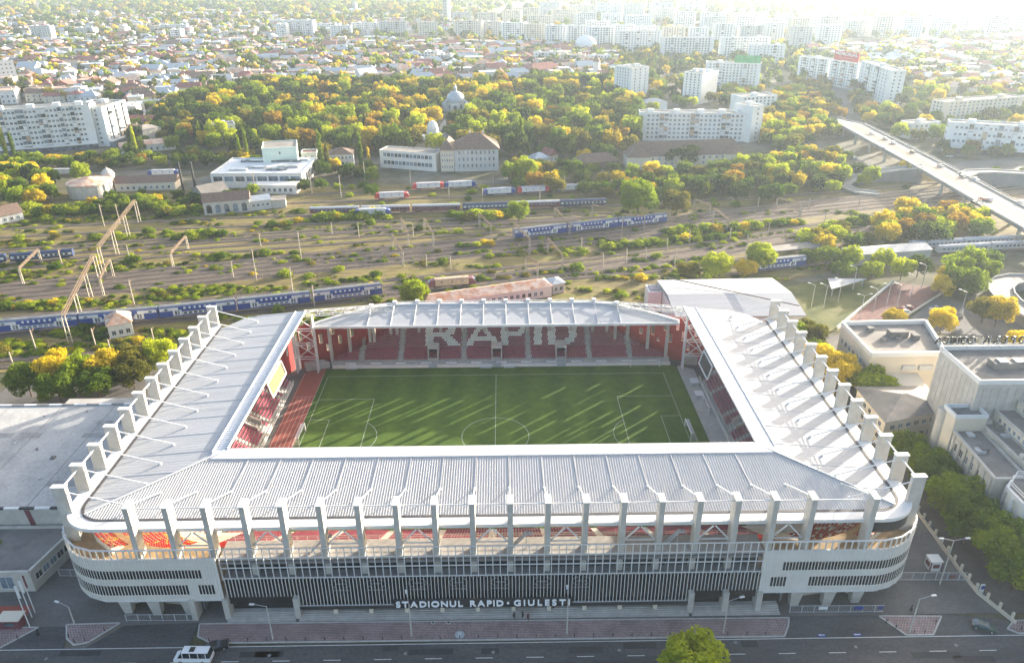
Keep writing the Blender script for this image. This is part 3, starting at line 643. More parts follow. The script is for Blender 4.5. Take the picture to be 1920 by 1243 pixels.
# far roof
bk = [(57, 38.6), (51, 42.6), (44, 46.6), (37, 49.5), (30, 50.6), (-30, 50.6), (-37, 49.5), (-44, 46.6), (-51, 42.6), (-57, 38.6)]
pts = [(-57, 37.6), (57, 37.6)]+bk; zr = lambda y: 15.5+(y-37.6)*.11
mb = MB(); top = [(x, y, zr(y)) for x, y in pts]; mb.poly(top); mb.poly([(a, b, c-.5) for a, b, c in top][::-1])
for i in range(len(top)):
    a, b = top[i], top[(i+1) % len(top)]; mb.poly([(a[0], a[1], a[2]-.5), (b[0], b[1], b[2]-.5), b, a])
roofB = mb.build('roof', M['roof'], ST)
t = MB()
for a, b in zip(bk[:-1], bk[1:]): t.beam((a[0], a[1]+.1, zr(a[1])+.1), (b[0], b[1]+.1, zr(b[1])+.1), .7, .8)
t.build('edge_trim', M['white'], roofB)
MB().box(-57, 57, 37.35, 37.62, 15.0, 15.75).build('edge_trim', M['white'], roofB)
tops = []
for k in range(12):
    x = G(700+k*41.36, 561, 18.2).x; y = 51.0-max(0, abs(x)-31)*.35
    p = MB().box(x-.45, x+.45, y-.45, y+.45, 0, 18.0).build('pylon', M['concl'], ST); MB().box(x-.62, x+.62, y-.62, y+.62, 17.6, 18.4).build('cap', M['white'], p)
    t = MB(); t.beam((x, y-.4, 17.7), (x, 43.5, zr(43.5)+.3), .18, .18, n=6); t.beam((x, 43.5, zr(43.5)+.12), (x, 37.8, zr(37.8)+.12), .12, .2); t.build('tie_rod', M['white'], p); tops.append((x, y, 17.9))
for a, b in zip(tops[:-1], tops[1:]): MB().beam(a, b, .3, .3, n=6).build('pylon_pipe', M['white'], ST)
for s in (-1, 1):                                # columns carrying the roof wings
    for x, y in ((35.5, 50.8), (42, 48), (48, 44.6), (53.5, 41.6)): MB().box(s*x-.45+1, s*x+.45+1, y-.45, y+.45, 0, zr(y)-.5).build('column', M['concl'], ST)
def truss(p, q, h, w, n, name='truss'):
    p = Vector(p); q = Vector(q); d = (q-p).normalized(); sd_ = Vector((-d.y, d.x, 0)).normalized()*w; t = MB()
    for o_ in (Vector((0, 0, 0)), sd_, Vector((0, 0, -h)), sd_-Vector((0, 0, h))): t.beam(p+o_, q+o_, .2, .2)
    for i in range(n+1):
        c = p+(q-p)*i/n; t.beam(c, c-Vector((0, 0, h)), .14); t.beam(c+sd_, c+sd_-Vector((0, 0, h)), .14); t.beam(c, c+sd_, .12)
        if i < n:
            e = p+(q-p)*(i+1)/n; t.beam(c, e-Vector((0, 0, h)), .12); t.beam(c+sd_-Vector((0, 0, h)), e+sd_, .12); t.beam(c, e+sd_, .1)
    return t.build(name, M['white'], ST)
truss((-56.6, 33.4, 22.4), (-33, 48.5, 17.6), 1.5, 1.6, 7); truss((56.6, 33.4, 22.4), (37, 48.5, 17.6), 1.5, -1.6, 7)
def tower(cx, cy, w, z1):
    t = MB(); c = [(cx-w, cy-.8), (cx+w, cy-.8), (cx+w, cy+.8), (cx-w, cy+.8)]
    for x, y in c: t.beam((x, y, 0), (x, y, z1), .38, .38)
    for z_ in [z1*k/4 for k in range(1, 5)]:
        for a, b in zip(c, c[1:]+c[:1]): t.beam((*a, z_), (*b, z_), .2)
    for k in range(1, 4):
        z0_, z1_ = z1*k/4, z1*(k+1)/4; t.beam((*c[0], z0_), (*c[1], z1_), .2); t.beam((*c[3], z1_), (*c[2], z0_), .2)
    return t.build('lattice_tower', M['white'], ST)
tower(-59.3, 37.4, 3.2, 19.5); tower(62.2, 36.8, 3.2, 19.5)
MB().prism([(-61.5, 40), (-55.5, 41.5), (-53, 39.8), (-60, 37.6)], 0, 2.2).build('corner_plinth', M['conc'], ST)
MB().prism([(59.5, 39.5), (66, 38.5), (66.5, 40), (60, 41)], 0, 3.2).build('corner_plinth', M['conc'], ST)
# side stands
for s in (-1, 1):
    X0 = 63.2 if s > 0 else 62.6; nr = 21; t = MB(); yb = 29 if s > 0 else 31
    for r in range(nr):
        x = X0+.8*r; z = 1.6+.5*r; t.box(min(s*x, s*(x+.8)), max(s*x, s*(x+.8)), -52, yb-(2 if r < 3 else 0), 0, z)
    sd2 = t.build('stand', M['conc'], ST)
    sa = [-44, -31.5, -19, -6.5, 6, 18.5]; vom = [(-26, -22.5), (0, 3.5), (20.5, 24)] if s < 0 else [(-29, -25.5), (-2, 1.5)]
    sk = lambda y_: any(abs(y_-a) < .8 for a in sa)
    yy = [-51.5]+sa+[yb]
    for a, b in zip(yy[:-1], yy[1:]):
        u = MB()
        for r in range(nr):
            x = s*(X0+.8*r); p, q = ((x, a), (x, b)) if s > 0 else ((x, a), (x, b))
            seats_on(u, p, q, 1.6+.5*r, lambda y_: sk(y_) or (r < 11 and any(v0 < y_ < v1 for v0, v1 in vom)) or (b == yb and y_ > yb-2.5), -s)
        tag(u.build('seat_block', M['seat'], sd2), None, None, None, 'stuff')
    for a in sa:
        u = MB()
        for r in range(nr): x = X0+.8*r; u.box(min(s*x, s*(x+.42)), max(s*x, s*(x+.42)), a-.6, a+.6, 1.6+.5*r, 1.6+.5*r+.25)
        u.build('stairway', M['concl'], sd2)
    for v0, v1 in vom:
        u = MB(); xa, xb = s*(X0+1.5), s*(X0+8.2)
        for y_ in (v0, v1): u.hexa([(min(xa, xb), y_-.2, 1), (max(xa, xb), y_-.2, 1), (max(xa, xb), y_+.2, 1), (min(xa, xb), y_+.2, 1)], [(min(xa, xb), y_-.2, 3.6 if s > 0 else 7.6), (max(xa, xb), y_-.2, 7.6 if s > 0 else 3.6), (max(xa, xb), y_+.2, 7.6 if s > 0 else 3.6), (min(xa, xb), y_+.2, 3.6 if s > 0 else 7.6)])
        u.box(min(xb, xb+s*.4), max(xb, xb+s*.4), v0, v1, 1, 7.7); u.build('entrance_box', M['concl'], sd2)
    MB().box(min(s*(X0-.5), s*(X0-.25)), max(s*(X0-.5), s*(X0-.25)), -52, 30, 0, 1.2).build('perimeter_wall', M['concl'], sd2)
    MB().box(min(s*(X0-.9), s*(X0-.65)), max(s*(X0-.9), s*(X0-.65)), -38, 28, .55, .8).build('barrier', M['fwhite'], sd2)
    MB().box(min(s*80.2, s*80.6), max(s*80.2, s*80.6), -50, 28, 12, 15.5).build('back_wall', M['conc'], sd2)
# near stand, seen from behind through the gap
t = MB(); nr = 23
for r in range(nr): y = -39.4-.8*r; t.box(-61, 61, y-.8, y, 0, 1.6+.52*r)
ns = t.build('stand', M['cream'], ST)
xa = [-56+11.2*k for k in range(11)]; sk = lambda x_: any(abs(x_-a) < .8 for a in xa)
for a, b in zip(xa[:-1], xa[1:]):
    u = MB()
    for r in range(nr-8, nr): y = -39.4-.8*r; seats_on(u, (a, y), (b, y), 1.6+.52*r, sk, -1)
    tag(u.build('seat_block', M['seatr'], ns), None, None, None, 'stuff')
    u = MB()
    for r in range(0, nr-8): y = -39.4-.8*r; seats_on(u, (a, y), (b, y), 1.6+.52*r, sk, -1, 0, .6)
    tag(u.build('seat_block', M['seat'], ns), None, None, None, 'stuff')
for s in (-1, 1):                                # rounded corner terraces
    t = MB(); sb = MB(); sw_ = MB()
    for r in range(nr+5):
        ri, ro = 1.2+.8*r, 2.0+.8*r; z = 1.6+.52*r
        for i in (range(6) if r < nr else (2, 3)):
            a0, a1 = i*PI/12, (i+1)*PI/12; f = lambda R_, a: (s*(61+R_*math.sin(a)), -39.4-R_*math.cos(a))
            P = [f(ri, a0), f(ri, a1), f(ro, a1), f(ro, a0)]; t.prism(P, 0, z)
        if r > 8:
            n_ = int(ri*PI/2/.62)
            for i in range(n_):
                a = (i+.5)*PI/2/n_
                if r >= nr and not PI/6 < a < PI/3: continue
                c = (s*(61+(ri+.5)*math.sin(a)), -39.4-(ri+.5)*math.cos(a)); tgt = sw_ if random.random() < .22 else sb
                tgt.obox(c, s*a, .22, .2, z+.38, z+.45); tgt.obox((c[0]+s*.22*math.sin(a), c[1]-.22*math.cos(a)), s*a, .22, .04, z+.4, z+.82)
    cn = t.build('stand', M['cream'], ST); tag(sb.build('seat_block', M['seatr'], cn), None, None, None, 'stuff'); tag(sw_.build('seat_block', mat('yellow_seat', (.5, .33, .06), .5) if s < 0 else M['seatw'], cn), None, None, None, 'stuff')
hr = MB()
for z_ in (15.5, 15.95): hr.beam((-60, -57.3, z_), (60, -57.3, z_), .06)
for k in range(61): hr.beam((-60+2*k, -57.3, 14.9), (-60+2*k, -57.3, 15.95), .06)
hr.build('handrail', M['cream'], ST)
for x in (-31.5, 6.5, 35.5):                     # short stairs up to the eaves walkway
    u = MB(); u.beam((x-3, -60.6, 15), (x, -60.2, 18.4), .9, .15); u.beam((x, -60.2, 18.4), (x+1.2, -60.2, 18.4), .9, .15); u.beam((x-3, -60.9, 16), (x, -60.7, 19.4), .08); u.beam((x, -60.2, 14.9), (x, -60.2, 18.4), .12); u.build('access_stair', M['fence'], ST)
# screens hanging under the side roofs
def screen(s, y0, y1, m):
    x = s*(XI-.35); t = MB(); q = [(x, y0, 22.4), (x, y1, 22.4), (x-s*.9, y1, 18.6), (x-s*.9, y0, 18.6)]
    t.hexa([(a+s*.3, b, c) for a, b, c in q][::s], [q_ for q_ in q][::s], 0); o = t.build('scoreboard', m, ST)
    f = MB()
    for a, b in zip(q, q[1:]+q[:1]): f.beam((a[0]-s*.1, a[1], a[2]), (b[0]-s*.1, b[1], b[2]), .3, .3)
    f.build('frame', M['white'], o)
screen(-1, -9.5, 3, M['yellow']); screen(1, -3, 6, M['black'])
t = MB(); t.beam((54.5, 33, 22.6), (55.8, 6, 21.5), .22); t.build('hanger_pipe', M['cream'], ST)
# sign letters
def textmesh(s, size, depth, m, mirror=False):
    c = bpy.data.curves.new('letter', 'FONT'); c.body = s; c.size = size; c.extrude = depth; c.offset = size*.022; c.align_x = 'CENTER'
    o = bpy.data.objects.new('letter', c); COL.objects.link(o); dg = bpy.context.evaluated_depsgraph_get(); dg.update()
    me = bpy.data.meshes.new_from_object(o.evaluated_get(dg)); bpy.data.objects.remove(o); me.name = 'letter'; me.materials.clear(); me.materials.append(m)
    w = max(v.co.x for v in me.vertices)-min(v.co.x for v in me.vertices) if len(me.vertices) else size*.3
    return me, w
def sign(txt, x0, x1, y, z, size, m, parent, depth=.12, mirror=False, boldness=1.0):
    cache = {}; ws = []
    for ch in txt:
        if ch not in cache: cache[ch] = textmesh(ch, size, depth, m)
        ws.append(cache[ch][1] if ch != ' ' else size*.35)
    gap = (x1-x0-sum(ws))/max(1, len(txt)-1); x = x0; res = []
    for ch, w in zip(txt, ws):
        if ch != ' ':
            o = bpy.data.objects.new('letter', cache[ch][0]); COL.objects.link(o); o.parent = parent
            cx = x+w/2
            if mirror: cx = x0+x1-cx
            o.location = Vector((cx, y, z))-ORG.get(parent.name, Vector((0, 0, 0))); o.rotation_euler = (PI/2, 0, PI if mirror else 0); o.scale = (boldness, 1, 1); o['label'] = 'letter %s of the lettering' % ch
        x += w+gap
MB().box(-19.4, 15.5, -62.98, -62.86, 2.9, 4.75).build('sign_backing', M['black'], ST)
sg = MB().box(-19.1, 15.2, -63.25, -62.8, 2.75, 2.9).build('sign_rail', M['black'], ST)
sign('STADIONUL RAPID', -18.9, 2.0, -63.15, 2.95, 2.0, M['letter'], sg); sign('•', 2.7, 3.4, -63.15, 3.1, 1.6, M['letter'], sg); sign('GIULESTI', 4.1, 15.0, -63.15, 2.95, 2.0, M['letter'], sg)
sg2 = MB().box(-46.5, -43, -60.98, -60.9, 3.6, 4.0).build('door_sign', M['black'], ST)
# goals and dugouts
def goal(s):
    g = thing('goal', 'white football goal with net at the %s end of the pitch' % ('track' if s < 0 else 'corner stand'), 'goal', (s*HW, 0, 0), 'goals on the pitch')
    f = MB(); f.beam((s*HW, -3.66, 0), (s*HW, -3.66, 2.44), .2); f.beam((s*HW, 3.66, 0), (s*HW, 3.66, 2.44), .2); f.beam((s*HW, -3.76, 2.44), (s*HW, 3.76, 2.44), .2)
    f.beam((s*(HW+2), -3.66, 0), (s*(HW+2), 3.66, 0), .1); f.build('frame', M['white'], g)
    nm, N, L, P = newmat('net'); tb = N.new('ShaderNodeBsdfTransparent'); mx = N.new('ShaderNodeMixShader'); mx.inputs[0].default_value = .38; P.inputs['Base Color'].default_value = (.75, .75, .75, 1)
    L.new(tb.outputs[0], mx.inputs[1]); L.new(P.outputs[0], mx.inputs[2]); L.new(mx.outputs[0], N['Material Output'].inputs[0])
    n_ = MB(); a, b, c = s*HW, s*(HW+1), s*(HW+2)
    n_.poly([(a, -3.66, 2.44), (a, 3.66, 2.44), (b, 3.66, 2.44), (b, -3.66, 2.44)]); n_.poly([(b, -3.66, 2.44), (b, 3.66, 2.44), (c, 3.66, 0), (c, -3.66, 0)])
    for y in (-3.66, 3.66): n_.poly([(a, y, 0), (a, y, 2.44), (b, y, 2.44), (c, y, 0)])
    n_.build('net', nm, g)
goal(-1); goal(1)
def sgoal(x, y, ang, w, label):
    g = thing('training_goal', label, 'goal', (x, y, 0)); f = MB(); c, s_ = math.cos(ang)*w, math.sin(ang)*w
    f.beam((x-c, y-s_, 0), (x-c, y-s_, 2.2), .22); f.beam((x+c, y+s_, 0), (x+c, y+s_, 2.2), .22); f.beam((x-c, y-s_, 2.2), (x+c, y+s_, 2.2), .24); f.build('frame', M['white'], g)
    k = MB(); nx, ny = -math.sin(ang), math.cos(ang); k.beam((x-c, y-s_, 2.2), (x-c+nx, y-s_+ny, 0), .1); k.beam((x+c, y+s_, 2.2), (x+c+nx, y+s_+ny, 0), .1); k.build('stay', M['white'], g)
sgoal(47.5, 38.2, 0, 4.6, 'spare white goal standing against the far stand wall'); sgoal(60.7, 13, PI/2, 3.4, 'spare white goal standing beside the corner stand barrier')
for x, y, l in ((-46, 38.6, 'white bench box at the far stand near the track'), (-3.2, 38.6, 'white bench box left of the far stand middle gate'), (4.2, 38.6, 'white bench box right of the far stand middle gate')):
    b = thing('bench_box', l, 'bench', (x, y, 0)); MB().box(x-1.7, x+1.7, y-.3, y+.3, .1, .9).build('shell', M['white'], b); MB().box(x-1.6, x+1.6, y-.36, y-.31, .2, .45).build('seat', M['zinc'], b)
for x, y, l in ((60.2, 19.5, 'grey metal gate box at the corner stand by its far end'), (60.6, 27, 'grey metal gate box nearest the far corner plinth'), (61, -8.5, 'grey metal gate box beside the goal')):
    b = thing('gate_box', l, 'gate', (x, y, 0)); MB().box(x-1.1, x+1.1, y-1.4, y+1.4, .05, 1.1).build('body', M['zinc'], b); MB().box(x-1.2, x+1.2, y-1.5, y+1.5, 1.1, 1.2).build('top', M['white'], b)
# ================================================================ buildings
OCC = []                                         # footprints kept clear of trees and houses
def inpoly(x, y, P):
    c = False; j = len(P)-1
    for i in range(len(P)):
        if (P[i][1] > y) != (P[j][1] > y) and x < (P[j][0]-P[i][0])*(y-P[i][1])/(P[j][1]-P[i][1])+P[i][0]: c = not c
        j = i
    return c
def occ(P, m=2.0):
    cx = sum(p[0] for p in P)/len(P); cy_ = sum(p[1] for p in P)/len(P); Q = []
    for p in P:
        v = Vector((p[0]-cx, p[1]-cy_)); l = v.length or 1; Q.append((cx+v.x*(l+m*1.3)/l, cy_+v.y*(l+m*1.3)/l))
    OCC.append((Q, min(q[0] for q in Q), max(q[0] for q in Q), min(q[1] for q in Q), max(q[1] for q in Q)))
def blocked(x, y): return any(a <= x <= b and c <= y <= d and inpoly(x, y, Q) for Q, a, b, c, d in OCC)
WM = {}
def winmesh(w, h, g='glass', fr='white'):
    k = (w, h, g, fr)
    if k not in WM:
        t = MB(); t.box(-w/2-.08, w/2+.08, -.05, .02, -.08, h+.08, 0); t.box(-w/2, w/2, -.09, -.04, 0, h, 1); t.box(-.04, .04, -.11, -.05, 0, h, 0); t.box(-w/2-.15, w/2+.15, -.16, .0, -.16, -.08, 0); WM[k] = t.mesh('window', [M[fr], M[g]])
    return WM[k]
def win_row(parent, a, b, z, n, w, h, stuff=None, m0=.06, m1=.06, skip=(), g='glass', fr='white', rnd=0):
    v = Vector((b[0]-a[0], b[1]-a[1])); ang = math.atan2(v.y, v.x)
    for i in range(n):
        if i in skip: continue
        t = m0+(1-m0-m1)*(i+.5)/n; c = (a[0]+v.x*t, a[1]+v.y*t)
        if stuff is None: inst('window', winmesh(w, h, g, fr), parent, (c[0], c[1], z), ang)
        else: nx, ny = v.y/v.length, -v.x/v.length; stuff.obox((c[0]+nx*.02, c[1]+ny*.02), ang, w/2, .06, z, z+h)
def rect(a, b, depth):
    v = Vector((b[0]-a[0], b[1]-a[1])).normalized(); n_ = Vector((-v.y, v.x)); return [(a[0], a[1]), (b[0], b[1]), (b[0]+n_.x*depth, b[1]+n_.y*depth), (a[0]+n_.x*depth, a[1]+n_.y*depth)]
def hiproof(mb, P, z, h, over=.5, ridge=.5, m=0):
    c = Vector((sum(p[0] for p in P)/4, sum(p[1] for p in P)/4)); Q = [(p[0]+(p[0]-c.x)/(Vector((p[0], p[1]))-c).length*over*1.4, p[1]+(p[1]-c.y)/(Vector((p[0], p[1]))-c).length*over*1.4) for p in P]
    u = Vector((Q[1][0]-Q[0][0], Q[1][1]-Q[0][1])); v = Vector((Q[3][0]-Q[0][0], Q[3][1]-Q[0][1]))
    if u.length >= v.length:
        r0 = ((Q[0][0]+Q[3][0])/2, (Q[0][1]+Q[3][1])/2); r1 = ((Q[1][0]+Q[2][0])/2, (Q[1][1]+Q[2][1])/2); d = (Vector(r1)-Vector(r0)); k = min(.5, v.length/2*ridge*2/d.length) if ridge else 0
        A = (r0[0]+d.x*k, r0[1]+d.y*k, z+h); B = (r1[0]-d.x*k, r1[1]-d.y*k, z+h); q = [(x, y, z) for x, y in Q]
        mb.poly([q[0], q[1], B, A], m); mb.poly([q[2], q[3], A, B], m); mb.poly([q[1], q[2], B], m); mb.poly([q[3], q[0], A], m)
    else:
        hiproof(mb, [P[1], P[2], P[3], P[0]], z, h, over, ridge, m); return
    mb.poly(q[::-1], m)
def block(label, a, b, depth, h, floors, cols, wall='pale', group=None, side=(0, 0), balc=(), near=True, z0=1.2, ww=1.5, wh=1.4, roofm='tarl', name='apartment_block', roofbox=2, shop=False, cat='apartment block', parapet=.9, org=None, skipf=()):
    P = rect(a, b, depth); occ(P, 1.5); r = thing(name, label, cat, (a[0], a[1], 0), group)
    w = MB(); w.prism(P, -.1, h, 0, 1); wl = w.build('wall', [M[wall], M[roofm]], r)
    t = MB()
    for p, q in zip(P, P[1:]+P[:1]): t.beam((p[0], p[1], h+parapet/2-.05), (q[0], q[1], h+parapet/2-.05), .35, parapet)
    t.build('parapet', M[wall], r)
    fh = (h-z0)/floors; st = None if near else MB()
    for f in range(floors):
        z = z0+f*fh+fh*.28; hh = min(wh, fh*.55)
        win_row(wl, P[0], P[1], z, cols, ww, hh, st, skip=[c for c in balc])
        if side[1]: win_row(wl, P[1], P[2], z, side[1], ww*.9, hh, st, .12, .12)
        if side[0]: win_row(wl, P[3], P[0], z, side[0], ww*.9, hh, st, .12, .12)
    if st is not None and st.V: tag(st.build('windows', M['glass'], wl), None, None, None, 'stuff')
    if balc:
        v = Vector((P[1][0]-P[0][0], P[1][1]-P[0][1])); ang = math.atan2(v.y, v.x); nx = Vector((v.y, -v.x)).normalized(); bw = v.length*.88/cols*.46; bb = None if near else MB()
        for c in balc:
            t_ = .06+.88*(c+.5)/cols; cc = (P[0][0]+v.x*t_+nx.x*.5, P[0][1]+v.y*t_+nx.y*.5)
            for f in range(floors):
                z = z0+f*fh; k = bb if bb is not None else MB()
                k.obox(cc, ang, bw, .55, z+.0, z+.12, 0); k.obox((cc[0]+nx.x*.5, cc[1]+nx.y*.5), ang, bw, .06, z+.1, z+1.15, 0)
                k.obox((cc[0]-nx.x*.42, cc[1]-nx.y*.42), ang, bw*.96, .05, z+.12, z+fh-.1, 1); k.obox((cc[0]+nx.x*.42, cc[1]+nx.y*.42), ang, bw*.96, .05, z+1.2, z+fh*.9, 1 if random.random() < .6 else 0)
                if bb is None: k.build('balcony', [M[random.choice([wall, 'white', wall, 'tan'])], M['glass']], r)
        if bb is not None: tag(bb.build('balconies', [M[wall], M['glass']], r), None, None, None, 'stuff')
    for i in range(roofbox):
        v = Vector((P[1][0]-P[0][0], P[1][1]-P[0][1])); n_ = Vector((-v.y, v.x)).normalized(); t_ = (i+.5)/roofbox+.06*math.sin(i*7); c = (P[0][0]+v.x*t_+n_.x*depth*.5, P[0][1]+v.y*t_+n_.y*depth*.5)
        MB().obox(c, math.atan2(v.y, v.x), 2.2, 2.0, h, h+2.4).build('stair_head', [M[wall]], r)
    if shop:
        v = Vector((P[1][0]-P[0][0], P[1][1]-P[0][1])); nx = Vector((v.y, -v.x)).normalized(); q0, q1 = (P[0][0]+nx.x*2.5, P[0][1]+nx.y*2.5), (P[1][0]+nx.x*2.5, P[1][1]+nx.y*2.5)
        s_ = MB(); s_.prism([q0, q1, P[1], P[0]], -.1, 3.2); s_.build('shop_front', M['glass'], r); c_ = MB(); c_.prism([(q0[0]+nx.x*.5, q0[1]+nx.y*.5), (q1[0]+nx.x*.5, q1[1]+nx.y*.5), P[1], P[0]], 3.2, 4.0); c_.build('canopy', M['white'], r)
    return r, P, h
def blk(label, L, R, top, depth, floors, cols, **k):        # base-left pixel, base-right pixel, roof row at the left
    a, b = G(*L), G(*R); return block(label, a, b, depth, HT((a+b)/2, top), floors, cols, **k)
blk('long pale grey slab block with rows of loggias at the left edge', (-70, 297), (186, 277), 206, 13, 8, 29, balc=(3, 4, 8, 9, 13, 14, 18, 19, 23, 26), roofbox=5, shop=True)
blk('pale corner wing of the long slab with a sunlit end wall', (207, 275), (250, 258), 196, 24, 8, 6, balc=(1, 3, 5), side=(4, 0), roofbox=2, shop=True)
blk('stepped white block with square windows at the far left edge', (-25, 168), (38, 163), 118, 14, 6, 7, side=(0, 3), wall='white')
blk('white slab block with salmon balconies beside the wood', (1197, 264), (1402, 266), 214, 12, 6, 22, balc=(3, 4, 10, 11, 17, 18), side=(0, 0), roofbox=5)
blk('blank pale end tower joined to the salmon balcony slab', (1404, 268), (1424, 264), 200, 16, 7, 1, side=(0, 4), roofbox=1)
blk('slim white tower block with a nearly blank front', (1181, 194), (1213, 190), 128, 24, 11, 3, side=(5, 0), ww=1.0)
blk('white tower block with a sunlit flank of balconies', (1278, 192), (1312, 196), 138, 30, 11, 4, side=(6, 0), roofbox=3)
gb = blk('wide white block carrying a green rooftop billboard', (1318, 172), (1420, 176), 120, 14, 10, 14, balc=(2, 3, 10), side=(0, 2), roofbox=2)
blk('stepped white block behind the salmon balcony slab', (1385, 222), (1452, 218), 182, 16, 6, 8, roofbox=1)
blk('left part of the zigzag white block with many bays', (1492, 150), (1548, 158), 110, 13, 9, 9, balc=(1, 4, 7), roofbox=1)
rb_ = blk('middle part of the zigzag white block below the red billboard', (1550, 160), (1602, 170), 117, 13, 9, 9, balc=(1, 4, 7), roofbox=0)
blk('right part of the zigzag white block ending in a tall blank flank', (1604, 172), (1658, 197), 124, 13, 9, 9, balc=(2, 5), side=(0, 2), roofbox=1)
blk('low white block with red loggia strips at the right edge', (1768, 284), (1945, 296), 236, 12, 4, 17, balc=(3, 6, 9, 12, 15), side=(4, 0), roofbox=2, shop=True)
blk('pinkish grey slab block behind the low white block', (1762, 238), (1908, 226), 188, 13, 7, 16, wall='cream', roofbox=2, side=(3, 0))
blk('small white three storey block with rounded bays by the overpass', (1706, 262), (1757, 258), 232, 12, 3, 5, wall='white', roofbox=1, side=(3, 0))
blk('white stepped apartment villa between the poplars and the slab', (402, 272), (446, 268), 236, 13, 4, 4, wall='white', balc=(1, 2), side=(0, 3), roofbox=1)
blk('tall mint green and white box building beside the white works', (498, 330), (562, 326), 278, 20, 3, 1, wall='mint', side=(0, 4), ww=.9, roofbox=0, parapet=.5, cat='building', name='box_building')
blk('narrow grey building with a small red roof beside the mint box', (568, 316), (596, 315), 288, 9, 2, 2, wall='grey', roofbox=0, cat='building', name='service_building', roofm='redroof')
def pilaster_house():
    r, P, h = blk('small villa with white pilasters and a dark hipped roof', (617, 316), (664, 314), 291, 14, 2, 6, wall='fwhite', roofbox=0, parapet=.3, cat='building', name='villa', side=(0, 3), ww=1.0)
    m_ = MB(); hiproof(m_, P, h+.3, 3, .5, .5); m_.build('roof', M['brownroof'], r)
    for i in range(7):
        t = i/6; x, y = P[0][0]+(P[1][0]-P[0][0])*t, P[0][1]+(P[1][1]-P[0][1])*t; MB().box(x-.3, x+.3, y-.45, y, 0, h).build('pilaster', M['white'], r)
pilaster_house()
# civic building with brown hipped roof, side wings
def civic():
    a, b = G(853, 322), G(935, 320); h = HT((a+b)/2, 281); r, P, h = block('three storey public building with a large brown hipped roof', a, b, 22, h, 3, 9, wall='grey', cat='building', name='public_building', roofbox=0, parapet=.3, ww=1.0, wh=2.2, side=(0, 4), skipf=())
    m_ = MB(); hiproof(m_, P, h+.25, 8, .9, .5); rf = m_.build('roof', M['brownroof'], r)
    a2, b2 = G(827, 322), G(852, 322); P2 = rect(a2, b2, 20); occ(P2); w = MB(); w.prism(P2, 0, h-.1); w2 = w.build('wing', M['cream'], r)
    for z in (2.2, 6.2, 9.4): win_row(w2, P2[0], P2[1], z, 5, .6, 1.4)
    m_ = MB(); hiproof(m_, P2, h+.1, 5.5, .8, .5); m_.build('wing_roof', M['brownroof'], r)
    for k in range(2): c = a.lerp(b, .35+.3*k); MB().box(c.x-.5, c.x+.5, c.y+12, c.y+13, h+5, h+9.2).build('chimney', M['cream'], rf)
civic()
r, P, h = blk('low white school wing with two rows of dark windows', (714, 314), (818, 322), 286, 12, 2, 13, wall='fwhite', roofm='tarl', cat='building', name='school_wing', roofbox=0, parapet=.5, ww=2.0, wh=2.2)
# white railway works with flat roof
def works():
    a, b = G(400, 353), G(568, 352); P = rect(a, b, 38); occ(P); h = HT(a, 327); r = thing('railway_works', 'long white railway works with a flat bright roof and dark strip windows', 'building', (a.x, a.y, 0))
    MB().prism(P, 0, h, 0, 1).build('wall', [M['fwhite'], M['white']], r)
    t = MB()
    for p, q in zip(P, P[1:]+P[:1]): t.beam((p[0], p[1], h+.3), (q[0], q[1], h+.3), .5, .7)
    t.build('parapet', M['white'], r); win_row(r, P[0], P[1], h*.48, 8, 5.2, h*.34, None, .01, .01); win_row(r, P[1], P[2], h*.2, 4, 4, h*.6, None, .05, .3)
    for i in range(9): t_ = i/8; x, y = P[0][0]+(P[1][0]-P[0][0])*t_, P[0][1]+(P[1][1]-P[0][1])*t_; MB().box(x-.3, x+.3, y-.3, y+.1, 0, h).build('pilaster', M['white'], r)
    v = Vector((P[1][0]-P[0][0], P[1][1]-P[0][1])); n_ = Vector((-v.y, v.x)).normalized(); ang = math.atan2(v.y, v.x)
    for t_, d, l in ((.25, 9, 5), (.42, 14, 6), (.68, 9, 6), (.78, 15, 6), (.5, 30, 18), (.75, 33, 9)):
        c = (P[0][0]+v.x*t_+n_.x*d, P[0][1]+v.y*t_+n_.y*d); MB().obox(c, ang, l, 1.3, h, h+1).build('rooflight', M['glassb'], r)
    P3 = rect(G(476, 364), G(556, 364), 9); occ(P3); MB().prism(P3, 0, 5).build('annex', M['fwhite'], r); win_row(r, P3[0], P3[1], 1.4, 7, 1.4, 1.8)
works()
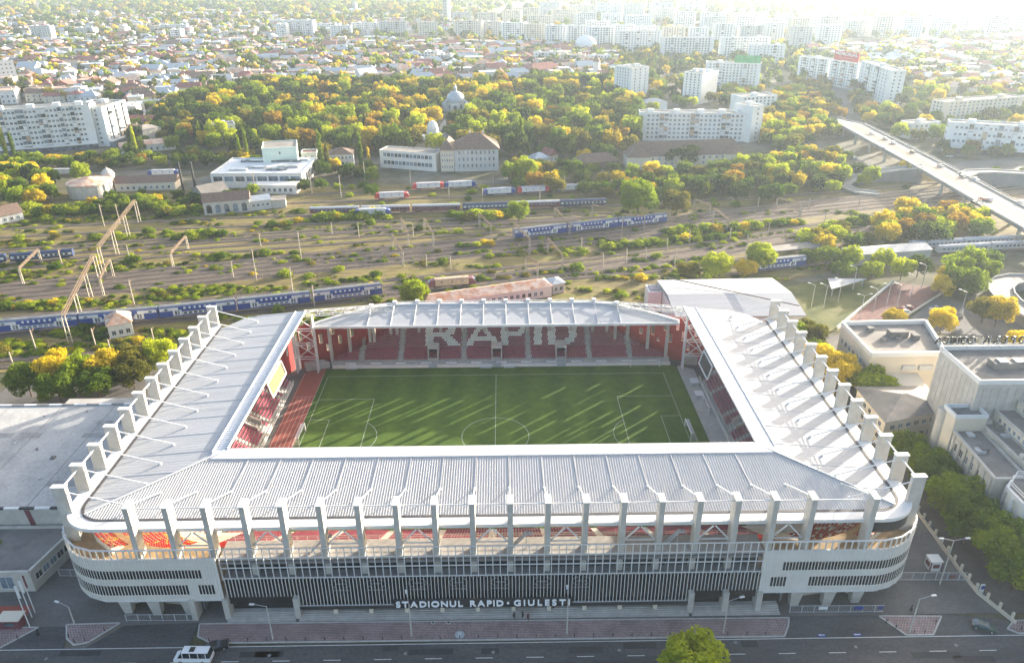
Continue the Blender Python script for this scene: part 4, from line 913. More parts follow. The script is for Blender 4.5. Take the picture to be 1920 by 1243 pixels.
# arched engine shed and annexes
def shed():
    a, b = G(384, 404), G(470, 397); P = rect(a, b, 11); occ(P); h = HT(a, 381); r = thing('engine_shed', 'old plastered engine shed with five arched windows and dark gable roof', 'shed', (a.x, a.y, 0))
    MB().prism(P, 0, h).build('wall', M['concl'], r); m_ = MB(); hiproof(m_, P, h, 3.6, .4, 0); m_.build('roof', M['brownroof'], r)
    v = Vector((b.x-a.x, b.y-a.y)); ang = math.atan2(v.y, v.x)
    for i in range(5):
        t_ = (i+.62)/5.25; c = (a.x+v.x*t_, a.y+v.y*t_); w = MB(); w.obox((c[0], c[1]-.02), ang, 1.25, .1, .8, h*.6)
        A = [PI*k/8 for k in range(9)]; pts = [(c[0]+math.cos(ang)*1.25*math.cos(x), c[1]-.12+math.sin(ang)*1.25*math.cos(x), h*.6+1.25*math.sin(x)) for x in A]; w.poly(pts[::-1]); w.build('arched_window', M['glass'], r)
    a, b = G(470, 396), G(510, 391); P = rect(a, b, 10); occ(P); r = thing('workshop', 'grey workshop with a pale roof joined to the engine shed', 'shed', (a.x, a.y, 0)); MB().prism(P, 0, 5).build('wall', M['grey'], r); m_ = MB(); hiproof(m_, P, 5, 1.8, .3, 0); m_.build('roof', M['zinc'], r); win_row(r, P[0], P[1], 2, 4, 1.2, 1.3)
    a, b = G(511, 391), G(537, 389); P = rect(a, b, 9); occ(P); r = thing('workshop', 'low pale lean-to at the right end of the grey workshop', 'shed', (a.x, a.y, 0)); MB().prism(P, 0, 4).build('wall', M['concl'], r); MB().prism(rect((a.x-.3, a.y-.3), (b.x+.3, b.y-.3), 9.6), 4, 4.25).build('roof', M['tarl'], r)
shed()
def roundhouse():
    c = G(160, 372); occ([(c.x-13, c.y-13), (c.x+13, c.y-13), (c.x+13, c.y+13), (c.x-13, c.y+13)]); r = thing('round_reservoir', 'round plastered water reservoir with a low brown conical roof', 'building', c)
    m_ = MB(); m_.cyl(c.x, c.y+8, 0, 7, 11.5, 11.3, 28); m_.build('wall', M['concl'], r); m_ = MB(); m_.lathe(c.x, c.y+8, [(12, 7), (11.8, 7.6), (0.05, 10)], 28); m_.build('roof', M['rustroof'], r)
    for i in range(9): a = PI+i*PI/8; MB().obox((c.x+11.5*math.cos(a), c.y+8+11.5*math.sin(a)), a, .25, .45, 0, 7).build('buttress', M['concl'], r)
    c = G(208, 352); r = thing('water_tower', 'old water tower with a pale onion shaped tank', 'water tower', c); m_ = MB(); m_.cyl(c.x, c.y, 0, 5, 2.6, 2.3, 14); m_.build('shaft', M['brownroof'], r); m_ = MB(); m_.lathe(c.x, c.y, [(2.3, 5), (3.3, 6.2), (3.7, 7.6), (3.3, 9), (2.1, 10.4), (.4, 11.4), (.05, 12.4)], 18); m_.build('tank', M['concl'], r, smooth=True)
    c = G(200, 354); MB().box(c.x-2, c.x+2, c.y, c.y+3, 0, 12)
roundhouse()
for px, py, top, l in ((345, 362, 305, 'left one of two tall dark chimney stacks by the works'), (367, 357, 305, 'right one of two tall dark chimney stacks by the works')):
    c = G(px, py); h = HT(c, top); r = thing('chimney_stack', l, 'chimney', c); m_ = MB(); m_.cyl(c.x, c.y, 0, h, .8, .5, 12); m_.build('shaft', M['black'], r); m_ = MB(); m_.cyl(c.x, c.y, h, h+.4, .7, .7, 12); m_.build('rim', M['black'], r)
# chapel and church
def dome(c, r0, z0, n=20, k=1.1): return [(r0*math.cos(a), z0+r0*k*math.sin(a)) for a in [i*PI/2/8 for i in range(9)]]
def chapel():
    c = G(855, 208); occ([(c.x-14, c.y-48), (c.x+16, c.y-48), (c.x+14, c.y+16), (c.x-14, c.y+16)]); s = 1.0; h = HT(c, 190); r = thing('domed_chapel', 'white domed chapel rising out of the autumn wood', 'chapel', c)
    R_ = 8.5; m_ = MB(); m_.cyl(c.x, c.y, 0, h, R_, R_, 16); m_.build('drum', M['fwhite'], r); m_ = MB(); m_.lathe(c.x, c.y, [(R_+.7, h), (R_+.7, h+.8)]+dome(c, R_-.3, h+.8, k=.95), 24); m_.build('dome', M['zinc'], r, smooth=True)
    z = h+.8+(R_-.3)*.95; m_ = MB(); m_.lathe(c.x, c.y, [(1.3, z-.4), (1.3, z+2.2), (1.6, z+2.4), (.9, z+3.6), (.06, z+5.5)], 12); m_.build('lantern', M['zinc'], r)
    for sx in (-1, 1): m_ = MB(); m_.cyl(c.x+sx*8.5, c.y-1, 0, h*.72, 4, 4, 12); m_.lathe(c.x+sx*8.5, c.y-1, [(4.2, h*.72), (2.5, h*.72+2), (.05, h*.72+2.8)], 12); m_.build('apse', M['fwhite'], r)
    m_ = MB(); m_.box(c.x-3.6, c.x+3.6, c.y-R_-2.5, c.y-R_+2, 0, h*.85); m_.build('porch', M['fwhite'], r)
    m_ = MB(); y = c.y-R_-2.56; m_.box(c.x-1.5, c.x+1.5, y-.05, y+.05, 0, 4.5); m_.poly([(c.x+1.5*math.cos(a), y-.06, 4.5+1.5*math.sin(a)) for a in [PI-PI*i/8 for i in range(9)]][::-1]); m_.build('door', M['glass'], r)
    for a in (-2.2, -.95): m_ = MB(); m_.obox((c.x+R_*math.cos(a), c.y+R_*math.sin(a)), a, .15, .7, h*.4, h*.75); m_.build('window', M['glass'], r)
chapel()
cp = G(813, 276)
def church():
    c = cp; occ([(c.x-24, c.y-12), (c.x+14, c.y-12), (c.x+14, c.y+18), (c.x-24, c.y+18)]); h = HT(c, 248); r = thing('gate_church', 'cream gate church with an arcaded belfry and rounded cupola', 'church', c)
    MB().box(c.x-4, c.x+4, c.y-4, c.y+4, 0, h).build('tower', M['fwhite'], r); m_ = MB(); m_.lathe(c.x, c.y, [(4.6, h), (4.6, h+.5), (4, h+.5), (4, h+1.5)]+[(4*math.cos(a), h+1.5+6.5*math.sin(a)) for a in [i*PI/2/8 for i in range(9)]], 8); m_.build('cupola', M['fwhite'], r)
    for i in (-1, 0, 1): MB().box(c.x+i*2.2-.6, c.x+i*2.2+.6, c.y-4.08, c.y-3.9, h*.55, h*.85).build('belfry_opening', M['glass'], r)
    P = [(c.x-22, c.y-9), (c.x-4.2, c.y-9), (c.x-4.2, c.y+6), (c.x-22, c.y+6)]; MB().prism(P, 0, 7).build('nave', M['cream'], r); m_ = MB(); hiproof(m_, P, 7, 3, .5, .5); m_.build('nave_roof', M['zinc'], r)
    P = [(c.x+4.2, c.y-8), (c.x+13, c.y-8), (c.x+13, c.y+5), (c.x+4.2, c.y+5)]; MB().prism(P, 0, 7).build('aisle', M['cream'], r); m_ = MB(); hiproof(m_, P, 7, 3, .5, .5); m_.build('aisle_roof', M['tarl'], r)
church()
A_ = [G(868, 262), G(846, 222), G(852, 212)]; avenue = strip('cemetery_path', [(G(815, 268).x, G(815, 268).y), (G(836, 232).x, G(836, 232).y), (G(852, 211).x, G(852, 211).y)], 7, .0, M['conc'])
pv = [(G(815, 268).x, G(815, 268).y), (G(852, 211).x, G(852, 211).y)]; v_ = Vector((pv[1][0]-pv[0][0], pv[1][1]-pv[0][1])).normalized()
occ([(pv[0][0]-8, pv[0][1]), (pv[0][0]+8, pv[0][1]), (pv[1][0]+8, pv[1][1]), (pv[1][0]-8, pv[1][1])], 1)
# old hospital-like building with steep brown roofs, mid right
def oldhouse():
    a, b = G(1180, 318), G(1395, 310); P = rect(a, b, 16); occ(P); h = HT(a, 296); r = thing('old_barracks', 'long old building with steep brown tiled roofs behind trees', 'building', (a.x, a.y, 0))
    MB().prism(P, 0, h).build('wall', M['cream'], r); m_ = MB(); hiproof(m_, P, h, 8, .6, .4); m_.build('roof', M['brownroof'], r); win_row(r, P[0], P[1], 1.8, 16, 1.2, 1.8); win_row(r, P[0], P[1], 5, 16, 1.2, 1.8)
    v = Vector((b.x-a.x, b.y-a.y)); n_ = Vector((-v.y, v.x)).normalized()
    for t_ in (.07, .5, .9):
        c = Vector((a.x+v.x*t_, a.y+v.y*t_)); Q = [(c.x-7, c.y-2.5), (c.x+7, c.y-2.5), (c.x+7, c.y+12), (c.x-7, c.y+12)]; MB().prism(Q, 0, h+.5).build('bay', M['cream'], r); m_ = MB(); hiproof(m_, Q, h+.5, 6.5, .5, .5); m_.build('bay_roof', M['brownroof'], r)
oldhouse()
def gable(label, L, R, depth, h, rh, wall, roof, n=4, name='house', cat='house', hip=.5, wins=True, group=None):
    a, b = G(*L), G(*R); P = rect(a, b, depth); occ(P); r = thing(name, label, cat, (a.x, a.y, 0), group); MB().prism(P, 0, h).build('wall', M[wall], r); m_ = MB(); hiproof(m_, P, h, rh, .5, hip); m_.build('roof', M[roof], r)
    if wins: win_row(r, P[0], P[1], 1.2, n, 1.2, 1.5)
    return r
gable('small white railway hut with a rust tiled hipped roof by the stadium', (207, 636), (252, 627), 9, 5, 3, 'fwhite', 'rustroof', 3, 'railway_hut', 'hut')
gable('long low white building with a patchy rust roof behind the far stand', (800, 590), (1034, 556), 9, 4.2, 1.8, 'fwhite', 'rustroof', 18, 'rail_depot', 'building', .3)
gable('small grey brick cabin beside the long rust roofed building', (1036, 552), (1058, 548), 6, 4.2, 1.2, 'grey', 'zinc', 2, 'cabin', 'cabin')
gable('old workshop with brown roof behind the engine shed', (385, 384), (432, 374), 14, 5, 4, 'concl', 'tarl', 4, 'workshop', 'shed', 0)
gable('long low works building with a dark roof left of the chimneys', (218, 360), (330, 356), 13, 4.5, 3, 'cream', 'brownroof', 9, 'workshop', 'shed', 0)
gable('dark red roofed farm-like house at the left edge below the yellow trees', (-10, 424), (46, 412), 10, 4, 4, 'grey', 'brownroof', 4, 'house', 'house', 0)
gable('small blue roofed house among the trees by the old building', (1004, 312), (1030, 308), 9, 4.5, 3, 'grey', 'zinc', 3)
gable('house with a reddish gable roof beside the blue roofed house', (1030, 306), (1046, 303), 9, 4.5, 4, 'cream', 'redroof', 2, hip=0)
gable('ruined brick house with a brown roof left of the old building', (1085, 322), (1160, 316), 12, 5, 4.5, 'brownroof', 'brownroof', 5)
gable('pale house with a slate blue roof behind the salmon balcony slab', (1208, 212), (1250, 210), 14, 8, 3, 'pale', 'greyroof', 3)
gable('large dark red hipped roof house at the edge of the wood', (995, 148), (1056, 142), 20, 8, 7, 'cream', 'redroof', 6)
gable('long zinc roofed hall with cream walls above the yellow wood', (276, 190), (352, 180), 16, 7, 4, 'cream', 'zinc', 9, 'hall', 'building', 0)
gable('red tiled long house right of the left slab block', (206, 222), (242, 214), 26, 9, 5, 'cream', 'redroof', 4)
gable('white shopping pavilion with orange roofs behind the hedge', (228, 290), (330, 280), 16, 5, 2, 'fwhite', 'rustroof', 8, 'pavilion', 'building')
gable('plain cream gabled house right of the left slab block', (272, 270), (306, 262), 12, 9, 3, 'cream', 'tarl', 2)
gable('white steep gabled chapel-like house among red roofs', (680, 160), (712, 156), 16, 7, 9, 'white', 'zinc', 2, hip=0)
# white hall (hangar) behind the right roof
def hangar():
    a, b = (61.5, 58.5), (104.5, 58.5); r = thing('sports_hall', 'big white sports hall with a shallow folded roof behind the stadium', 'hall', (61.5, 58.5, 0)); P = [(61, 58), (104.5, 58), (103.5, 90), (60.5, 89)]; occ(P)
    MB().prism(P, 0, 8.2).build('wall', M['fwhite'], r); m_ = MB(); z = 8.2; q = lambda x, y, z_: (x, y, z_)
    A = [(60.6, 57.6, 8.3), (105, 57.6, 8.3), (104.6, 72, 10.6), (104, 90.4, 8.8), (60.2, 89.4, 8.8), (60.4, 72, 10.6)]
    m_.hexa([(x, y, z_-.35) for x, y, z_ in (A[0], A[1], A[2], A[5])], [A[0], A[1], A[2], A[5]]); m_.hexa([(x, y, z_-.35) for x, y, z_ in (A[5], A[2], A[3], A[4])], [A[5], A[2], A[3], A[4]]); rf = m_.build('roof', M['roof'], r)
    MB().beam((61, 88, 10.9), (103, 60, 10.9), .3, .3).build('cable', M['black'], rf)
    MB().box(55.5, 60.3, 80, 87, 0, 8).build('annex', M['fwhite'], r); MB().box(56.2, 59.6, 81, 86, 8.01, 8.3).build('roof_panel', M['navy'], r)
hangar()
# opera house
def wallbox(r, name, P, h, wm, rm, par=.9, pm='white', pt=.4):
    occ(P, 1); MB().prism(P, 0, h, 0, 1).build(name, [M[wm], M[rm]], r); t = MB(); P2 = P
    for p, q in zip(P2, P2[1:]+P2[:1]): t.beam((p[0], p[1], h+par/2-.03), (q[0], q[1], h+par/2-.03), pt, par)
    t.build('parapet', M[pm], r)
def opera():
    r = thing('opera_house', 'pale opera house with a tall panelled stage tower and flat roofs', 'theatre', (122, -18, 0))
    wallbox(r, 'stage_tower', [(115.8, -17.8), (141, -17.8), (141, 0), (115.8, 0)], 25, 'concl', 'tar', 1.2)
    rib = MB().box(-.07, .07, -.06, .0, 9, 24).mesh('panel_joint', M['conc']); 
    for k in range(9): inst('panel_joint', rib, r, (115.78, -1.2-k*1.95, 0), -PI/2)
    for k in range(12): inst('panel_joint', rib, r, (117.2+k*2, -17.85, 0), 0)
    for x, y in ((126, -9.3), (130, -9.3)):
        MB().box(x-1.1, x+1.1, y-1.1, y+1.1, 26.6, 26.9).build('skylight', M['glassb'], r)
    MB().box(123.5, 133, -10.8, -7.6, 25, 26.6).build('roof_house', M['tar'], r); MB().box(134, 141, -16.5, -12.5, 25, 25.9).build('roof_slab', M['white'], r)
    # rooftop letters facing the street beyond
    fr = MB()
    for k in range(12): fr.beam((115.5+k*2.15, .3, 25.6), (115.5+k*2.15, .3, 28.6), .12); fr.beam((115.5+k*2.15, .3, 27.5), (115.5+k*2.15, -1.6, 25.6), .1)
    fr.beam((115, .3, 26.5), (140, .3, 26.5), .12); f_ = fr.build('sign_frame', M['steel'], r)
    sign('OPERA', 126.8, 138, .55, 26.6, 2.6, M['black'], f_, mirror=True); sign('COMICA', 114.2, 124.8, .55, 26.6, 2.6, M['black'], f_, mirror=True)
    # low hipped link
    P = [(101.5, -8), (121, -2.5), (118.5, 9), (101.5, 9)]; occ(P); MB().prism(P, 0, 8.6).build('link_wall', M['cream'], r)
    m_ = MB(); Q = [(101, -8.6), (121.5, -3), (119, 9.5), (101, 9.5)]; hiproof(m_, Q, 8.6, 2.2, .2, .5); m_.build('link_roof', M['tarl'], r)
    for z in (2, 5.6): win_row(r, (101.5, -8), (121, -2.5), z, 7, 1.3, 1.2); win_row(r, (101.5, 9), (101.5, -8), z, 5, 1.3, 1.3)
    P = [(118, 2), (122, 4), (124, 20), (112, 20), (110, 12)]; MB().prism(P, 0, 7).build('link_wall', M['cream'], r)
    for x in (116.6, 118.4): m_ = MB(); m_.cyl(x, -6.5-(x-116)*.5, 8, 13.5, .9, .9, 10); m_.build('vent_pipe', M['conc'], r)
    # side wing along the trees
    P = [(109.4, -40), (116.5, -40), (117.5, -19), (110.8, -19)]; wallbox(r, 'wing', P, 14, 'concl', 'tarl', .5, 'concl', .6)
    for z in (2.5, 6.3, 10.2): win_row(r, (110.8, -19), (109.5, -38.5), z, 7, 1.1, 1.9)
    for k in range(8): y = -19.6-k*2.75; x = 110.7-(k*2.75)*.067; MB().box(x-.35, x, y-.4, y+.4, 0, 13.6).build('pilaster', M['concl'], r)
    wallbox(r, 'stair_tower', [(110.2, -21.2), (117.8, -21.2), (117.8, -16.2), (110.2, -16.2)], 17.6, 'cream', 'tar', 1, 'white')
    m_ = MB(); m_.cyl(110.6, -16, 0, 17.2, 1.5, 1.5, 14); m_.build('round_turret', M['concl'], r)
    for i, (x0, x1, h) in enumerate(((117.6, 121.2, 15.4), (121.3, 126.2, 18), (126.3, 134, 20.5), (134.1, 146, 21.5))): wallbox(r, 'auditorium_step', [(x0, -46), (x1, -46), (x1, -18.2), (x0, -18.2)], h, 'cream' if i else 'concl', 'tarl', .4, 'concl', .5)
    for i in range(13): inst('window', winmesh(.7, 1.0), r, (121.28, -21-i*1.8, 16.2), -PI/2)
    for i in range(13): inst('window', winmesh(.7, 1.0), r, (126.28, -21-i*1.8, 18.8), -PI/2)
    # octagonal entrance pavilion with balustrade
    cx, cy_ = 116.8, -45.5; A = [PI/8+i*PI/4 for i in range(8)]; oc = [(cx+6.6*math.cos(a), cy_+6.6*math.sin(a)) for a in A]; occ(oc, 2); MB().prism(oc, 0, 14.3, 0, 1).build('pavilion', [M['fwhite'], M['tar']], r)
    oc2 = [(cx+7.2*math.cos(a), cy_+7.2*math.sin(a)) for a in A]; MB().prism(oc2, 13.2, 14.25).build('cornice', M['white'], r)
    t = MB()
    for z_ in (15.1, 15.7):
        for p, q in zip(oc, oc[1:]+oc[:1]): t.beam((*p, z_), (*q, z_), .14)
    for p in oc: t.beam((*p, 14.2), (*p, 15.8), .14)
    t.build('balustrade', M['white'], r)
    for a in A: MB().box(cx+6.7*math.cos(a+PI/8)-.3, cx+6.7*math.cos(a+PI/8)+.3, cy_+6.7*math.sin(a+PI/8)-.3, cy_+6.7*math.sin(a+PI/8)+.3, 0, 13.2).build('pilaster', M['white'], r)
    P = [(117.5, -56), (140, -56), (140, -46.2), (117.5, -46.2)]; wallbox(r, 'wing', P, 11, 'fwhite', 'tarl', .5, 'concl', .5)
    for z in (2, 5.5, 8.4): win_row(r, (117.5, -46.2), (117.5, -56), z, 4, 1.1, 1.6)
    RR = random.Random(9)
    for k in range(26):                                          # roof clutter
        x0, x1, y0, y1, z = RR.choice(((117, 139, -16.5, -1.5, 25), (121.8, 125.8, -45, -20, 18), (126.8, 133.5, -45, -20, 20.5), (134.5, 145, -45, -20, 21.5), (111.5, 116, -38, -22, 14), (118, 120.8, -45, -20, 15.4), (119, 138, -55, -47, 11)))
        x, y = RR.uniform(x0, x1), RR.uniform(y0, y1); w, d, h = RR.uniform(.3, 1.1), RR.uniform(.3, .9), RR.uniform(.4, 1.3); MB().box(x-w, x+w, y-d, y+d, z, z+h).build('roof_unit', M[RR.choice(['steel', 'concl', 'tar', 'grey'])], r)
    for z, n_ in ((3.6, 5), (7.4, 5)):
        for k in range(n_): y = -21-k*3.6+RR.uniform(-.5, .5); x = 110.6+(y+19)*.067; MB().box(x-.75, x-.15, y-.45, y+.45, z, z+.7).build('air_unit', M['grey'], r)
    for y0 in (-20, -27, -34): MB().box(111, 117, y0-.08, y0+.08, 14.0, 14.03).build('felt_joint', M['tar'], r)
opera()
def opera_annex():
    r = thing('rehearsal_hall', 'cream rehearsal hall with a parapet roof and vents beside yellow trees', 'building', (109, 20, 0)); P = [(109.3, 20), (131, 20), (136, 41.5), (109.3, 41)]
    occ(P, 1); MB().prism(P, 0, 12.6, 0, 1).build('wall', [M['cream'], M['tarl']], r); t = MB()
    for p, q in zip(P, P[1:]+P[:1]): t.beam((p[0], p[1], 13.25), (q[0], q[1], 13.25), .7, 1.4)
    t.build('parapet', M['white'], r)
    for x, y, a, b, h in ((123, 33, 2.8, 1.3, 1.9), (116.5, 37, .9, .9, 1.1), (127.5, 31, 1, 1, 1.5), (122, 30, .8, .6, .9), (117.5, 30, .8, .6, .8)): MB().box(x-a, x+a, y-b, y+b, 12.6, 12.6+h).build('roof_vent', M['tar'], r)
    for z in (3, 7.5): win_row(r, (109.3, 41), (109.3, 20), z, 7, 1.3, 1.6)
    for x in (121, 126): MB().box(x-2, x+2, 19.3, 19.95, 8.2, 9.6).build('air_unit', M['grey'], r)
opera_annex()
# white roofed shed at the right edge behind the letters
a = G(1800, 640, 6); r = thing('white_shed', 'white roofed low shed at the right edge behind the rooftop letters', 'shed', (150, 5, 0)); P = [(140, 17), (176, 12), (178, 30), (142, 27)]; occ(P); MB().prism(P, 0, 5.6).build('wall', M['fwhite'], r); m_ = MB(); hiproof(m_, P, 5.6, 1.6, .5, 0); m_.build('roof', M['white'], r)
# left complex
def leftcomplex():
    r = thing('training_hall', 'broad flat concrete roofed hall filling the left edge beside the stadium', 'hall', (-150, -40, 0)); P = [(-210, -40.2), (-90.5, -40.2), (-90.5, 3), (-210, 3)]; occ(P, 2)
    MB().prism(P, 0, 9.6, 0, 1).build('wall', [M['concl'], M['roofc']], r)
    b = thing('x', 'y', 'z') if False else None
    for i in range(36):
        x = -210+i*3.34; MB().box(x, x+3.3, -40.5, -39.9, 9.62, 10.0).build('coping', M['white'] if i % 2 else M['black'], r); MB().box(x, x+3.3, 2.7, 3.3, 9.62, 9.9).build('coping', M['white'] if i % 2 else M['concd'], r)
    for i in range(14):
        x = -205+i*8.6; m_ = MB(); m_.hexa([(x, -40.3, 5.2), (x+1.1, -40.3, 5.2), (x+1.1, -40.18, 5.2), (x, -40.18, 5.2)], [(x-.5, -40.3, 9.3), (x+.6, -40.3, 9.3), (x+.6, -40.18, 9.3), (x-.5, -40.18, 9.3)]); m_.build('red_stripe', M['maroon'], r)
    for i in range(8): x = -200+i*14; MB().box(x-.06, x+.06, -40, 3, 9.6, 9.63).build('roof_joint', M['tar'], r)
    MB().box(-118, -92, 4, 9, 0, 8).build('annex', M['conc'], r)
    RR = random.Random(4)
    for k in range(26): x, y = RR.uniform(-150, -93), RR.uniform(-37, 1); w = RR.uniform(.15, .5); MB().box(x-w, x+w, y-w, y+w, 9.6, 9.6+RR.uniform(.15, .7)).build('roof_vent', M[RR.choice(['tar', 'concd', 'steel'])], r)
    for k in range(9): x, y = RR.uniform(-140, -95), RR.uniform(-34, 0); MB().box(x-RR.uniform(1, 5), x+RR.uniform(1, 5), y-.9, y+RR.uniform(.5, 1.6), 9.602, 9.608).build('roof_patch', M['patchroof'], r)
    r = thing('office_annex', 'low annex with a dark flat roof left of the stadium corner', 'building', (-95, -56, 0)); P = [(-150, -55.5), (-94.3, -54.6), (-91.5, -41), (-150, -41)]; occ(P, 1); MB().prism(P, 0, 5, 0, 1).build('wall', [M['concl'], M['tar']], r)
    t = MB()
    for p, q in zip(P, P[1:]+P[:1]): t.beam((*p, 5.2), (*q, 5.2), .5, .6)
    t.build('parapet', M['concl'], r); win_row(r, P[1], P[2], 2.2, 6, 1.5, 1.5); win_row(r, P[0], P[1], 1, 14, 2.6, 3)
    m_ = MB(); m_.prism([(-112+7*math.cos(i*PI/8), -46+3*math.sin(i*PI/8)) for i in range(16)], 5.0, 5.06); m_.build('moss_patch', M['grass'], r)
M['roofc'] = rampmat('light_screed', [(.28, (.22, .22, .215)), (.45, (.33, .33, .325)), (.6, (.40, .395, .38)), (.75, (.29, .285, .275))], .9, .09, 9, .66, fine=.3); M['patchroof'] = mat('roof_patch', (.24, .24, .24), .9, .2, .8)
leftcomplex()
# overpass
OV = [(259, 386), (254.5, 312), (250.5, 243), (245, 178), (243, 146), (236, 100), (226, 40), (214, -20)]
def overpass():
    r = thing('overpass', 'long pale concrete road overpass with twin tram tracks at right', 'bridge', (250, 243, 0)); OCCP = []
    def ribbon(mb, pl, w, z0, z1, m=0):
        L_, R_ = offset(pl, w), offset(pl, -w)
        for i in range(len(pl)-1): mb.hexa([(*L_[i], z0), (*L_[i+1], z0), (*R_[i+1], z0), (*R_[i], z0)], [(*L_[i], z1), (*L_[i+1], z1), (*R_[i+1], z1), (*R_[i], z1)], m)
        return mb
    ribbon(MB(), OV, 9.3, 7.6, 9.0).build('deck', M['roadpale'], r)
    for d in (-9.1, 9.1):
        q = offset(OV, d); t = MB(); k = MB()
        for a, b in zip(q[:-1], q[1:]): t.beam((*a, 9.3), (*b, 9.3), .5, .7)
        t.build('parapet', M['concl'], r)
        for x, y, a in along(q, 3): k.obox((x, y), a, .08, .08, 9.6, 10.5)
        for a, b in zip(q[:-1], q[1:]): k.beam((*a, 10.5), (*b, 10.5), .12)
        k.build('railing', M['steel'], r)
    for d in (-2.6, -1.1, 1.1, 2.6):
        q = offset(OV, d); t = MB()
        for a, b in zip(q[:-1], q[1:]): t.beam((*a, 9.06), (*b, 9.06), .3, .12)
        t.build('tram_rail', M['rail'], r)
    t = MB(); ribbon(t, OV, 3.3, 9.0, 9.05); t.build('tram_bed', M['trambed'], r)
    for x, y, a in along(OV, 26):
        m_ = MB()
        for d in (-5.5, 5.5): m_.cyl(x-math.sin(a)*d, y+math.cos(a)*d, -.1, 7.6, .9, .9, 10)
        m_.obox((x, y), a, .8, 8, 6.9, 7.6); m_.build('pier', M['concl'], r)
    for x, y, a in along(OV, 4):
        if y > 90: OCC.append(([(x-12, y-3), (x+12, y-3), (x+12, y+3), (x-12, y+3)], x-12, x+12, y-3, y+3))
M['trambed'] = mat('tram_bed', (.07, .065, .06), .95, .2, .5); M['roadpale'] = rampmat('pale_road', [(.3, (.17, .165, .16)), (.7, (.24, .23, .22))], .8, .1)
overpass()
def ramp(label, pl, w, zs_):
    r = thing('road_ramp', label, 'ramp', (pl[0][0], pl[0][1], 0)); L_, R_ = offset(pl, w), offset(pl, -w); m_ = MB(); k = MB()
    for i in range(len(pl)-1):
        z, z2 = zs_[i], zs_[i+1]; m_.hexa([(*L_[i], 0), (*L_[i+1], 0), (*R_[i+1], 0), (*R_[i], 0)], [(*L_[i], z), (*L_[i+1], z2), (*R_[i+1], z2), (*R_[i], z)])
        for q in (L_, R_): k.beam((*q[i], z+.3), (*q[i+1], z2+.3), .4, .8)
        OCC.append(([L_[i], L_[i+1], R_[i+1], R_[i]], min(L_[i][0], R_[i][0], L_[i+1][0], R_[i+1][0])-2, max(L_[i][0], R_[i][0], L_[i+1][0], R_[i+1][0])+2, min(L_[i][1], R_[i][1], L_[i+1][1], R_[i+1][1])-2, max(L_[i][1], R_[i][1], L_[i+1][1], R_[i+1][1])+2))
    m_.build('roadway', M['roadpale'], r); k.build('parapet', M['concl'], r); return r
ramp('sloping road behind the far end of the overpass', [(259.2, 387), (264, 425), (271, 470)], 8.6, [8.95, 4.5, .05])
ramp('pale approach ramp joining the overpass from the right edge', [(259, 238), (268, 246), (282, 250), (360, 250)], 3.6, [9.02, 8.7, 8, 3])
ramp('curved slip road leaving the overpass towards the left', [(246, 258), (236, 262), (222, 262), (206, 256), (196, 246), (200, 236), (212, 233)], 3.4, [8.9, 7, 5, 3, 1.8, .9, .1])
LP = [(192+18*math.cos(a)+14, 74+26*math.sin(a)) for a in [math.radians(x) for x in range(60, 311, 18)]]
ramp('pale curved loop road cut by the right edge', LP, 4.2, [3.5]*len(LP))
# boulevard surfaces by the overpass
sheet('boulevard', [(190, 270), (245, 275), (420, 300), (420, 330), (255, 300), (190, 296)], .0, M['asph2']); sheet('boulevard', [(262, 400), (280, 400), (330, 560), (420, 760), (405, 760), (312, 560)], .0, M['asph2'])
OCC.append(([(190, 270), (245, 275), (420, 300), (420, 330), (255, 300), (190, 296)], 190, 420, 270, 330)); OCC.append(([(262, 400), (280, 400), (330, 560), (420, 760), (405, 760), (312, 560)], 262, 420, 400, 760))
sheet('lot', [(118, 60), (135, 62), (176, 100), (158, 106)], .0, M['lot']) if 'lot' in M else None
M['lot'] = mat('brick_red_lot', (.20, .085, .07), .9, .2, .6, col2=(.12, .07, .06), sc2=.2, amt2=.6)
sheet('brick_lot', [(120, 64), (137, 64), (178, 99), (160, 106)], .0, M['lot']); sheet('grass_lot', [(106, 62), (119, 62), (160, 107), (140, 112), (108, 100)], -.01, M['grass']); OCC.append(([(106, 62), (137, 62), (178, 99), (160, 110), (108, 100)], 106, 178, 62, 110))
sheet('parking', [(139, 62), (182, 55), (190, 78), (168, 90)], -.005, M['asph2'])
t = thing('lot_wall', 'low pale wall between the grass lot and the brick red lot', 'wall', (119, 63, 0)); MB().beam((119.5, 64, .5), (159, 106, .5), .6, 1.1).build('wall', M['fwhite'], t)
t = thing('lot_wall', 'long low kerb wall between the brick red lot and the car park', 'wall', (138, 64, 0)); MB().beam((138, 64.5, .4), (178.5, 99, .4), .4, .9).build('wall', M['cream'], t)
t = thing('awning', 'grey triangular canopy on the grass lot', 'canopy', (135, 97, 0)); m_ = MB(); m_.hexa([(128, 92, 3), (146, 102, 3), (131, 103, 3)], [(128, 92, 3.3), (146, 102, 3.3), (131, 103, 3.3)]); m_.build('roof', M['greyroof'], t); m_ = MB(); [m_.beam((x, y, 0), (x, y, 3), .3) for x, y in ((129, 93), (144.5, 101.6), (131.5, 102))]; m_.build('posts', M['steel'], t)
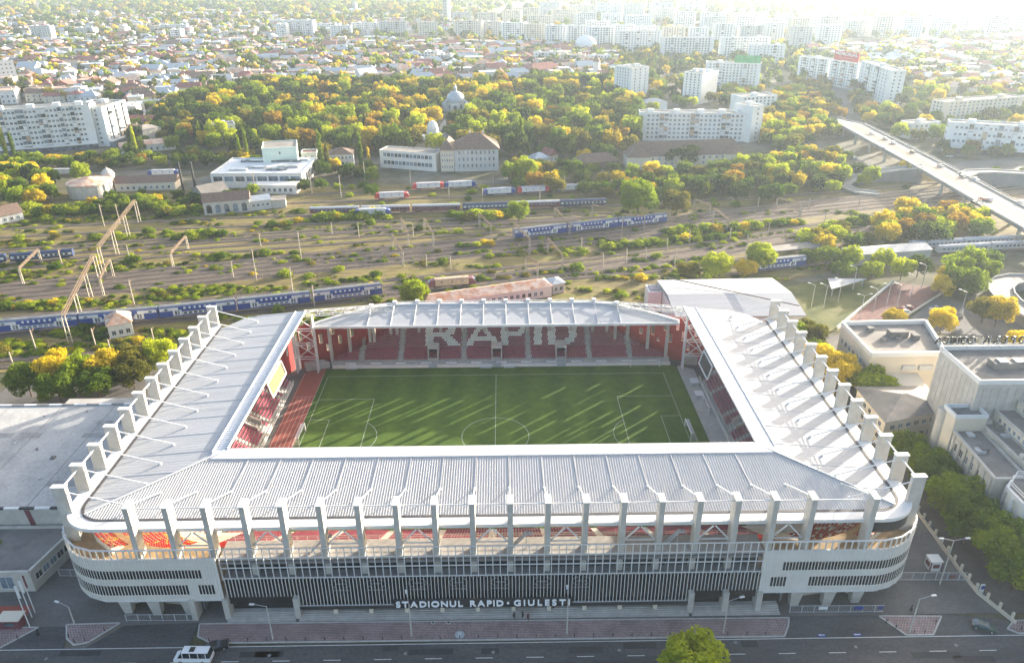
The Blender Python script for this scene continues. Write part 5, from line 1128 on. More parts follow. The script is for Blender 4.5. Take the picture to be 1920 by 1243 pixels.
# rooftop billboards
def billboard(label, P, h, t0, t1, m, texts, bh):
    a, b = Vector(P[0]), Vector(P[1]); p, q = a.lerp(b, t0), a.lerp(b, t1); r = thing('billboard', label, 'billboard', (p.x, p.y, h)); m_ = MB(); d = (q-p).normalized(); n_ = Vector((d.y, -d.x))
    m_.obox(((p.x+q.x)/2, (p.y+q.y)/2), math.atan2(d.y, d.x), (q-p).length/2, .3, h+1, h+1+bh); pn = m_.build('panel', M[m], r)
    k = MB()
    for i in range(5): c = p.lerp(q, i/4); k.beam((c.x-n_.x*.5, c.y-n_.y*.5, h), (c.x-n_.x*.5, c.y-n_.y*.5, h+bh), .3)
    k.build('supports', M['steel'], r)
    for txt, z, sz, col in texts:
        me, w = textmesh(txt, sz, .05, M[col]); o = bpy.data.objects.new('lettering', me); COL.objects.link(o); o.parent = r; c = (p+q)/2+n_*.36; o.location = Vector((c.x, c.y, h+1+z))-Vector((p.x, p.y, h)); o.rotation_euler = (PI/2, 0, math.atan2(d.y, d.x)); o['label'] = 'lettering across the billboard'
        o.scale = (min(1.6, (q-p).length*.9/w), 1, 1)
r, P, h = gb; billboard('green billboard on the roof of the wide white block', P, h, .52, .98, 'signgreen', [], 7)
r, P, h = rb_; billboard('red billboard with white lettering on the zigzag block', P, h, .1, .95, 'signred', [('MEMORIAL', 5.2, 4.2, 'white'), ('_ _ __ _ ___ _', 3.2, 2, 'white'), ('__ ___', .9, 2.2, 'white')], 9)
# ================================================================ trains
ON = ['first', 'second', 'third', 'fourth', 'fifth', 'sixth', 'seventh', 'eighth', 'ninth', 'tenth', 'eleventh', 'twelfth', 'thirteenth', 'fourteenth', 'fifteenth', 'sixteenth', 'seventeenth', 'eighteenth', 'nineteenth']
TN = ['', '', 'twenty', 'thirty', 'forty', 'fifty', 'sixty']
def nth(i): return ON[i] if i < 19 else (TN[(i+1)//10][:-1]+'ieth' if (i+1) % 10 == 0 else TN[(i+1)//10]+'-'+ON[(i+1) % 10-1])
def bogie(mb, x):
    for d in (-1.1, 1.1): mb.cyl(x+d, 0, .0, .0, .01) if False else None
    mb.box(x-1.7, x+1.7, -1.1, 1.1, .35, 1.0)
    for d in (-1.1, 1.1):
        for y in (-.78, .78): mb.beam((x+d, y-.07, .72), (x+d, y+.07, .72), .92, .92, n=10)
def proto(name, cat): o = bpy.data.objects.new(name, None); COL.objects.link(o); o['category'] = cat; ORG[o.name] = Vector((0, 0, 0)); return o
def tunnel(mb, L_, prof, m=0):                 # extrude a cross-section (y,z) along x
    n = len(prof)
    for (y0, z0), (y1, z1) in zip(prof, prof[1:]): mb.poly([(-L_, y0, z0), (-L_, y1, z1), (L_, y1, z1), (L_, y0, z0)], m)
    mb.poly([(-L_, y, z) for y, z in prof], m); mb.poly([(L_, y, z) for y, z in prof[::-1]], m)
def dd_coach():
    r = proto('double_deck_coach', 'train'); L_ = 13.1
    b = MB(); tunnel(b, L_, [(-1.38, .5), (-1.40, 1.9), (-1.40, 3.7), (-1.15, 4.3), (1.15, 4.3), (1.40, 3.7), (1.40, 1.9), (1.38, .5)]); b.build('body', M['blue'], r)
    f = MB(); tunnel(f, L_-.1, [(-1.16, 4.25), (-.9, 4.62), (0, 4.75), (.9, 4.62), (1.16, 4.25)]); f.build('roof', M['traingrey'], r)
    for s in (-1, 1):
        w = MB()
        for x0, x1 in ((-12.9, -6.6), (6.4, 12.9)): MB().box(x0, x1, s*1.42-.03, s*1.42+.03, 2.91, 4.0).build('white_panel', M['white'], r)
        for x0, x1 in ((-8.6, -5.6), (5.4, 8.4)): MB().box(x0, x1, s*1.42-.03, s*1.42+.03, .9, 2.9).build('door_surround', M['white'], r)
        MB().box(-5.5, 5.3, s*1.415-.03, s*1.415+.03, 1.05, 2.1).build('window_band', M['white'], r)
        k = MB()
        for i in range(6): x = -4.4+i*1.75; k.box(x-.6, x+.6, s*1.45-.03, s*1.44+.03, 1.25, 1.95); 
        k.box(10.2, 11.3, s*1.46-.03, s*1.46+.03, 3.1, 3.7); k.box(-11.3, -10.2, s*1.46-.03, s*1.46+.03, 3.1, 3.7); tag(k.build('windows', M['glass'], r), None, None, None, 'stuff')
        u = MB()
        for i in range(6): x = -4.4+i*1.75; u.box(x-.35, x+.35, s*1.43-.04, s*1.43+.04, 3.15, 3.95)
        tag(u.build('upper_windows', M['white'], r), None, None, None, 'stuff')
        for x in (-7.1, 6.9):
            for dx in (-.45, .45): MB().box(x+dx-.32, x+dx+.32, s*1.47-.02, s*1.47+.02, 1.1, 2.75).build('door', M['glass'], r)
    for x in (-9.8, 9.8): t = MB(); bogie(t, x); t.build('bogie', M['black'], r)
    return r
def coach(body, roof, band_, name='passenger_coach'):
    r = proto(name, 'train'); L_ = 12.4; b = MB(); tunnel(b, L_, [(-1.38, .9), (-1.40, 3.3), (1.40, 3.3), (1.38, .9)]); b.build('body', M[body], r); f = MB(); tunnel(f, L_, [(-1.42, 3.3), (-1.1, 3.85), (0, 4.1), (1.1, 3.85), (1.42, 3.3)]); f.build('roof', M[roof], r)
    for s in (-1, 1):
        if band_: MB().box(-L_+.4, L_-.4, s*1.41-.03, s*1.41+.03, 1.9, 2.95).build('livery_band', M[band_], r)
        k = MB()
        for i in range(11): x = -10+i*2; k.box(x-.62, x+.62, s*1.45-.03, s*1.45+.03, 2.0, 2.85)
        tag(k.build('windows', M['glass'], r), None, None, None, 'stuff')
    for x in (-9, 9): t = MB(); bogie(t, x); t.build('bogie', M['black'], r)
    return r
def loco(body, mid, roof):
    r = proto('electric_locomotive', 'locomotive'); b = MB(); L_ = 9.2
    pr = [(-L_, .9), (-L_-.2, 2.0), (-L_+.9, 3.5), (L_-.9, 3.5), (L_+.2, 2.0), (L_, .9)]
    for (x0, z0), (x1, z1) in zip(pr, pr[1:]+pr[:1]): b.poly([(x0, -1.45, z0), (x0, 1.45, z0), (x1, 1.45, z1), (x1, -1.45, z1)])
    b.poly([(x, -1.45, z) for x, z in pr][::-1]); b.poly([(x, 1.45, z) for x, z in pr]); b.build('body', M[body], r)
    MB().box(-6.6, 6.6, -1.5, 1.5, 1.1, 3.4).build('side_panel', M[mid], r); f = MB(); tunnel(f, 6.8, [(-1.4, 3.45), (-1, 3.9), (1, 3.9), (1.4, 3.45)]); f.build('roof', M[roof], r)
    for x in (-4.2, 0, 4.2):
        for s in (-1, 1): t = MB(); t.beam((x, s*1.5, 2.6), (x, s*1.56, 2.6), .6, .6, n=10); t.build('porthole', M['glass'], r)
    for x in (-9.0, 9.0): MB().box(x-.35, x+.35, -1.1, 1.1, 2.35, 3.0).build('windscreen', M['glass'], r)
    for x in (-5.2, 5.2):
        t = MB(); t.beam((x-.9, 0, 3.9), (x+.5, 0, 4.7), .1); t.beam((x+.5, 0, 4.7), (x-.4, 0, 5.3), .1); t.beam((x-.4, -.9, 5.3), (x-.4, .9, 5.3), .12); t.build('pantograph', M['rust'], r)
    for x in (-5.6, 5.6): t = MB(); bogie(t, x); t.build('bogie', M['black'], r)
    return r
used = set()
def put(p, pl, x, label, group=None, z=.33):
    X, Y, a = on_track(pl, x); o = p if p.name not in used else copy_tree(p); used.add(p.name); o.location = (X, Y, z); o.rotation_euler = (0, 0, a); o['label'] = label
    if group: o['group'] = group
    elif 'group' in o: del o['group']
    return o
DD = dd_coach(); ordn = ['rightmost', 'second', 'third', 'fourth', 'fifth', 'sixth']
for k in range(6): put(DD, NEAR, -57.5-k*26.1, ('%s coach of the long blue and white double deck train' % ordn[k]) if k == 0 else '%s coach from the right of the long blue and white double deck train' % ordn[k], 'coaches of the double deck train by the stadium')
for k, n_ in enumerate(('leftmost', 'middle', 'rightmost')): put(DD, MIDB, 20+k*25.4, '%s double deck coach of the short train across the main line' % n_, 'coaches of the short double deck train')
put(DD, RT, 117, 'dark double deck coach standing behind the white sports hall', 'trains at right')
CB = coach('navy', 'navy', 'white'); put(CB, UP1, -199, 'single deck blue and white coach in the weedy yard at left'); put(CB, UP1, -225, 'single deck blue and white coach cut by the left edge')
CM = coach('maroon', 'silver', 'maroon', 'maroon_coach')
for x, l in ((-84, 'leftmost maroon coach with silver roof in the far siding'), (-58, 'middle maroon coach with silver roof in the far siding'), (-32, 'right maroon coach with silver roof in the far siding')): put(CM, UP3, x, l, 'maroon coaches in the far siding')
put(CB, UP3, -6, 'blue and white coach right of the silver roofed maroon coaches', 'blue coaches in the far siding'); put(CM, UP3, 20, 'maroon freight-like coach between two blue coaches', 'maroon coaches in the far siding'); put(CB, UP3, 45, 'blue and white coach at the right end of the far siding', 'blue coaches in the far siding')
LT = loco('maroon', 'tan', 'tan'); put(LT, LOCO, -18, 'tan and brown electric locomotive standing alone behind the far stand')
LW = loco('signred', 'white', 'silver'); LB = loco('blue', 'white', 'silver')
for px, py, p, pl, l in ((738, 368, LW, UP4, 'white and red locomotive at the left of the far loco row'), (936, 364, LB, UP4, 'white and blue locomotive in the far loco row'), (1000, 365, LW, UP4, 'white and red locomotive in the middle of the far loco row'), (1066, 367, LB, UP4, 'white locomotive at the right end of the far loco row'), (806, 348, LW, UP5, 'red and white locomotive below the school wing'), (864, 347, LB, UP5, 'white locomotive below the brown roofed public building')):
    put(p, pl, G(px, py).x, l, 'locomotives in the far yard')
o = put(LB, UP3, -64, 'blue locomotive in front of the maroon coaches'); o.location.y -= 4.6
def placeobj(p, px, py, ang, label, group=None):
    c = G(px, py); o = p if p.name not in used else copy_tree(p); used.add(p.name); o.location = (c.x, c.y, .05); o.rotation_euler = (0, 0, ang); o['label'] = label
    if group: o['group'] = group
    elif 'group' in o: del o['group']
    return o
placeobj(LB, 308, 330, .05, 'white and blue locomotive between the water tower and the works', 'locomotives in the far yard'); placeobj(LW, 124, 328, .05, 'small red locomotive behind the round reservoir', 'locomotives in the far yard')
CG = coach('grey', 'silver', 'silver', 'grey_coach')
for k in range(3): put(CG, offset(RT, 7), 196+k*25.5, '%s pale grey coach on the upper siding at right' % ('left', 'middle', 'right')[k], 'pale grey coaches at right')
for k in range(2): put(CG, RT, 205+k*25.5, '%s pale grey coach on the lower siding at right' % ('left', 'right')[k], 'pale grey coaches at right')
c = thing('train_shed', 'long grey roofed train shed at right behind yellow trees', 'shed', (160, 126, 0)); P = [(150, 124), (186, 130), (184.5, 139), (148.5, 133)]; occ(P, 1); MB().prism(P, 0, 5).build('wall', M['grey'], c); m_ = MB(); hiproof(m_, P, 5, 1.4, .4, 0); m_.build('roof', M['silver'], c)
c = thing('train_shed', 'brown flat roofed platform shelter over the dark coach', 'shed', (112, 126, 0)); P = [(110, 127.5), (142, 135), (140, 142), (108, 133)]; occ(P, 1); MB().prism(P, 4.6, 5.1).build('roof', M['tarl'], c); m_ = MB(); [m_.beam((x, y, 0), (x, y, 4.6), .4) for x, y in P]; m_.build('posts', M['conc'], c)
# ================================================================ gantries and poles
def portal(label, A, B, h=None, top=None, big=False):
    a, b = G(*A), G(*B); h = h or HT(a, top); r = thing('catenary_portal', label, 'gantry', a, 'catenary portals of the rail yard')
    w = .65 if big else .35; v = (b-a).normalized(); n_ = Vector((-v.y, v.x, 0))
    for c in ([a, b] if not big else [a, a.lerp(b, .33), a.lerp(b, .66), b]):
        t = MB()
        for s in (-1, 1): t.beam(c+n_*s*w, c+n_*s*w*.8+Vector((0, 0, h)), .28)
        for k in range(1, 5): t.beam(c+n_*w+Vector((0, 0, h*k/5)), c-n_*w+Vector((0, 0, h*k/5)), .16)
        t.build('leg', M['pole'], r)
    t = MB(); L_ = (b-a).length; k = max(4, int(L_/2))
    up = Vector((0, 0, h)); dz = Vector((0, 0, 1.0 if big else .7))
    for s in (-1, 1): t.beam(a+n_*s*w*.7+up, b+n_*s*w*.7+up, .16); t.beam(a+n_*s*w*.7+up+dz, b+n_*s*w*.7+up+dz, .16)
    for i in range(k):
        p, q = a.lerp(b, i/k), a.lerp(b, (i+1)/k)
        for s in (-1, 1): t.beam(p+n_*s*w*.7+up, q+n_*s*w*.7+up+dz, .09)
        t.beam(p+n_*w*.7+up+dz, q-n_*w*.7+up+dz, .09)
    t.build('truss_beam', M['rust'], r)
portal('tall double legged truss gantry over the long double deck train', (132, 642), (187, 521), top=594, big=True)
portal('tall truss gantry end covered in creeper at the far left yard', (196, 512), (262, 418), h=11, big=True)
portal('short portal just behind the tall truss gantry', (195, 556), (213, 518), top=524)
portal('slim portal over the single blue coach at left', (44, 533), (79, 496), top=505); portal('slim leaning portal left of the overgrown tracks', (325, 501), (353, 468), top=476)
PX_ = [((754, 435), (766, 464), 411), ((796, 436), (813, 464), 411), ((737, 467), (756, 500), 440), ((899, 427), (921, 451), 402), ((1040, 408), (1068, 441), 391), ((964, 450), (993, 479), 421), ((1027, 476), (1054, 508), 449), ((986, 516), (1008, 529), 482), ((1165, 455), (1205, 457), 404), ((1337, 415), (1362, 435), 393), ((1110, 407), (1150, 420), 385), ((1216, 400), (1255, 412), 380), ((1300, 398), (1330, 408), 376), ((1455, 392), (1500, 405), 372)]
for i, (A, B, t_) in enumerate(sorted(PX_)): portal('slim rusty catenary portal, %s from the left right of the chimneys' % nth(i), A, B, top=t_)
PL = [(116, 494, 467), (243, 486, 460), (438, 521, 490), (481, 524, 465), (252, 571, 525), (590, 574, 535), (551, 560, 498), (68, 657, 617), (180, 650, 616), (210, 668, 636), (290, 645, 615), (800, 502, 477), (845, 505, 480), (1130, 500, 478), (1174, 494, 465), (1265, 497, 468), (1250, 470, 448), (1210, 488, 465), (673, 445, 418), (565, 487, 423), (489, 462, 438), (623, 440, 424), (775, 446, 420), (1090, 470, 455), (1292, 455, 433), (1368, 450, 432), (1400, 465, 440), (1440, 440, 418), (480, 365, 318), (585, 362, 322), (640, 372, 310), (660, 330, 300), (685, 345, 298), (770, 345, 318), (1058, 358, 330), (1100, 345, 322), (1145, 362, 338), (1215, 380, 352), (905, 378, 352), (842, 372, 348), (925, 350, 330), (1012, 380, 352), (1515, 395, 372), (1545, 420, 400), (1610, 385, 360), (1495, 470, 450), (1420, 395, 370), (1375, 380, 355), (30, 700, 660), (225, 420, 383), (196, 425, 383)]
for i, (x, y, t_) in enumerate(sorted(PL)):
    c = G(x, y); h = max(6, min(13, HT(c, t_))); r = thing('catenary_pole', 'single pale concrete catenary pole, %s from the left in the rail yard' % nth(i), 'pole', c, 'catenary poles of the rail yard'); m_ = MB(); m_.cyl(c.x, c.y, -.1, h, .24, .17, 7); m_.build('shaft', M['pole'], r)
    t = MB(); t.beam((c.x, c.y, h*.86), (c.x-.3, c.y+2.6, h*.9), .09); t.beam((c.x, c.y, h*.72), (c.x-.3, c.y+2.4, h*.88), .07); t.build('bracket', M['rust'], r)
# ================================================================ vehicles
def carproto(col, kind='car'):
    m = mat('paint_'+str(len(bpy.data.materials)), col, .35, .04, .5, coat=.4); r = proto('parked_car' if kind == 'car' else 'minibus', kind); 
    if kind == 'car':
        L_, w = 2.15, .88; b = MB(); pr = [(-L_, .35), (-L_, .78), (-1.9, .92), (-.95, .98), (1.5, 1.0), (L_-.05, .9), (L_, .4)]
        cab = [(-1.0, .96), (-.35, 1.43), (1.05, 1.43), (1.75, .98)]
    else:
        L_, w = 3.4, 1.0; pr = [(-L_, .35), (-L_, 1.0), (-2.7, 1.3), (-2.3, 1.35), (L_, 1.35), (L_, .4)]; cab = [(-2.65, 1.3), (-1.8, 2.5), (L_-.25, 2.55), (L_-.02, 1.33)]
    b = MB()
    for (x0, z0), (x1, z1) in zip(pr, pr[1:]+pr[:1]): b.poly([(x0, w, z0), (x0, -w, z0), (x1, -w, z1), (x1, w, z1)][::-1])
    b.poly([(x, -w, z) for x, z in pr][::-1]); b.poly([(x, w, z) for x, z in pr]); b.build('body', m, r)
    g = MB(); wi = w*.86
    for (x0, z0), (x1, z1) in zip(cab, cab[1:]+cab[:1]): g.poly([(x0, w*.95 if z0 < 1.4 else wi, z0), (x0, -w*.95 if z0 < 1.4 else -wi, z0), (x1, -w*.95 if z1 < 1.4 else -wi, z1), (x1, w*.95 if z1 < 1.4 else wi, z1)][::-1])
    g.poly([(x, -(w*.95 if z < 1.4 else wi), z) for x, z in cab][::-1]); g.poly([(x, w*.95 if z < 1.4 else wi, z) for x, z in cab]); g.build('cabin_glass', M['glass'], r)
    (xa, za), (xb, zb) = cab[1], cab[2]; MB().box(xa+.05, xb-.02, -wi+.02, wi-.02, za-.05, za+.04 if kind == 'car' else zb+.03).build('roof_panel', m, r)
    if kind != 'car':
        for x in (-1.6, -.2, 1.3, 2.7): MB().box(x-.05, x+.05, -w*.97, w*.97, 1.3, 2.45).build('pillar', m, r)
        MB().box(-.4, .5, -.5, .5, 2.56, 2.72).build('roof_unit', M['black'], r)
    wx = (-1.35, 1.3) if kind == 'car' else (-2.2, 1.9)
    for x in wx:
        for s in (-1, 1):
            t = MB(); t.beam((x, s*(w-.16), .33), (x, s*(w+.02), .33), .66, .66, n=14); wh = t.build('wheel', M['rubber'], r); t = MB(); t.beam((x, s*(w+.0), .33), (x, s*(w+.03), .33), .36, .36, n=10); t.build('rim', M['steel'], wh)
    for s in (-1, 1): MB().box(-L_-.03, -L_+.05, s*.6-.18, s*.6+.18, .62, .78).build('headlight', M['white'], r); MB().box(L_-.05, L_+.03, s*.62-.15, s*.62+.15, .62, .82).build('tail_light', M['signred'], r)
    return r
CP = {'white': carproto((.7, .7, .7)), 'silver': carproto((.35, .36, .38)), 'black': carproto((.02, .02, .022)), 'red': carproto((.30, .03, .03)), 'dark green': carproto((.02, .06, .055))}
def car(col, c, ang, label, z=0, group=None):
    p = CP[col]; o = p if p.name not in used else copy_tree(p); used.add(p.name); o.location = (c[0], c[1], z); o.rotation_euler = (0, 0, ang); o['label'] = label
    if group: o['group'] = group
    elif 'group' in o: del o['group']
car('black', G(406, 1216), PI+.35, 'black hatchback parked behind the white minibus', .03); car('dark green', G(1843, 1178), PI-.45, 'dark green estate car turning into the side drive', .03)
mbus = carproto((.75, .75, .75), 'minibus'); c = G(365, 1236); mbus.location = (c.x, c.y, .03); mbus.rotation_euler = (0, 0, -.03); mbus['label'] = 'white minibus with dark windows driving on the street'
cols = ['white', 'silver', 'white', 'silver', 'black', 'silver', 'black', 'white', 'red', 'white', 'silver', 'black', 'black']
for i, (x, y) in enumerate([(1634, 249), (1660, 259), (1675, 267), (1653, 276), (1711, 284), (1763, 310), (1804, 330), (1829, 335), (1841, 372), (1854, 373), (1915, 379), (1827, 380), (1836, 384)]):
    c = G(x, y+3, 9.0); car(cols[i], c, PI/2+.06 if i not in (3, 8, 9) else -PI/2+.06, '%s car on the overpass, %s counted from its far end' % (cols[i], nth(i)), 9.02, 'cars on the overpass')
for x, y, col, l, a in ((1701, 580, 'red', 'dark red car parked beside the brick red lot', .1), (1695, 588, 'white', 'white car parked next to the dark red car', .1), (1753, 581, 'silver', 'silver car parked in the middle of the car park', .3), (1795, 600, 'black', 'black car half hidden under the round yellow tree', .6), (1665, 475, 'white', 'white car on the track-side lane behind yellow trees', .1), (1586, 290, 'silver', 'silver car on the road left of the overpass', .1), (1600, 299, 'white', 'white car waiting on the road under the overpass', .1), (1657, 320, 'silver', 'silver car on the curved slip road', .2), (1635, 315, 'black', 'black car on the curved slip road', .2), (1780, 295, 'white', 'white car in front of the low white block at right', .05), (1445, 306, 'silver', 'silver car parked by the salmon balcony slab', .1), (1462, 310, 'white', 'white car parked by the salmon balcony slab', .1)): car(col, G(x, y), a, l, .05)
b = thing('bus', 'cream roofed bus cut by the lower left corner', 'bus', (-92, -76.2, 0)); m_ = MB(); m_.box(-99, -86.6, -77.6, -75.1, .5, 2.9); m_.build('body', M['cream'], b); MB().box(-98.9, -86.7, -77.5, -75.2, 2.9, 3.1).build('roof', M['concl'], b); MB().box(-98.8, -87, -75.12, -75.05, 1.5, 2.5).build('side_window', M['glass'], b)
for x in (-96.5, -89): 
    for y in (-77.5, -75.3): t = MB(); t.beam((x, y, .5), (x, y+.2, .5), .95, .95, n=12); t.build('wheel', M['rubber'], b)
# ================================================================ street furniture
def lamp(label, c, h, arms, L_=2.2, group='street lamps'):
    r = thing('street_lamp', label, 'lamp post', c, group); m_ = MB(); m_.cyl(c.x, c.y, 0, h, .16, .09, 8); m_.build('pole', M['concl'], r)
    for a in arms:
        e = Vector((c.x+L_*math.cos(a), c.y+L_*math.sin(a), h+.55)); m_ = MB(); m_.beam((c.x, c.y, h-.05), e, .09, .09, n=6); m_.build('arm', M['steel'], r); f = e+Vector((.9*math.cos(a), .9*math.sin(a), .05)); m_ = MB(); m_.beam(e, f, .34, .2); m_.build('lamp_head', M['white'], r)
for (x, y), tp, ar, l in (((140, 1170), 1135, [PI*.9], 'street lamp at the left corner of the stadium forecourt'), ((512, 1198), 1134, [PI], 'street lamp on the pavement near the black car'), ((772, 1192), 1130, [PI/2+.3], 'street lamp under the first letters of the stadium sign'), ((1063, 1188), 1122, [PI/2], 'street lamp at the end of the stadium sign'), ((1356, 1186), 1124, [.15], 'street lamp on the pavement right of the stadium sign'), ((1705, 1185), 1120, [.1], 'street lamp on the paved island at right')):
    c = G(x, y); lamp(l, c, HT(c, tp)-.3, ar)
c = G(1762, 1095); lamp('twin armed lamp behind the side gate at right', c, HT(c, 1013), [0, PI])
for i, (x, y) in enumerate([(1521, 577), (1544, 578), (1571, 567), (1599, 543), (1612, 597), (1637, 585), (1661, 576), (1681, 577), (1707, 558), (1728, 538), (1801, 590)]):
    lamp('tall lamp post around the brick red lot, %s from the left' % nth(i), G(x, y), 9, [0, PI] if i in (4, 6) else [PI*.85], 1.8, 'lamp posts around the brick red lot')
bp = MB(); bp.cyl(0, 0, 0, .85, .09, .07, 8); bm = bp.mesh('bollard', M['black'])
BX = [(-54+k*3.66, -68.2+(-.006)*(-54+k*3.66+54)*.5) for k in range(30)]+[(76.5, -66), (77.7, -67.4), (80.6, -68.6), (82.6, -68.7), (86, -66.3), (-81.5, -66.5), (-79.6, -68), (-77.8, -67.6), (-75.2, -65.3), (101.5, -68.2), (104, -68.6), (107, -68.6), (-91, -66.8), (-93.5, -68.3)]
for x, y in BX: o = bpy.data.objects.new('bollard', bm); COL.objects.link(o); o.location = (x, y, .12); tag(o, 'thin black bollard along the pavement edge', 'bollard', 'bollards along the pavement')
def fence(label, pl, h, step=2.4, m='fence', group=None, signs=()):
    r = thing('fence', label, 'fence', (pl[0][0], pl[0][1], 0), group)
    for x, y, a in along(pl, step): MB().obox((x, y), a, .06, .06, 0, h).build('post', M[m], r)
    for a, b in zip(pl[:-1], pl[1:]):
        for z in (h-.05, .2): MB().beam((*a, z), (*b, z), .08).build('fence_rail', M[m], r)
        t = MB(); n_ = int((Vector(b)-Vector(a)).length/.3)
        for i in range(n_): c = Vector(a).lerp(Vector(b), (i+.5)/n_); t.beam((c.x, c.y, .2), (c.x, c.y, h), .03)
        tag(t.build('fence_bars', M[m], r), None, None, None, 'stuff')
    for x, y, w, z, col in signs: MB().box(x-w, x+w, y-.06, y-.02, z, z+.8).build('fence_sign', M[col], r)
fence('grey mesh fence under the right end of the stadium front', [(58.5, -63.2), (77, -63.4)], 1.9, signs=((65, -63.3, .9, .9, 'white'), (72, -63.4, .9, .9, 'blue'), (76.3, -63.45, .5, .9, 'blue')))
fence('grey mesh fence under the left end of the stadium front', [(-72, -62.9), (-58.5, -63.1)], 1.8); fence('grey gate fence closing the drive right of the stadium', [(84.5, -55), (98, -55.3)], 2.2, signs=((95, -55.35, .6, .8, 'maroon'),)); fence('grey gate fence closing the alley left of the stadium', [(-91.5, -50.5), (-84.5, -50.8)], 2)
r = thing('boundary_wall', 'low pale wall with square posts along the right drive', 'wall', (98, -45, 0)); pl = [(98.6, -34), (98.2, -52), (98.4, -59), (101.3, -66.8)]
for a, b in zip(pl[:-1], pl[1:]): MB().beam((*a, .35), (*b, .35), .4, .75).build('plinth', M['cream'], r)
for x, y, a in along(pl, 2.7): MB().obox((x, y), a, .22, .22, 0, 2.1).build('post', M['cream'], r)
k = thing('kiosk', 'small white cube kiosk with dark red edges behind the side gate', 'kiosk', (93, -51.5, 0)); MB().box(91.8, 94.2, -52.6, -50.4, 0, 2.5).build('body', M['white'], k); MB().box(91.7, 94.3, -52.7, -50.3, 2.5, 2.65).build('roof', M['fwhite'], k); MB().box(92.3, 93.7, -52.66, -52.58, .9, 1.9).build('window', M['maroon'], k); MB().box(91.74, 91.82, -52.2, -50.8, .9, 1.9).build('window', M['maroon'], k)
for x in (91.85, 94.15): MB().box(x-.12, x+.12, -52.68, -52.56, 0, 2.45).build('edge_trim', M['maroon'], k)
for i, (px, py, tp) in enumerate(((56, 1175, 1098), (60, 1157, 1088), (66, 1148, 1078))):
    c = G(px, py); h = HT(c, tp); f = thing('flagpole', '%s of three tall white flagpoles at the lower left' % ('nearest', 'middle', 'farthest')[i], 'flagpole', c, 'flagpoles at the lower left'); m_ = MB(); m_.cyl(c.x, c.y, 0, h, .12, .06, 8); m_.build('pole', M['white'], f); MB().box(c.x-.03, c.x+.5, c.y-.02, c.y+.02, h-3.2, h-.1).build('flag', M['maroon' if i == 2 else 'white'], f)
c = G(26, 1172); k = thing('ticket_booth', 'small maroon and cream booth near the flagpoles', 'booth', c); MB().box(c.x-2, c.x+2, c.y-1, c.y+1.2, 0, 2.2).build('body', M['maroon'], k); MB().box(c.x-2.2, c.x+2.2, c.y-1.2, c.y+1.4, 2.2, 2.45).build('roof', M['cream'], k); MB().box(c.x-1, c.x+1, c.y-1.06, c.y-.98, .8, 1.7).build('hatch', M['glass'], k)
sheet('red_forecourt', [(-100, -64), (-92, -64), (-93, -58.5), (-100, -58.5)], .015, M['track'])
c = G(1838, 1112); k = thing('info_totem', 'small blue and white information totem under the right trees', 'sign', c); MB().box(c.x-.4, c.x+.4, c.y-.15, c.y+.15, 0, 2.4).build('panel', M['white'], k); MB().box(c.x-.36, c.x+.36, c.y-.2, c.y-.16, 1.3, 2.2).build('face', M['blue'], k)
for px, py, l in ((1540, 1191, 'left'), (1607, 1190, 'right')):
    c = G(px, py); k = thing('road_panel', '%s of two small blue and white arrow panels on the road' % l, 'road sign', c); MB().box(c.x-.75, c.x+.75, c.y-.35, c.y+.35, .03, .16).build('panel', M['blue'], k); m_ = MB(); m_.box(c.x-.3, c.x+.6, c.y-.1, c.y+.1, .17, .18); m_.poly([(c.x-.6, c.y, .18), (c.x-.3, c.y-.24, .18), (c.x-.3, c.y+.24, .18)]); m_.build('arrow', M['white'], k)
c = G(862, 1190); k = thing('pavement_mark', 'pale round P parking symbol painted on the pavement', 'road marking', (c.x, c.y, .12)); m_ = MB(); m_.cyl(c.x, c.y, .121, .125, .95, .95, 20); m_.build('disc', M['zinc'], k); me, w = textmesh('P', 1.5, .002, M['white']); o = bpy.data.objects.new('letter', me); COL.objects.link(o); o.parent = k; o.location = (0, -.5, .01)
for px, py, l in ((812, 1167, 'left'), (841, 1167, 'right')):
    c = G(px, py); k = thing('manhole', '%s of two round manhole covers by the steps' % l, 'manhole', (c.x, c.y, .12)); m_ = MB(); m_.cyl(c.x, c.y, .121, .126, .42, .42, 14); m_.build('ring', M['kerbw'], k); m_ = MB(); m_.cyl(c.x, c.y, .126, .13, .3, .3, 12); m_.build('lid', M['black'], k)
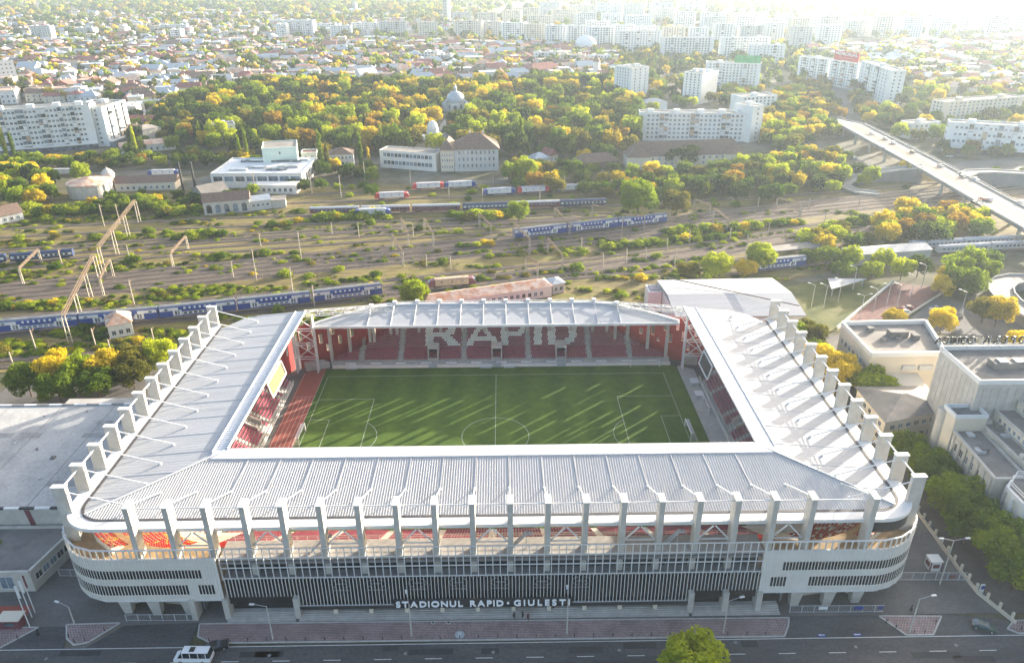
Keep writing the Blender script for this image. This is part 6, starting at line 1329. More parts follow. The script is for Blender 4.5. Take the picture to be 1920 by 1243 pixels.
# people
def person(label, c, z, top, legs, ang=0, stride=.18):
    r = thing('person', label, 'person', (c.x, c.y, z)); H = 1.74
    V = [(0, 0, .95), (0, 0, 1.18), (0, 0, 1.42), (0, 0, 1.52), (0, .02, 1.64), (0, .02, 1.72), (-.1, 0, .9), (-.1, stride, .5), (-.1, stride-.05, .08), (-.1, stride+.14, .04), (.1, 0, .9), (.1, -stride, .5), (.1, -stride-.1, .08), (.1, -stride+.1, .04), (-.2, 0, 1.4), (-.26, -.04, 1.12), (-.26, .08, .88), (-.26, .13, .78), (.2, 0, 1.4), (.26, .0, 1.12), (.25, .12, .9), (.24, .18, .8)]
    E_ = [(0, 1), (1, 2), (2, 3), (3, 4), (4, 5), (0, 6), (6, 7), (7, 8), (8, 9), (0, 10), (10, 11), (11, 12), (12, 13), (2, 14), (14, 15), (15, 16), (16, 17), (2, 18), (18, 19), (19, 20), (20, 21)]
    R_ = [.15, .145, .15, .06, .095, .07, .1, .075, .05, .045, .1, .075, .05, .045, .075, .05, .04, .035, .075, .05, .04, .035]
    me = bpy.data.meshes.new('body'); me.from_pydata(V, E_, []); me.materials.append(top); o = bpy.data.objects.new('body', me); COL.objects.link(o); o.parent = r; o.rotation_euler = (0, 0, ang)
    md = o.modifiers.new('skin', 'SKIN')
    for i, sv in enumerate(me.skin_vertices[0].data): sv.radius = (R_[i], R_[i]*.85); sv.use_root = (i == 0)
    sb = o.modifiers.new('sub', 'SUBSURF'); sb.levels = 1; sb.render_levels = 1
    h = MB(); h.lathe(0, 0, [(.02, 1.79), (.08, 1.77), (.105, 1.68), (.1, 1.6)], 10); hh = bpy.data.objects.new('hair', h.mesh('hair', M['black'])); COL.objects.link(hh); hh.parent = r; hh.rotation_euler = (0, 0, ang)
    t = MB()
    for sx, dy in ((-.1, stride), (.1, -stride)): t.cyl(sx, dy*.5, .3, .92, .085, .12, 8)
    tt = bpy.data.objects.new('trousers', t.mesh('trousers', legs)); COL.objects.link(tt); tt.parent = r; tt.rotation_euler = (0, 0, ang)
cl = lambda c: mat('cloth_%d' % len(bpy.data.materials), c, .9)
person('person in dark clothes at the left of the group on the steps', G(964, 1160), .12, cl((.05, .04, .05)), cl((.02, .02, .03)), .4); person('tall person in black in the middle of the group', G(980, 1158), .12, cl((.02, .02, .022)), cl((.02, .02, .03)), 2); person('person with dark red top at the right of the group', G(990, 1163), .12, cl((.14, .03, .03)), cl((.03, .03, .04)), 3.4)
person('lone person in black on the upper steps by the sign', G(1036, 1146), .6, cl((.03, .03, .035)), cl((.02, .02, .02)), 1); person('person in black with a pale bag walking on the right forecourt', G(1707, 1146), .02, cl((.02, .02, .025)), cl((.03, .03, .03)), .7); person('person in black crossing the left drive', G(73, 1192), .03, cl((.03, .03, .03)), cl((.02, .02, .02)), 1.5)
# ================================================================ vegetation
FC = {'dark green': folmat('foliage_dark', (.022, .042, .010), (.07, .10, .02)), 'green': folmat('foliage_green', (.055, .105, .012), (.17, .22, .025)),
      'yellow-green': folmat('foliage_lime', (.15, .22, .014), (.38, .41, .026)), 'golden yellow': folmat('foliage_gold', (.32, .24, .018), (.62, .47, .034)), 'orange-brown': folmat('foliage_rust', (.18, .115, .022), (.36, .22, .04)),
      'olive': folmat('foliage_olive', (.085, .09, .02), (.22, .19, .035))}
def leafmesh(name, lobes, n, size, seed, sq=1.0, inner=.55):
    g = np.random.default_rng(seed); w = np.array([l[3]**2 for l in lobes]); w = w/w.sum(); L_ = np.array(lobes); pick = g.choice(len(lobes), n, p=w)
    d = g.normal(size=(n, 3)); d /= np.linalg.norm(d, axis=1)[:, None]; rad = L_[pick, 3]*(inner+(1-inner)*g.random(n)**.6)*(.92+.16*g.random(n))
    p = L_[pick, :3]+d*rad[:, None]*np.array([1, 1, sq]); nr = d+g.normal(size=(n, 3))*.7+np.array([0, 0, .25]); nr /= np.linalg.norm(nr, axis=1)[:, None]
    t = np.cross(nr, g.normal(size=(n, 3))); t /= np.linalg.norm(t, axis=1)[:, None]; b = np.cross(nr, t); s = size*(.6+.8*g.random(n))[:, None]; a = s*(.55+.3*g.random(n))[:, None]
    v = np.empty((n, 4, 3)); v[:, 0] = p-t*s; v[:, 1] = p-b*a; v[:, 2] = p+t*s; v[:, 3] = p+b*a
    me = bpy.data.meshes.new(name); me.vertices.add(n*4); me.vertices.foreach_set('co', v.reshape(-1)); me.loops.add(n*4); me.loops.foreach_set('vertex_index', np.arange(n*4, dtype=np.int32)); me.polygons.add(n); me.polygons.foreach_set('loop_start', np.arange(0, n*4, 4, dtype=np.int32))
    me.update(); me.validate(); return me
def lobes_round(seed, R_=.42, zc=.56, k=13, vz=.42):
    g = random.Random(seed); out = [(0, 0, zc, R_*.45)]; ex, ey = g.uniform(.82, 1.12), g.uniform(.82, 1.12)
    for i in range(k):
        a = i*2.4+g.random()*.9; e = -0.6+1.75*((i+.5)/k); q = g.uniform(.72, 1.08); rr_ = R_*.78*math.cos(e*.85)*q; out.append((ex*rr_*math.cos(a), ey*rr_*math.sin(a), zc+vz*.82*math.sin(e)*q, R_*g.uniform(.20, .40)))
    return out
def trunkmesh(hcrown=.45, r=.018, limbs=5, seed=1):
    g = random.Random(seed); t = MB(); t.cyl(0, 0, 0, hcrown*.6, r*1.25, r, 7); t.cyl(0, 0, hcrown*.6, .75, r, r*.3, 6)
    for i in range(limbs): a = i*2.4+g.random(); z = hcrown*(.55+.15*i/limbs*2); t.beam((0, 0, z), (.24*math.cos(a), .24*math.sin(a), z+.22), r*.8, n=5)
    return t.mesh('trunk', M['trunk'])
TK = [trunkmesh(seed=s) for s in (1, 2)]; TKS = trunkmesh(.2, .03, 5, 3)
def variants(name, mk): return [mk(i) for i in range(3)]
CR = {'hi': [leafmesh('crown', lobes_round(10+i, .47, .54, 30), 8000, .024, i) for i in range(5)], 'mid': [leafmesh('crown', lobes_round(20+i, .47, .55, 20), 2400, .036, 20+i) for i in range(6)],
      'low': [leafmesh('crown', lobes_round(30+i, .46, .58, 9), 260, .10, 30+i) for i in range(3)],
      'poplar': [leafmesh('crown', [(.03*math.sin(i*3), .03*math.cos(i*2), .14+.085*i, .115*math.sin(PI*(.2+.75*i/9.5))+.035) for i in range(10)], 1500, .032, 50+j) for j in range(2)],
      'shrub': [leafmesh('crown', [(.3*math.cos(i*1.9+j), .3*math.sin(i*1.9+j), .35+.14*math.sin(i*2.3), .34) for i in range(6)]+[(0, 0, .55, .4)], 620, .085, 60+j, .85) for j in range(3)],
      'cone': [leafmesh('crown', [(0, 0, .12+.085*i, .24*(1-i/11)) for i in range(10)], 1300, .035, 70+j) for j in range(2)]}
MC = {}
def crown(kind, i, col):
    k = (kind, i, col)
    if k not in MC: me = CR[kind][i].copy(); me.materials.clear(); me.materials.append(FC[col]); MC[k] = me
    return MC[k]
ntree = {'n': 0}
def tree(x, y, h, w, col, kind, label, group=None, name=None):
    i = random.randrange(len(CR[kind])); o = bpy.data.objects.new(name or {'poplar': 'poplar_tree', 'shrub': 'shrub', 'cone': 'conifer_tree'}.get(kind, 'broadleaf_tree'), None); COL.objects.link(o); o.location = (x, y, 0); o.rotation_euler = (0, 0, random.random()*6.28)
    tag(o, label, 'shrub' if kind == 'shrub' else 'tree', group)
    c = bpy.data.objects.new('crown', crown(kind, i, col)); COL.objects.link(c); c.parent = o; c.scale = (w, w, h)
    t = bpy.data.objects.new('stem' if kind == 'shrub' else 'trunk', TKS if kind == 'shrub' else TK[i % 2]); COL.objects.link(t); t.parent = o; s = min(w, h); t.scale = (s, s, h); ntree['n'] += 1; return o
def tpx(px, py, h, w, col, kind, label, group=None): c = G(px, py); return tree(c.x, c.y, h, w, col, kind, label, group)
# near trees
for i, (x, y, h, w, col) in enumerate([(104, -15, 8.5, 9, 'green'), (106.5, -22, 9, 9, 'yellow-green'), (104.5, -29, 10, 10, 'green'), (105, -37, 11, 11, 'yellow-green'), (104, -44, 11, 10, 'green'), (107, -51, 11.5, 12, 'yellow-green'), (106, -58, 11, 11, 'green'), (110, -62.5, 11.5, 12, 'yellow-green'), (114.5, -66, 10, 10, 'green')]):
    tree(x, y, h*1.15, w*1.25, col, 'hi', 'shaded green tree, %s in the row beside the opera house counted from the street' % nth(8-i), 'green trees beside the opera house')
for x, y, h, w, col, l in ((95, 44, 11, 11, 'yellow-green', 'bright green tree behind the topmost right pylons'), (102, 45, 10.5, 10, 'olive', 'olive tree between the sports hall and the rehearsal hall'), (100, 35, 9, 8, 'green', 'green tree against the left wall of the rehearsal hall'), (97, 27, 11.5, 10, 'golden yellow', 'golden tree beside the right pylons above the lime bush'), (102, 21, 11, 10, 'golden yellow', 'golden tree in front of the rehearsal hall corner'), (109.5, 14.5, 9.5, 12, 'yellow-green', 'lime green rounded tree in front of the rehearsal hall'), (93, 14, 8, 8, 'orange-brown', 'rusty small tree against the right pylons'),
                           (-139, 24, 9.5, 10, 'green', 'green tree at the left end of the yellow clump'), (-132, 28, 11, 11, 'golden yellow', 'golden tree in the clump by the left sidings'), (-125.5, 27, 10.5, 10, 'yellow-green', 'yellow-green tree in the middle of the left clump'), (-119, 30.5, 10, 10, 'golden yellow', 'golden tree right of the middle of the left clump'), (-112.5, 34, 10, 9.5, 'olive', 'olive tree near the left pylons'), (-106, 39, 9.5, 9.5, 'yellow-green', 'yellow-green tree touching the left pylons'), (-128, 20, 9, 10, 'green', 'low green tree in front of the left clump'), (-118, 23, 8.5, 10, 'green', 'low green tree in front of the golden clump'), (-110, 28, 8, 9, 'olive', 'low olive tree beside the left pylons'),
                           (G(778, 578).x, G(778, 578).y, 9.5, 10, 'yellow-green', 'bright lime tree just behind the far stand roof'), (35, -79, 9.6, 9.5, 'yellow-green', 'sunlit yellow-green street tree cut by the bottom edge'), (-72, 62, 5, 8, 'green', 'small green tree under the white truss at left')):
    tree(x, y, h*1.18, w*1.3, col, 'hi', l)
for px, py, h, w, col, kind, l in ((15, 300, 24, 9, 'yellow-green', 'poplar', 'tall poplar in front of the left slab block'), (30, 300, 18, 8, 'green', 'poplar', 'shorter poplar beside the tall one at left'), (258, 297, 20, 8, 'yellow-green', 'poplar', 'poplar right of the left slab block'), (466, 308, 22, 8, 'green', 'poplar', 'poplar left of the mint green box building'), (452, 305, 17, 7, 'yellow-green', 'poplar', 'slim poplar left of the pair near the mint box'), (604, 322, 24, 10, 'green', 'poplar', 'tall poplar between the grey building and the villa'), (616, 322, 18, 8, 'olive', 'poplar', 'lower poplar touching the pilastered villa'), (678, 318, 22, 9, 'green', 'poplar', 'poplar right of the pilastered villa'), (693, 320, 14, 6, 'golden yellow', 'poplar', 'small golden poplar left of the school wing'), (977, 298, 26, 12, 'green', 'poplar', 'tall poplar behind the public building'), (1490, 352, 20, 9, 'green', 'poplar', 'poplar in front of the curved slip road'),
                                  (973, 416, 10, 11, 'yellow-green', 'hi', 'round yellow-green tree beside the blue coach in the yard'), (1195, 408, 18, 19, 'yellow-green', 'hi', 'big yellow tree standing above the main line'), (1268, 403, 12, 14, 'olive', 'hi', 'olive tree right of the big yellow tree'), (1340, 520, 9.5, 13, 'yellow-green', 'hi', 'bright tree left behind the sports hall'), (1422, 507, 11, 12, 'yellow-green', 'hi', 'bright tree behind the middle of the sports hall'), (1398, 520, 7, 9, 'golden yellow', 'hi', 'orange-gold bush tree touching the sports hall roof'), (1290, 520, 6, 9, 'olive', 'hi', 'olive bush tree at the left corner of the sports hall'),
                                  (1762, 625, 9, 9, 'golden yellow', 'hi', 'round golden tree behind the rehearsal hall'), (1672, 612, 6, 8, 'golden yellow', 'hi', 'low golden tree behind the rehearsal hall parapet'), (1865, 612, 11, 10, 'golden yellow', 'hi', 'golden tree beside the curved loop road'), (1840, 605, 9, 9, 'olive', 'hi', 'olive tree left of the golden tree by the loop road'), (1905, 660, 7, 9, 'golden yellow', 'hi', 'golden bush behind the stage tower at the right edge'), (1800, 560, 12, 12, 'green', 'hi', 'large green tree beside the poplar behind the brick red lot'), (1770, 545, 13, 10, 'yellow-green', 'poplar', 'yellow-green poplar at the end of the brick red lot'),
                                  (158, 345, 12, 10, 'yellow-green', 'mid', 'yellow-green tree behind the round reservoir'), (500, 262, 12, 9, 'dark green', 'cone', 'dark conifer above the mint box building'), (336, 262, 14, 12, 'dark green', 'mid', 'dark round tree right of the cream gabled house'), (265, 240, 13, 9, 'dark green', 'cone', 'dark conifer right of the left slab block'), (1275, 312, 13, 22, 'dark green', 'mid', 'dark tree in front of the salmon balcony slab'), (985, 345, 15, 14, 'yellow-green', 'hi', 'sunlit yellow tree right of the public building'), (1700, 335, 9, 14, 'golden yellow', 'mid', 'golden tree beside the curved slip road'), (1450, 262, 14, 14, 'yellow-green', 'mid', 'yellow tree right of the salmon balcony slab'), (1432, 250, 13, 12, 'golden yellow', 'mid', 'golden tree behind the yellow tree by the slab')):
    tpx(px, py, h*1.1, w*(1.2 if kind in ('hi', 'mid') else 1.1), col, kind, l)
# scattered trees
def samples(poly_px, dmin, nmax, world=False, seed=0, tries=30):
    P = [(p[0], p[1]) if world else (G(*p).x, G(*p).y) for p in poly_px]; g = random.Random(seed); x0, x1 = min(p[0] for p in P), max(p[0] for p in P); y0, y1 = min(p[1] for p in P), max(p[1] for p in P); grid = {}; out = []
    for _ in range(nmax*tries):
        x, y = g.uniform(x0, x1), g.uniform(y0, y1)
        if not inpoly(x, y, P) or blocked(x, y): continue
        i, j = int(x//dmin), int(y//dmin)
        if any((x-a)**2+(y-b)**2 < dmin*dmin for u in (-1, 0, 1) for v in (-1, 0, 1) for a, b in grid.get((i+u, j+v), ())): continue
        grid.setdefault((i, j), []).append((x, y)); out.append((x, y))
        if len(out) >= nmax: break
    return out
def nearest_track(x, y):
    b = 1e9
    for pl, _ in TRK:
        for p, q in zip(pl[:-1], pl[1:]):
            dx, dy = q[0]-p[0], q[1]-p[1]; t = max(0, min(1, ((x-p[0])*dx+(y-p[1])*dy)/(dx*dx+dy*dy))); b = min(b, (x-p[0]-t*dx)**2+(y-p[1]-t*dy)**2)
    return math.sqrt(b)
CLS = ['dark green', 'green', 'yellow-green', 'golden yellow', 'orange-brown', 'olive']
CANDS = []; REST = []                                       # (x, y, h, w, colour index, kind)
def zone(poly, dmin, nmax, hr, wr, wts, place, seed, indiv=1.0, kind='mid', world=False, rail=0):
    pts = samples(poly, dmin, nmax, world, seed); pts.sort(key=lambda p: p[1]); k = int(len(pts)*indiv)
    for n_, (x, y) in enumerate(pts):
        if rail and nearest_track(x, y) < rail: continue
        col = random.choices(CLS, wts)[0]; f = random.random(); h = hr[0]+(hr[1]-hr[0])*f; w = wr[0]+(wr[1]-wr[0])*(f*.7+.3*random.random())
        if kind == 'mid' and 'wood' in place and random.random() < .09: REST.append((x, y, h*1.1, w*.8, 0 if random.random() < .7 else 1, 'cone')); continue
        if kind == 'mid': CANDS.append((h/(y-CAM[1]), x, y, h, w, col, place)); continue
        if kind == 'shrub': px, py = proj((x, y, 0)); place = 'between the yard tracks '+('left of the truss gantries' if px < 130 else 'below the engine shed' if px < 480 else 'left of the tan locomotive' if px < 800 else 'around the tan locomotive' if px < 960 else 'below the short double deck train' if px < 1240 else 'towards the overpass')+(' near the stadium' if py > 480 else '')
        if n_ < k: l = '%s %s %s' % (col, 'shrub' if kind == 'shrub' else 'tree', place); tree(x, y, h, w, col, kind, l, l)
        else: REST.append((x, y, h, w, CLS.index(col), kind))
WOOD = [(335, 190), (420, 172), (560, 166), (800, 168), (1000, 160), (1165, 163), (1168, 196), (1196, 216), (1190, 305), (940, 300), (820, 288), (700, 296), (600, 300), (450, 290), (400, 282), (330, 262), (300, 235)]
zone(WOOD, 9.3, 1050, (8, 19), (9.5, 17.5), (30, 26, 18, 18, 4, 16), 'in the wood around the domed chapel', 3, .17)
zone([(0, 322), (240, 318), (470, 318), (700, 345), (700, 328), (450, 300), (250, 303), (0, 305)], 6.5, 70, (6, 10), (8, 11), (25, 40, 20, 8, 2, 10), 'in the hedge between the left buildings and the yard', 4, .5)
zone([(0, 395), (110, 392), (118, 350), (60, 325), (0, 330)], 6.5, 26, (9, 13), (10, 13), (6, 22, 30, 42, 0, 0), 'in the big yellow clump at the left edge', 5, 1.0)
zone([(120, 405), (330, 398), (560, 350), (700, 372), (700, 356), (560, 362), (330, 380), (200, 370)], 5.5, 40, (4, 7.5), (6, 9), (10, 40, 32, 12, 2, 8), 'around the old engine sheds', 6, .5, rail=2.5)
zone([(930, 352), (960, 320), (1180, 335), (1330, 330), (1480, 315), (1560, 300), (1640, 345), (1580, 388), (1420, 385), (1240, 380), (1100, 372)], 7.0, 150, (7, 12), (9, 12), (25, 38, 12, 10, 5, 20), 'in the dense green belt right of the yard', 7, .4, rail=3)
zone([(1640, 418), (1740, 398), (1800, 392), (1850, 432), (1830, 470), (1660, 468)], 7, 34, (8, 12), (10, 13), (4, 14, 22, 38, 14, 14), 'in the golden clump below the overpass', 8, .6, rail=3)
zone([(1480, 470), (1560, 440), (1640, 470), (1660, 520), (1600, 548), (1520, 500)], 7.5, 24, (6, 10), (9, 12), (10, 34, 26, 20, 4, 12), 'behind the sports hall and the brick red lot', 9, .6, rail=3)
zone([(1600, 535), (1700, 520), (1850, 505), (1850, 560), (1760, 565), (1690, 545)], 7.5, 26, (8, 12), (9, 12), (8, 30, 30, 24, 2, 10), 'at the end of the brick red lot', 10, .6, rail=3)
zone([(1440, 200), (1500, 168), (1600, 195), (1700, 235), (1700, 250), (1600, 232), (1570, 260), (1480, 290), (1430, 285)], 8.5, 140, (9, 14), (10, 14), (25, 30, 14, 14, 6, 16), 'in the park below the zigzag block', 11, .35)
zone([(1150, 200), (1190, 255), (1195, 215), (1330, 205), (1440, 210), (1440, 170), (1330, 178), (1160, 150)], 9, 70, (9, 13), (10, 13), (30, 26, 14, 16, 4, 12), 'among the white tower blocks', 12, .4)
zone([(1430, 320), (1480, 296), (1590, 300), (1590, 318), (1500, 345), (1440, 345)], 7, 34, (7, 11), (8, 12), (10, 28, 26, 26, 6, 8), 'along the road left of the overpass', 13, .5)
CANDS.sort(reverse=True); room = 298-sum(1 for o in COL.objects if o.name.startswith('broadleaf_tree'))
for n_, (k, x, y, h, w, col, place) in enumerate(CANDS):
    if n_ >= room: REST.append((x, y, h, w, CLS.index(col), 'mid')); continue
    if 'domed chapel' in place:
        px, py = proj((x, y, 0)); place = 'in the wood '+('at its left end above the works' if px < 560 else 'behind the pilastered villa' if px < 700 else 'behind the school wing' if px < 800 else 'behind the public building' if px < 960 else 'between the public building and the blue roofed house' if px < 1080 else 'left of the salmon balcony slab')
    l = '%s tree %s' % (col, place); tree(x, y, h, w, col, 'mid', l, l)
# rail yard shrubs
zone([(x, y) for x, y in YARD], 8, 420, (1.6, 3.6), (2.6, 5.8), (4, 40, 48, 4, 0, 6), 'growing between the tracks of the rail yard', 14, .6, 'shrub', True, 2.6)
HN = ['under the tall truss gantry end', 'at the left edge below the yellow clump', 'left of the engine shed', 'in front of the maroon coaches', 'below the engine shed annexes', 'in front of the right blue coach', 'beside the leaning portal', 'left of the short double deck train', 'beside the main line at the left edge', 'right of the big yellow tree', 'above the sports hall', 'below the dense green belt']
for si, (a, b, n_, hh) in enumerate((((0, 408), (300, 388), 26, 4.5), ((0, 400), (120, 398), 12, 5), ((300, 405), (370, 398), 10, 4), ((600, 412), (720, 403), 18, 4), ((480, 424), (700, 408), 16, 2.8), ((860, 412), (960, 405), 14, 4), ((330, 450), (420, 440), 8, 3.6), ((930, 458), (860, 462), 6, 2.4), ((0, 580), (120, 570), 10, 2.2), ((1250, 440), (1500, 418), 26, 3.4), ((1130, 468), (1400, 440), 26, 2.8), ((1500, 445), (1640, 412), 18, 3.6))):
    for i in range(n_):
        t = (i+random.random())/n_; c = G(a[0]+(b[0]-a[0])*t, a[1]+(b[1]-a[1])*t+random.uniform(-3, 3))
        if blocked(c.x, c.y): continue
        col = random.choices(CLS, (4, 36, 46, 10, 0, 4))[0]; f = .7+.6*random.random(); tree(c.x, c.y, hh*f, hh*1.5*f, col, 'shrub', '%s shrub in the hedge strip %s' % (col, HN[si]), '%s shrubs %s' % (col, HN[si]))
# ================================================================ the city beyond
HC = [('red tiled', 'redroof'), ('rust tiled', 'rustroof'), ('grey metal', 'zinc'), ('brown tiled', 'brownroof'), ('pale metal', 'silver')]
def house_meshes(i, w, d, h, rh, hip):
    P = [(-w/2, -d/2), (w/2, -d/2), (w/2, d/2), (-w/2, d/2)]; a = MB(); a.prism(P, 0, h); b = MB(); hiproof(b, P, h, rh, .5, hip); c = MB()
    for z in ([1.0] if h < 5 else [1.0, 4.0]):
        for k in range(3): x = -w/2+w*(k+.5)/3; c.box(x-.55, x+.55, -d/2-.05, -d/2+.02, z, z+1.4); 
        for k in range(2): y = -d/2+d*(k+.5)/2; c.box(w/2-.02, w/2+.05, y-.5, y+.5, z, z+1.4); c.box(-w/2-.05, -w/2+.02, y-.5, y+.5, z, z+1.4)
    e = MB(); e.box(w*.2-.4, w*.2+.4, -.4, .4, h+rh*.3, h+rh+.9); return a, b, c, e
HS = [(10, 13, 4.2, 3.6, .5), (12, 11, 6.4, 3.2, .3), (9, 15, 4.0, 3.0, 0), (14, 12, 6.8, 3.2, 0), (11, 10, 7.2, 2.2, .5), (13, 9, 4.2, 3.2, 0), (17, 9, 5, 2.6, 0), (15, 11, 8, .35, .02), (9, 9, 8.5, .3, .02), (19, 10, 6, 3, .3)]
WC = ['cream', 'fwhite', 'grey', 'white', 'concl']; HM = []
for i, s in enumerate(HS):
    a, b, c, e = house_meshes(i, *s); HM.append(([a.mesh('wall', M[w]) for w in WC], [b.mesh('roof', M[r[1]]) for r in HC], c.mesh('windows', M['glass']), e.mesh('chimney', M['cream'])))
HZ = [([(-40, 100), (200, 84), (420, 78), (1000, 88), (1150, 100), (1160, 156), (1000, 150), (800, 164), (560, 162), (420, 168), (330, 186), (300, 232), (255, 262), (240, 200), (60, 190), (-40, 200)], 'in the dense quarter beyond the wood', 14.6, 1400, 21), ([(1500, 100), (1920, 70), (2000, 120), (1990, 215), (1760, 175), (1690, 150)], 'in the hazy quarter right of the zigzag block', 15, 600, 22), ([(0, 30), (500, 24), (850, 42), (830, 66), (420, 76), (0, 95)], 'in the far quarter', 22, 500, 23)]
HREST = []; cand = []
for P, pl, d, n_, sd_ in HZ:
    for x, y in samples(P, d, n_, False, sd_, 8): cand.append((x, y, pl))
cand.sort(key=lambda c: (c[0]-CAM[0])**2+(c[1]-CAM[1])**2)
for n_, (x, y, pl) in enumerate(cand):
    i = random.randrange(10); rc = random.choices(range(5), (26, 16, 20, 22, 16))[0]; a = random.choice((.18, .18+PI/2, .3, .05, .18))+random.uniform(-.12, .12); s = random.uniform(1.05, 1.5)
    if n_ < 300:
        px, py = proj((x, y, 0)); wc = random.randrange(5); l = '%s house with a %s roof %s' % (['cream', 'off-white', 'grey', 'white', 'beige'][wc], HC[rc][0], 'above the left slab block' if px < 150 else 'left of the zinc roofed hall' if px < 300 else 'behind the zinc roofed hall' if px < 430 else 'beyond the wood above the works' if px < 560 else 'beyond the wood around the steep white gable' if px < 720 else 'beyond the wood behind the domed chapel' if px < 900 else 'beyond the wood near the dark red hipped roof' if px < 1200 else 'right of the zigzag block'); o = bpy.data.objects.new('house', None); COL.objects.link(o); o.location = (x, y, 0); o.rotation_euler = (0, 0, a); o.scale = (s, s, s); tag(o, l, 'house', l)
        for nm, me in (('wall', HM[i][0][wc]), ('roof', HM[i][1][rc]), ('windows', HM[i][2]), ('chimney', HM[i][3])):
            c = bpy.data.objects.new(nm, me); COL.objects.link(c); c.parent = o
            if nm == 'windows': c['kind'] = 'stuff'
    else: HREST.append((x, y, s, a, i*5+rc))
    occ([(x-6, y-6), (x+6, y-6), (x+6, y+6), (x-6, y+6)], 0)
# trees between the houses
for P, pl, d, n_, sd_ in HZ: 
    for x, y in samples(P, d*.66, int(n_*1.2), False, sd_+40, 6): f = random.random(); REST.append((x, y, 6+8*f, 6.5+6*f, CLS.index(random.choices(CLS, (24, 30, 14, 12, 6, 18))[0]), 'low' if y > 620 else 'mid'))
for P, d, n_, sd_ in (([(1150, 92), (1500, 88), (1920, 120), (1990, 200), (1990, 300), (1900, 300), (1660, 262), (1640, 205), (1480, 160), (1160, 165)], 13, 700, 71), ([(1700, 238), (1770, 300), (1960, 310), (1960, 296), (1770, 288), (1710, 262)], 11, 60, 72), ([(230, 300), (360, 280), (420, 290), (340, 230), (240, 240)], 11, 60, 73)):
    for x, y in samples(P, d, n_, False, sd_, 8): f = random.random(); REST.append((x, y, 7+7*f, 8+6*f, CLS.index(random.choices(CLS, (26, 34, 12, 10, 4, 18))[0]), 'low' if y > 620 else 'mid'))
for _ in range(16000):                            # grass tufts in the yard
    c = G(random.uniform(-20, 1700), 395+280*random.random()**1.0)
    if not inpoly(c.x, c.y, YARD) or blocked(c.x, c.y): continue
    nz = math.sin(c.x*.05+c.y*.31)+math.sin(c.x*.021-c.y*.17+2)+.6*math.sin(c.x*.13+c.y*.9)
    if nz < .1 or nearest_track(c.x, c.y) < 1.7: continue
    f = random.random()**2; REST.append((c.x, c.y, .35+1.3*f, 1.0+2.4*f, CLS.index(random.choices(CLS, (6, 40, 46, 3, 0, 10))[0]), 'shrub'))
# far apartment blocks
FB = [(62, 100, 78, 50), (143, 178, 72, 53), (322, 342, 80, 57), (415, 455, 75, 61), (532, 590, 71, 39), (520, 540, 74, 47), (620, 660, 72, 50), (660, 714, 66, 44), (712, 764, 72, 42), (785, 822, 69, 43), (851, 904, 71, 40), (905, 940, 69, 42), (940, 985, 78, 44), (985, 1022, 82, 47), (1022, 1062, 86, 49), (1062, 1100, 90, 50), (1100, 1152, 94, 53), (1155, 1240, 98, 60), (1238, 1335, 113, 72), (1350, 1440, 116, 72), (1405, 1468, 124, 86), (300, 352, 62, 48), (100, 150, 84, 73), (1000, 1042, 122, 100), (1048, 1096, 124, 104), (1104, 1146, 126, 106), (820, 846, 124, 104), (795, 822, 118, 98), (230, 262, 128, 112), (590, 640, 60, 46)]
for x in range(850, 1900, 46): FB.append((x, x+random.randint(34, 50), random.randint(46, 58)+(8 if x > 1300 else 0), None))
for x in range(960, 1920, 52): FB.append((x, x+random.randint(34, 54), random.randint(66, 76) if x > 1300 else random.randint(30, 40), None))
for x in range(1000, 1560, 48): FB.append((x, x+random.randint(34, 46), random.randint(80, 92)+(6 if x > 1250 else 0), None))
CNT = {}; FB.sort()
for i, (x0, x1, yb, yt) in enumerate(FB):
    a, b = G(x0, yb), G(x1, yb+random.uniform(-1, 1)); d_ = (a-Vector(CAM)).length; h = HT(a, yt) if yt else random.choice((24, 30, 30, 33)); h = min(h, 38); fl = max(3, int(h/3)); cw = max(4, min(16, int((b-a).length/4.5)))
    wc = random.choice(['pale', 'pale', 'white', 'grey', 'cream']); row = ('nearer row' if yb > 92 else 'middle row' if yb > 60 else 'hazy back row'); CNT[row] = CNT.get(row, 0)+1; l = '%s far apartment block, %s from the left in the %s of the skyline' % (wc, nth(CNT[row]-1), row); block(l, a, b, 14, h, fl, cw, wall=wc, near=False, group='apartment blocks of the far city', side=(2, 2), balc=tuple(range(2, cw-1, 4)), roofbox=2, ww=1.9, wh=1.6)
c = G(838, 44); t = thing('tower', 'tall slim pale tower rising above the far trees', 'tower', c); MB().box(c.x-8, c.x+1.5, c.y-7, c.y+7, 0, 86).build('shaft', M['grey'], t); MB().box(c.x+1.6, c.x+8, c.y-6, c.y+6, 0, 84).build('shaft', M['pale'], t); k = MB(); [k.box(c.x-7, c.x+.6, c.y-7.1, c.y-6.95, z, z+1.6) for z in range(4, 84, 3)]; tag(k.build('windows', M['glass'], t), None, None, None, 'stuff')
c = G(666, 30); t = thing('cathedral', 'far white church with a dark domed turret on the skyline', 'church', c); MB().box(c.x-14, c.x+14, c.y, c.y+26, 0, 16).build('nave', M['white'], t); m_ = MB(); m_.cyl(c.x, c.y+8, 16, 26, 6, 6, 12); m_.lathe(c.x, c.y+8, [(6.6, 26), (5, 30), (1, 33), (.1, 37)], 12); m_.build('turret', M['greyroof'], t)
c = G(1118, 150); t = thing('white_church', 'slim white church with a dark pointed turret at the wood edge', 'church', c); MB().box(c.x-7, c.x+7, c.y, c.y+22, 0, 9).build('nave', M['white'], t); m_ = MB(); m_.cyl(c.x, c.y+4, 9, 19, 4, 4, 12); m_.build('tower', M['white'], t); m_ = MB(); m_.lathe(c.x, c.y+4, [(4.6, 19), (2.5, 22), (.1, 26)], 12); m_.build('turret', M['brownroof'], t)
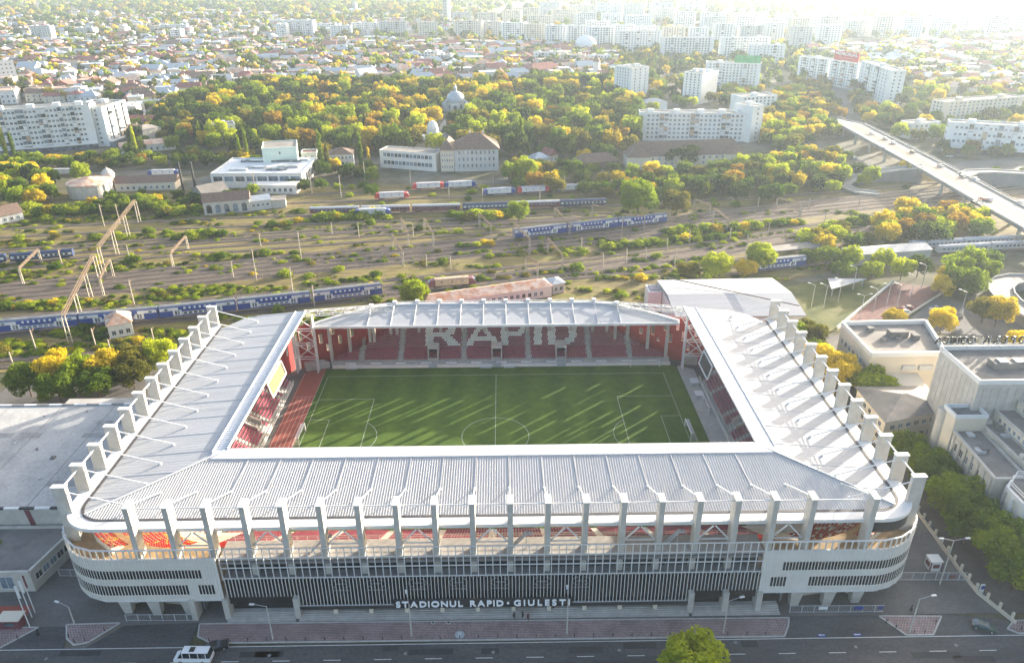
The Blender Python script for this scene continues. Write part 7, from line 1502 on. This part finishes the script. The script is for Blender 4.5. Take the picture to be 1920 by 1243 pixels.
c = G(1098, 96); t = thing('dome_hall', 'white round dome roof in the far quarter', 'hall', c); m_ = MB(); m_.lathe(c.x, c.y, [(17, 0), (17, 7)]+[(17*math.cos(a), 7+15*math.sin(a)) for a in [i*PI/2/8 for i in range(9)]], 24); m_.build('dome', M['white'], t, smooth=True); MB().cyl(c.x, c.y, 0, 3, 19, 19, 24).build('base', M['grey'], t)
sheet('dry_field', [(G(45, 118).x, G(45, 118).y), (G(190, 106).x, G(190, 106).y), (G(190, 112).x, G(190, 112).y), (G(45, 125).x, G(45, 125).y)], -.1, M['sand'])
# far trees
g_ = random.Random(5)
for _ in range(7200):
    v = g_.random(); d = 900+2400*(v**1.25); ang = g_.uniform(-.62, .60); x, y = CAM[0]+d*math.tan(ang), CAM[1]+d
    if y < 760 or blocked(x, y): continue
    px, py = proj((x, y, 0)); dens = 1.0 if (px < 860 and py < 44) else .5 if px < 1000 else .42
    if g_.random() > dens: continue
    f = g_.random(); s = 1.0+.5*min(1, max(0, (d-1400)/900)); REST.append((x, y, (8+7*f)*s, (10+7*f)*s, CLS.index(g_.choices(CLS, (22, 30, 12, 12, 5, 20))[0]), 'low'))
# instanced crowds (one object each)
def scatter(name, label, protos, pts, scl, rot, idx):
    col = bpy.data.collections.new(name+'_kinds')
    for k, o in enumerate(protos): o.name = '%s_kind_%02d' % (name, k); col.objects.link(o)
    me = bpy.data.meshes.new(name); n = len(pts); me.vertices.add(n); me.vertices.foreach_set('co', np.array(pts, dtype=np.float32).reshape(-1))
    for nm, ty, dat, key in (('scl', 'FLOAT_VECTOR', scl, 'vector'), ('rot', 'FLOAT', rot, 'value'), ('idx', 'INT', idx, 'value')):
        a = me.attributes.new(nm, ty, 'POINT'); a.data.foreach_set(key, np.array(dat, dtype=np.int32 if ty == 'INT' else np.float32).reshape(-1))
    o = bpy.data.objects.new(name, me); COL.objects.link(o); tag(o, label, None, None, 'stuff')
    ng = bpy.data.node_groups.new(name+'_nodes', 'GeometryNodeTree'); ng.interface.new_socket('Geometry', in_out='INPUT', socket_type='NodeSocketGeometry'); ng.interface.new_socket('Geometry', in_out='OUTPUT', socket_type='NodeSocketGeometry')
    N, L = ng.nodes, ng.links; gi, go = N.new('NodeGroupInput'), N.new('NodeGroupOutput'); ip = N.new('GeometryNodeInstanceOnPoints'); ci = N.new('GeometryNodeCollectionInfo'); ci.inputs['Collection'].default_value = col; ci.inputs['Separate Children'].default_value = True; ci.inputs['Reset Children'].default_value = True
    def attr(nm, ty): a = N.new('GeometryNodeInputNamedAttribute'); a.data_type = ty; a.inputs['Name'].default_value = nm; return a.outputs['Attribute']
    L.new(gi.outputs[0], ip.inputs['Points']); L.new(ci.outputs[0], ip.inputs['Instance']); ip.inputs['Pick Instance'].default_value = True; L.new(attr('idx', 'INT'), ip.inputs['Instance Index']); L.new(attr('scl', 'FLOAT_VECTOR'), ip.inputs['Scale'])
    cx = N.new('ShaderNodeCombineXYZ'); L.new(attr('rot', 'FLOAT'), cx.inputs[2]); er = N.new('FunctionNodeEulerToRotation'); L.new(cx.outputs[0], er.inputs[0]); L.new(er.outputs[0], ip.inputs['Rotation']); L.new(ip.outputs[0], go.inputs[0])
    md = o.modifiers.new('scatter', 'NODES'); md.node_group = ng; return o
for kind, nm, lab in (('mid', 'tree_canopy', 'dense autumn tree canopy of the wood and parks'), ('cone', 'conifers', 'dark conifers scattered through the wood'), ('low', 'far_trees', 'hazy autumn trees spread through the far city'), ('shrub', 'undergrowth', 'low green undergrowth between the rail tracks')):
    R_ = [r for r in REST if r[5] == kind]
    if not R_: continue
    nv = len(CR[kind]); pr = [bpy.data.objects.new('k', crown(kind, v, c)) for c in CLS for v in range(nv)]
    scatter(nm, lab, pr, [(r[0], r[1], 0) for r in R_], [(r[3], r[3], r[2]) for r in R_], [random.random()*6.28 for _ in R_], [r[4]*nv+random.randrange(nv) for r in R_])
pr = []
for i in range(10):
    for rc in range(5):
        w = random.randrange(5); a, b, c, e = house_meshes(i, *HS[i]); big = MB()
        for k, m_ in enumerate((a, b, c)): n0 = len(big.V); big.V += m_.V; big.F += [tuple(q+n0 for q in f) for f in m_.F]; big.M += [k]*len(m_.F)
        pr.append(bpy.data.objects.new('k', big.mesh('far_house', [M[WC[(i+rc) % 5]], M[HC[rc][1]], M['glass']])))
scatter('far_houses', 'dense far quarter of small roofs fading into haze', pr, [(h[0], h[1], 0) for h in HREST], [(h[2],)*3 for h in HREST], [h[3] for h in HREST], [h[4] for h in HREST])
# ================================================================ haze
hz = MB().box(-5300, 5300, -300, 7600, -1.2, 121).build('haze', None); hz.data.materials.clear()
m = bpy.data.materials.new('haze'); m.use_nodes = True; N, L = m.node_tree.nodes, m.node_tree.links; N.clear(); out = N.new('ShaderNodeOutputMaterial'); pv_ = N.new('ShaderNodeVolumePrincipled'); pv_.inputs['Color'].default_value = (.72, .87, 1, 1); pv_.inputs['Density'].default_value = .000095; pv_.inputs['Anisotropy'].default_value = .4; L.new(pv_.outputs[0], out.inputs['Volume']); hz.data.materials.append(m); tag(hz, 'pale morning haze over the city', None, None, 'stuff')
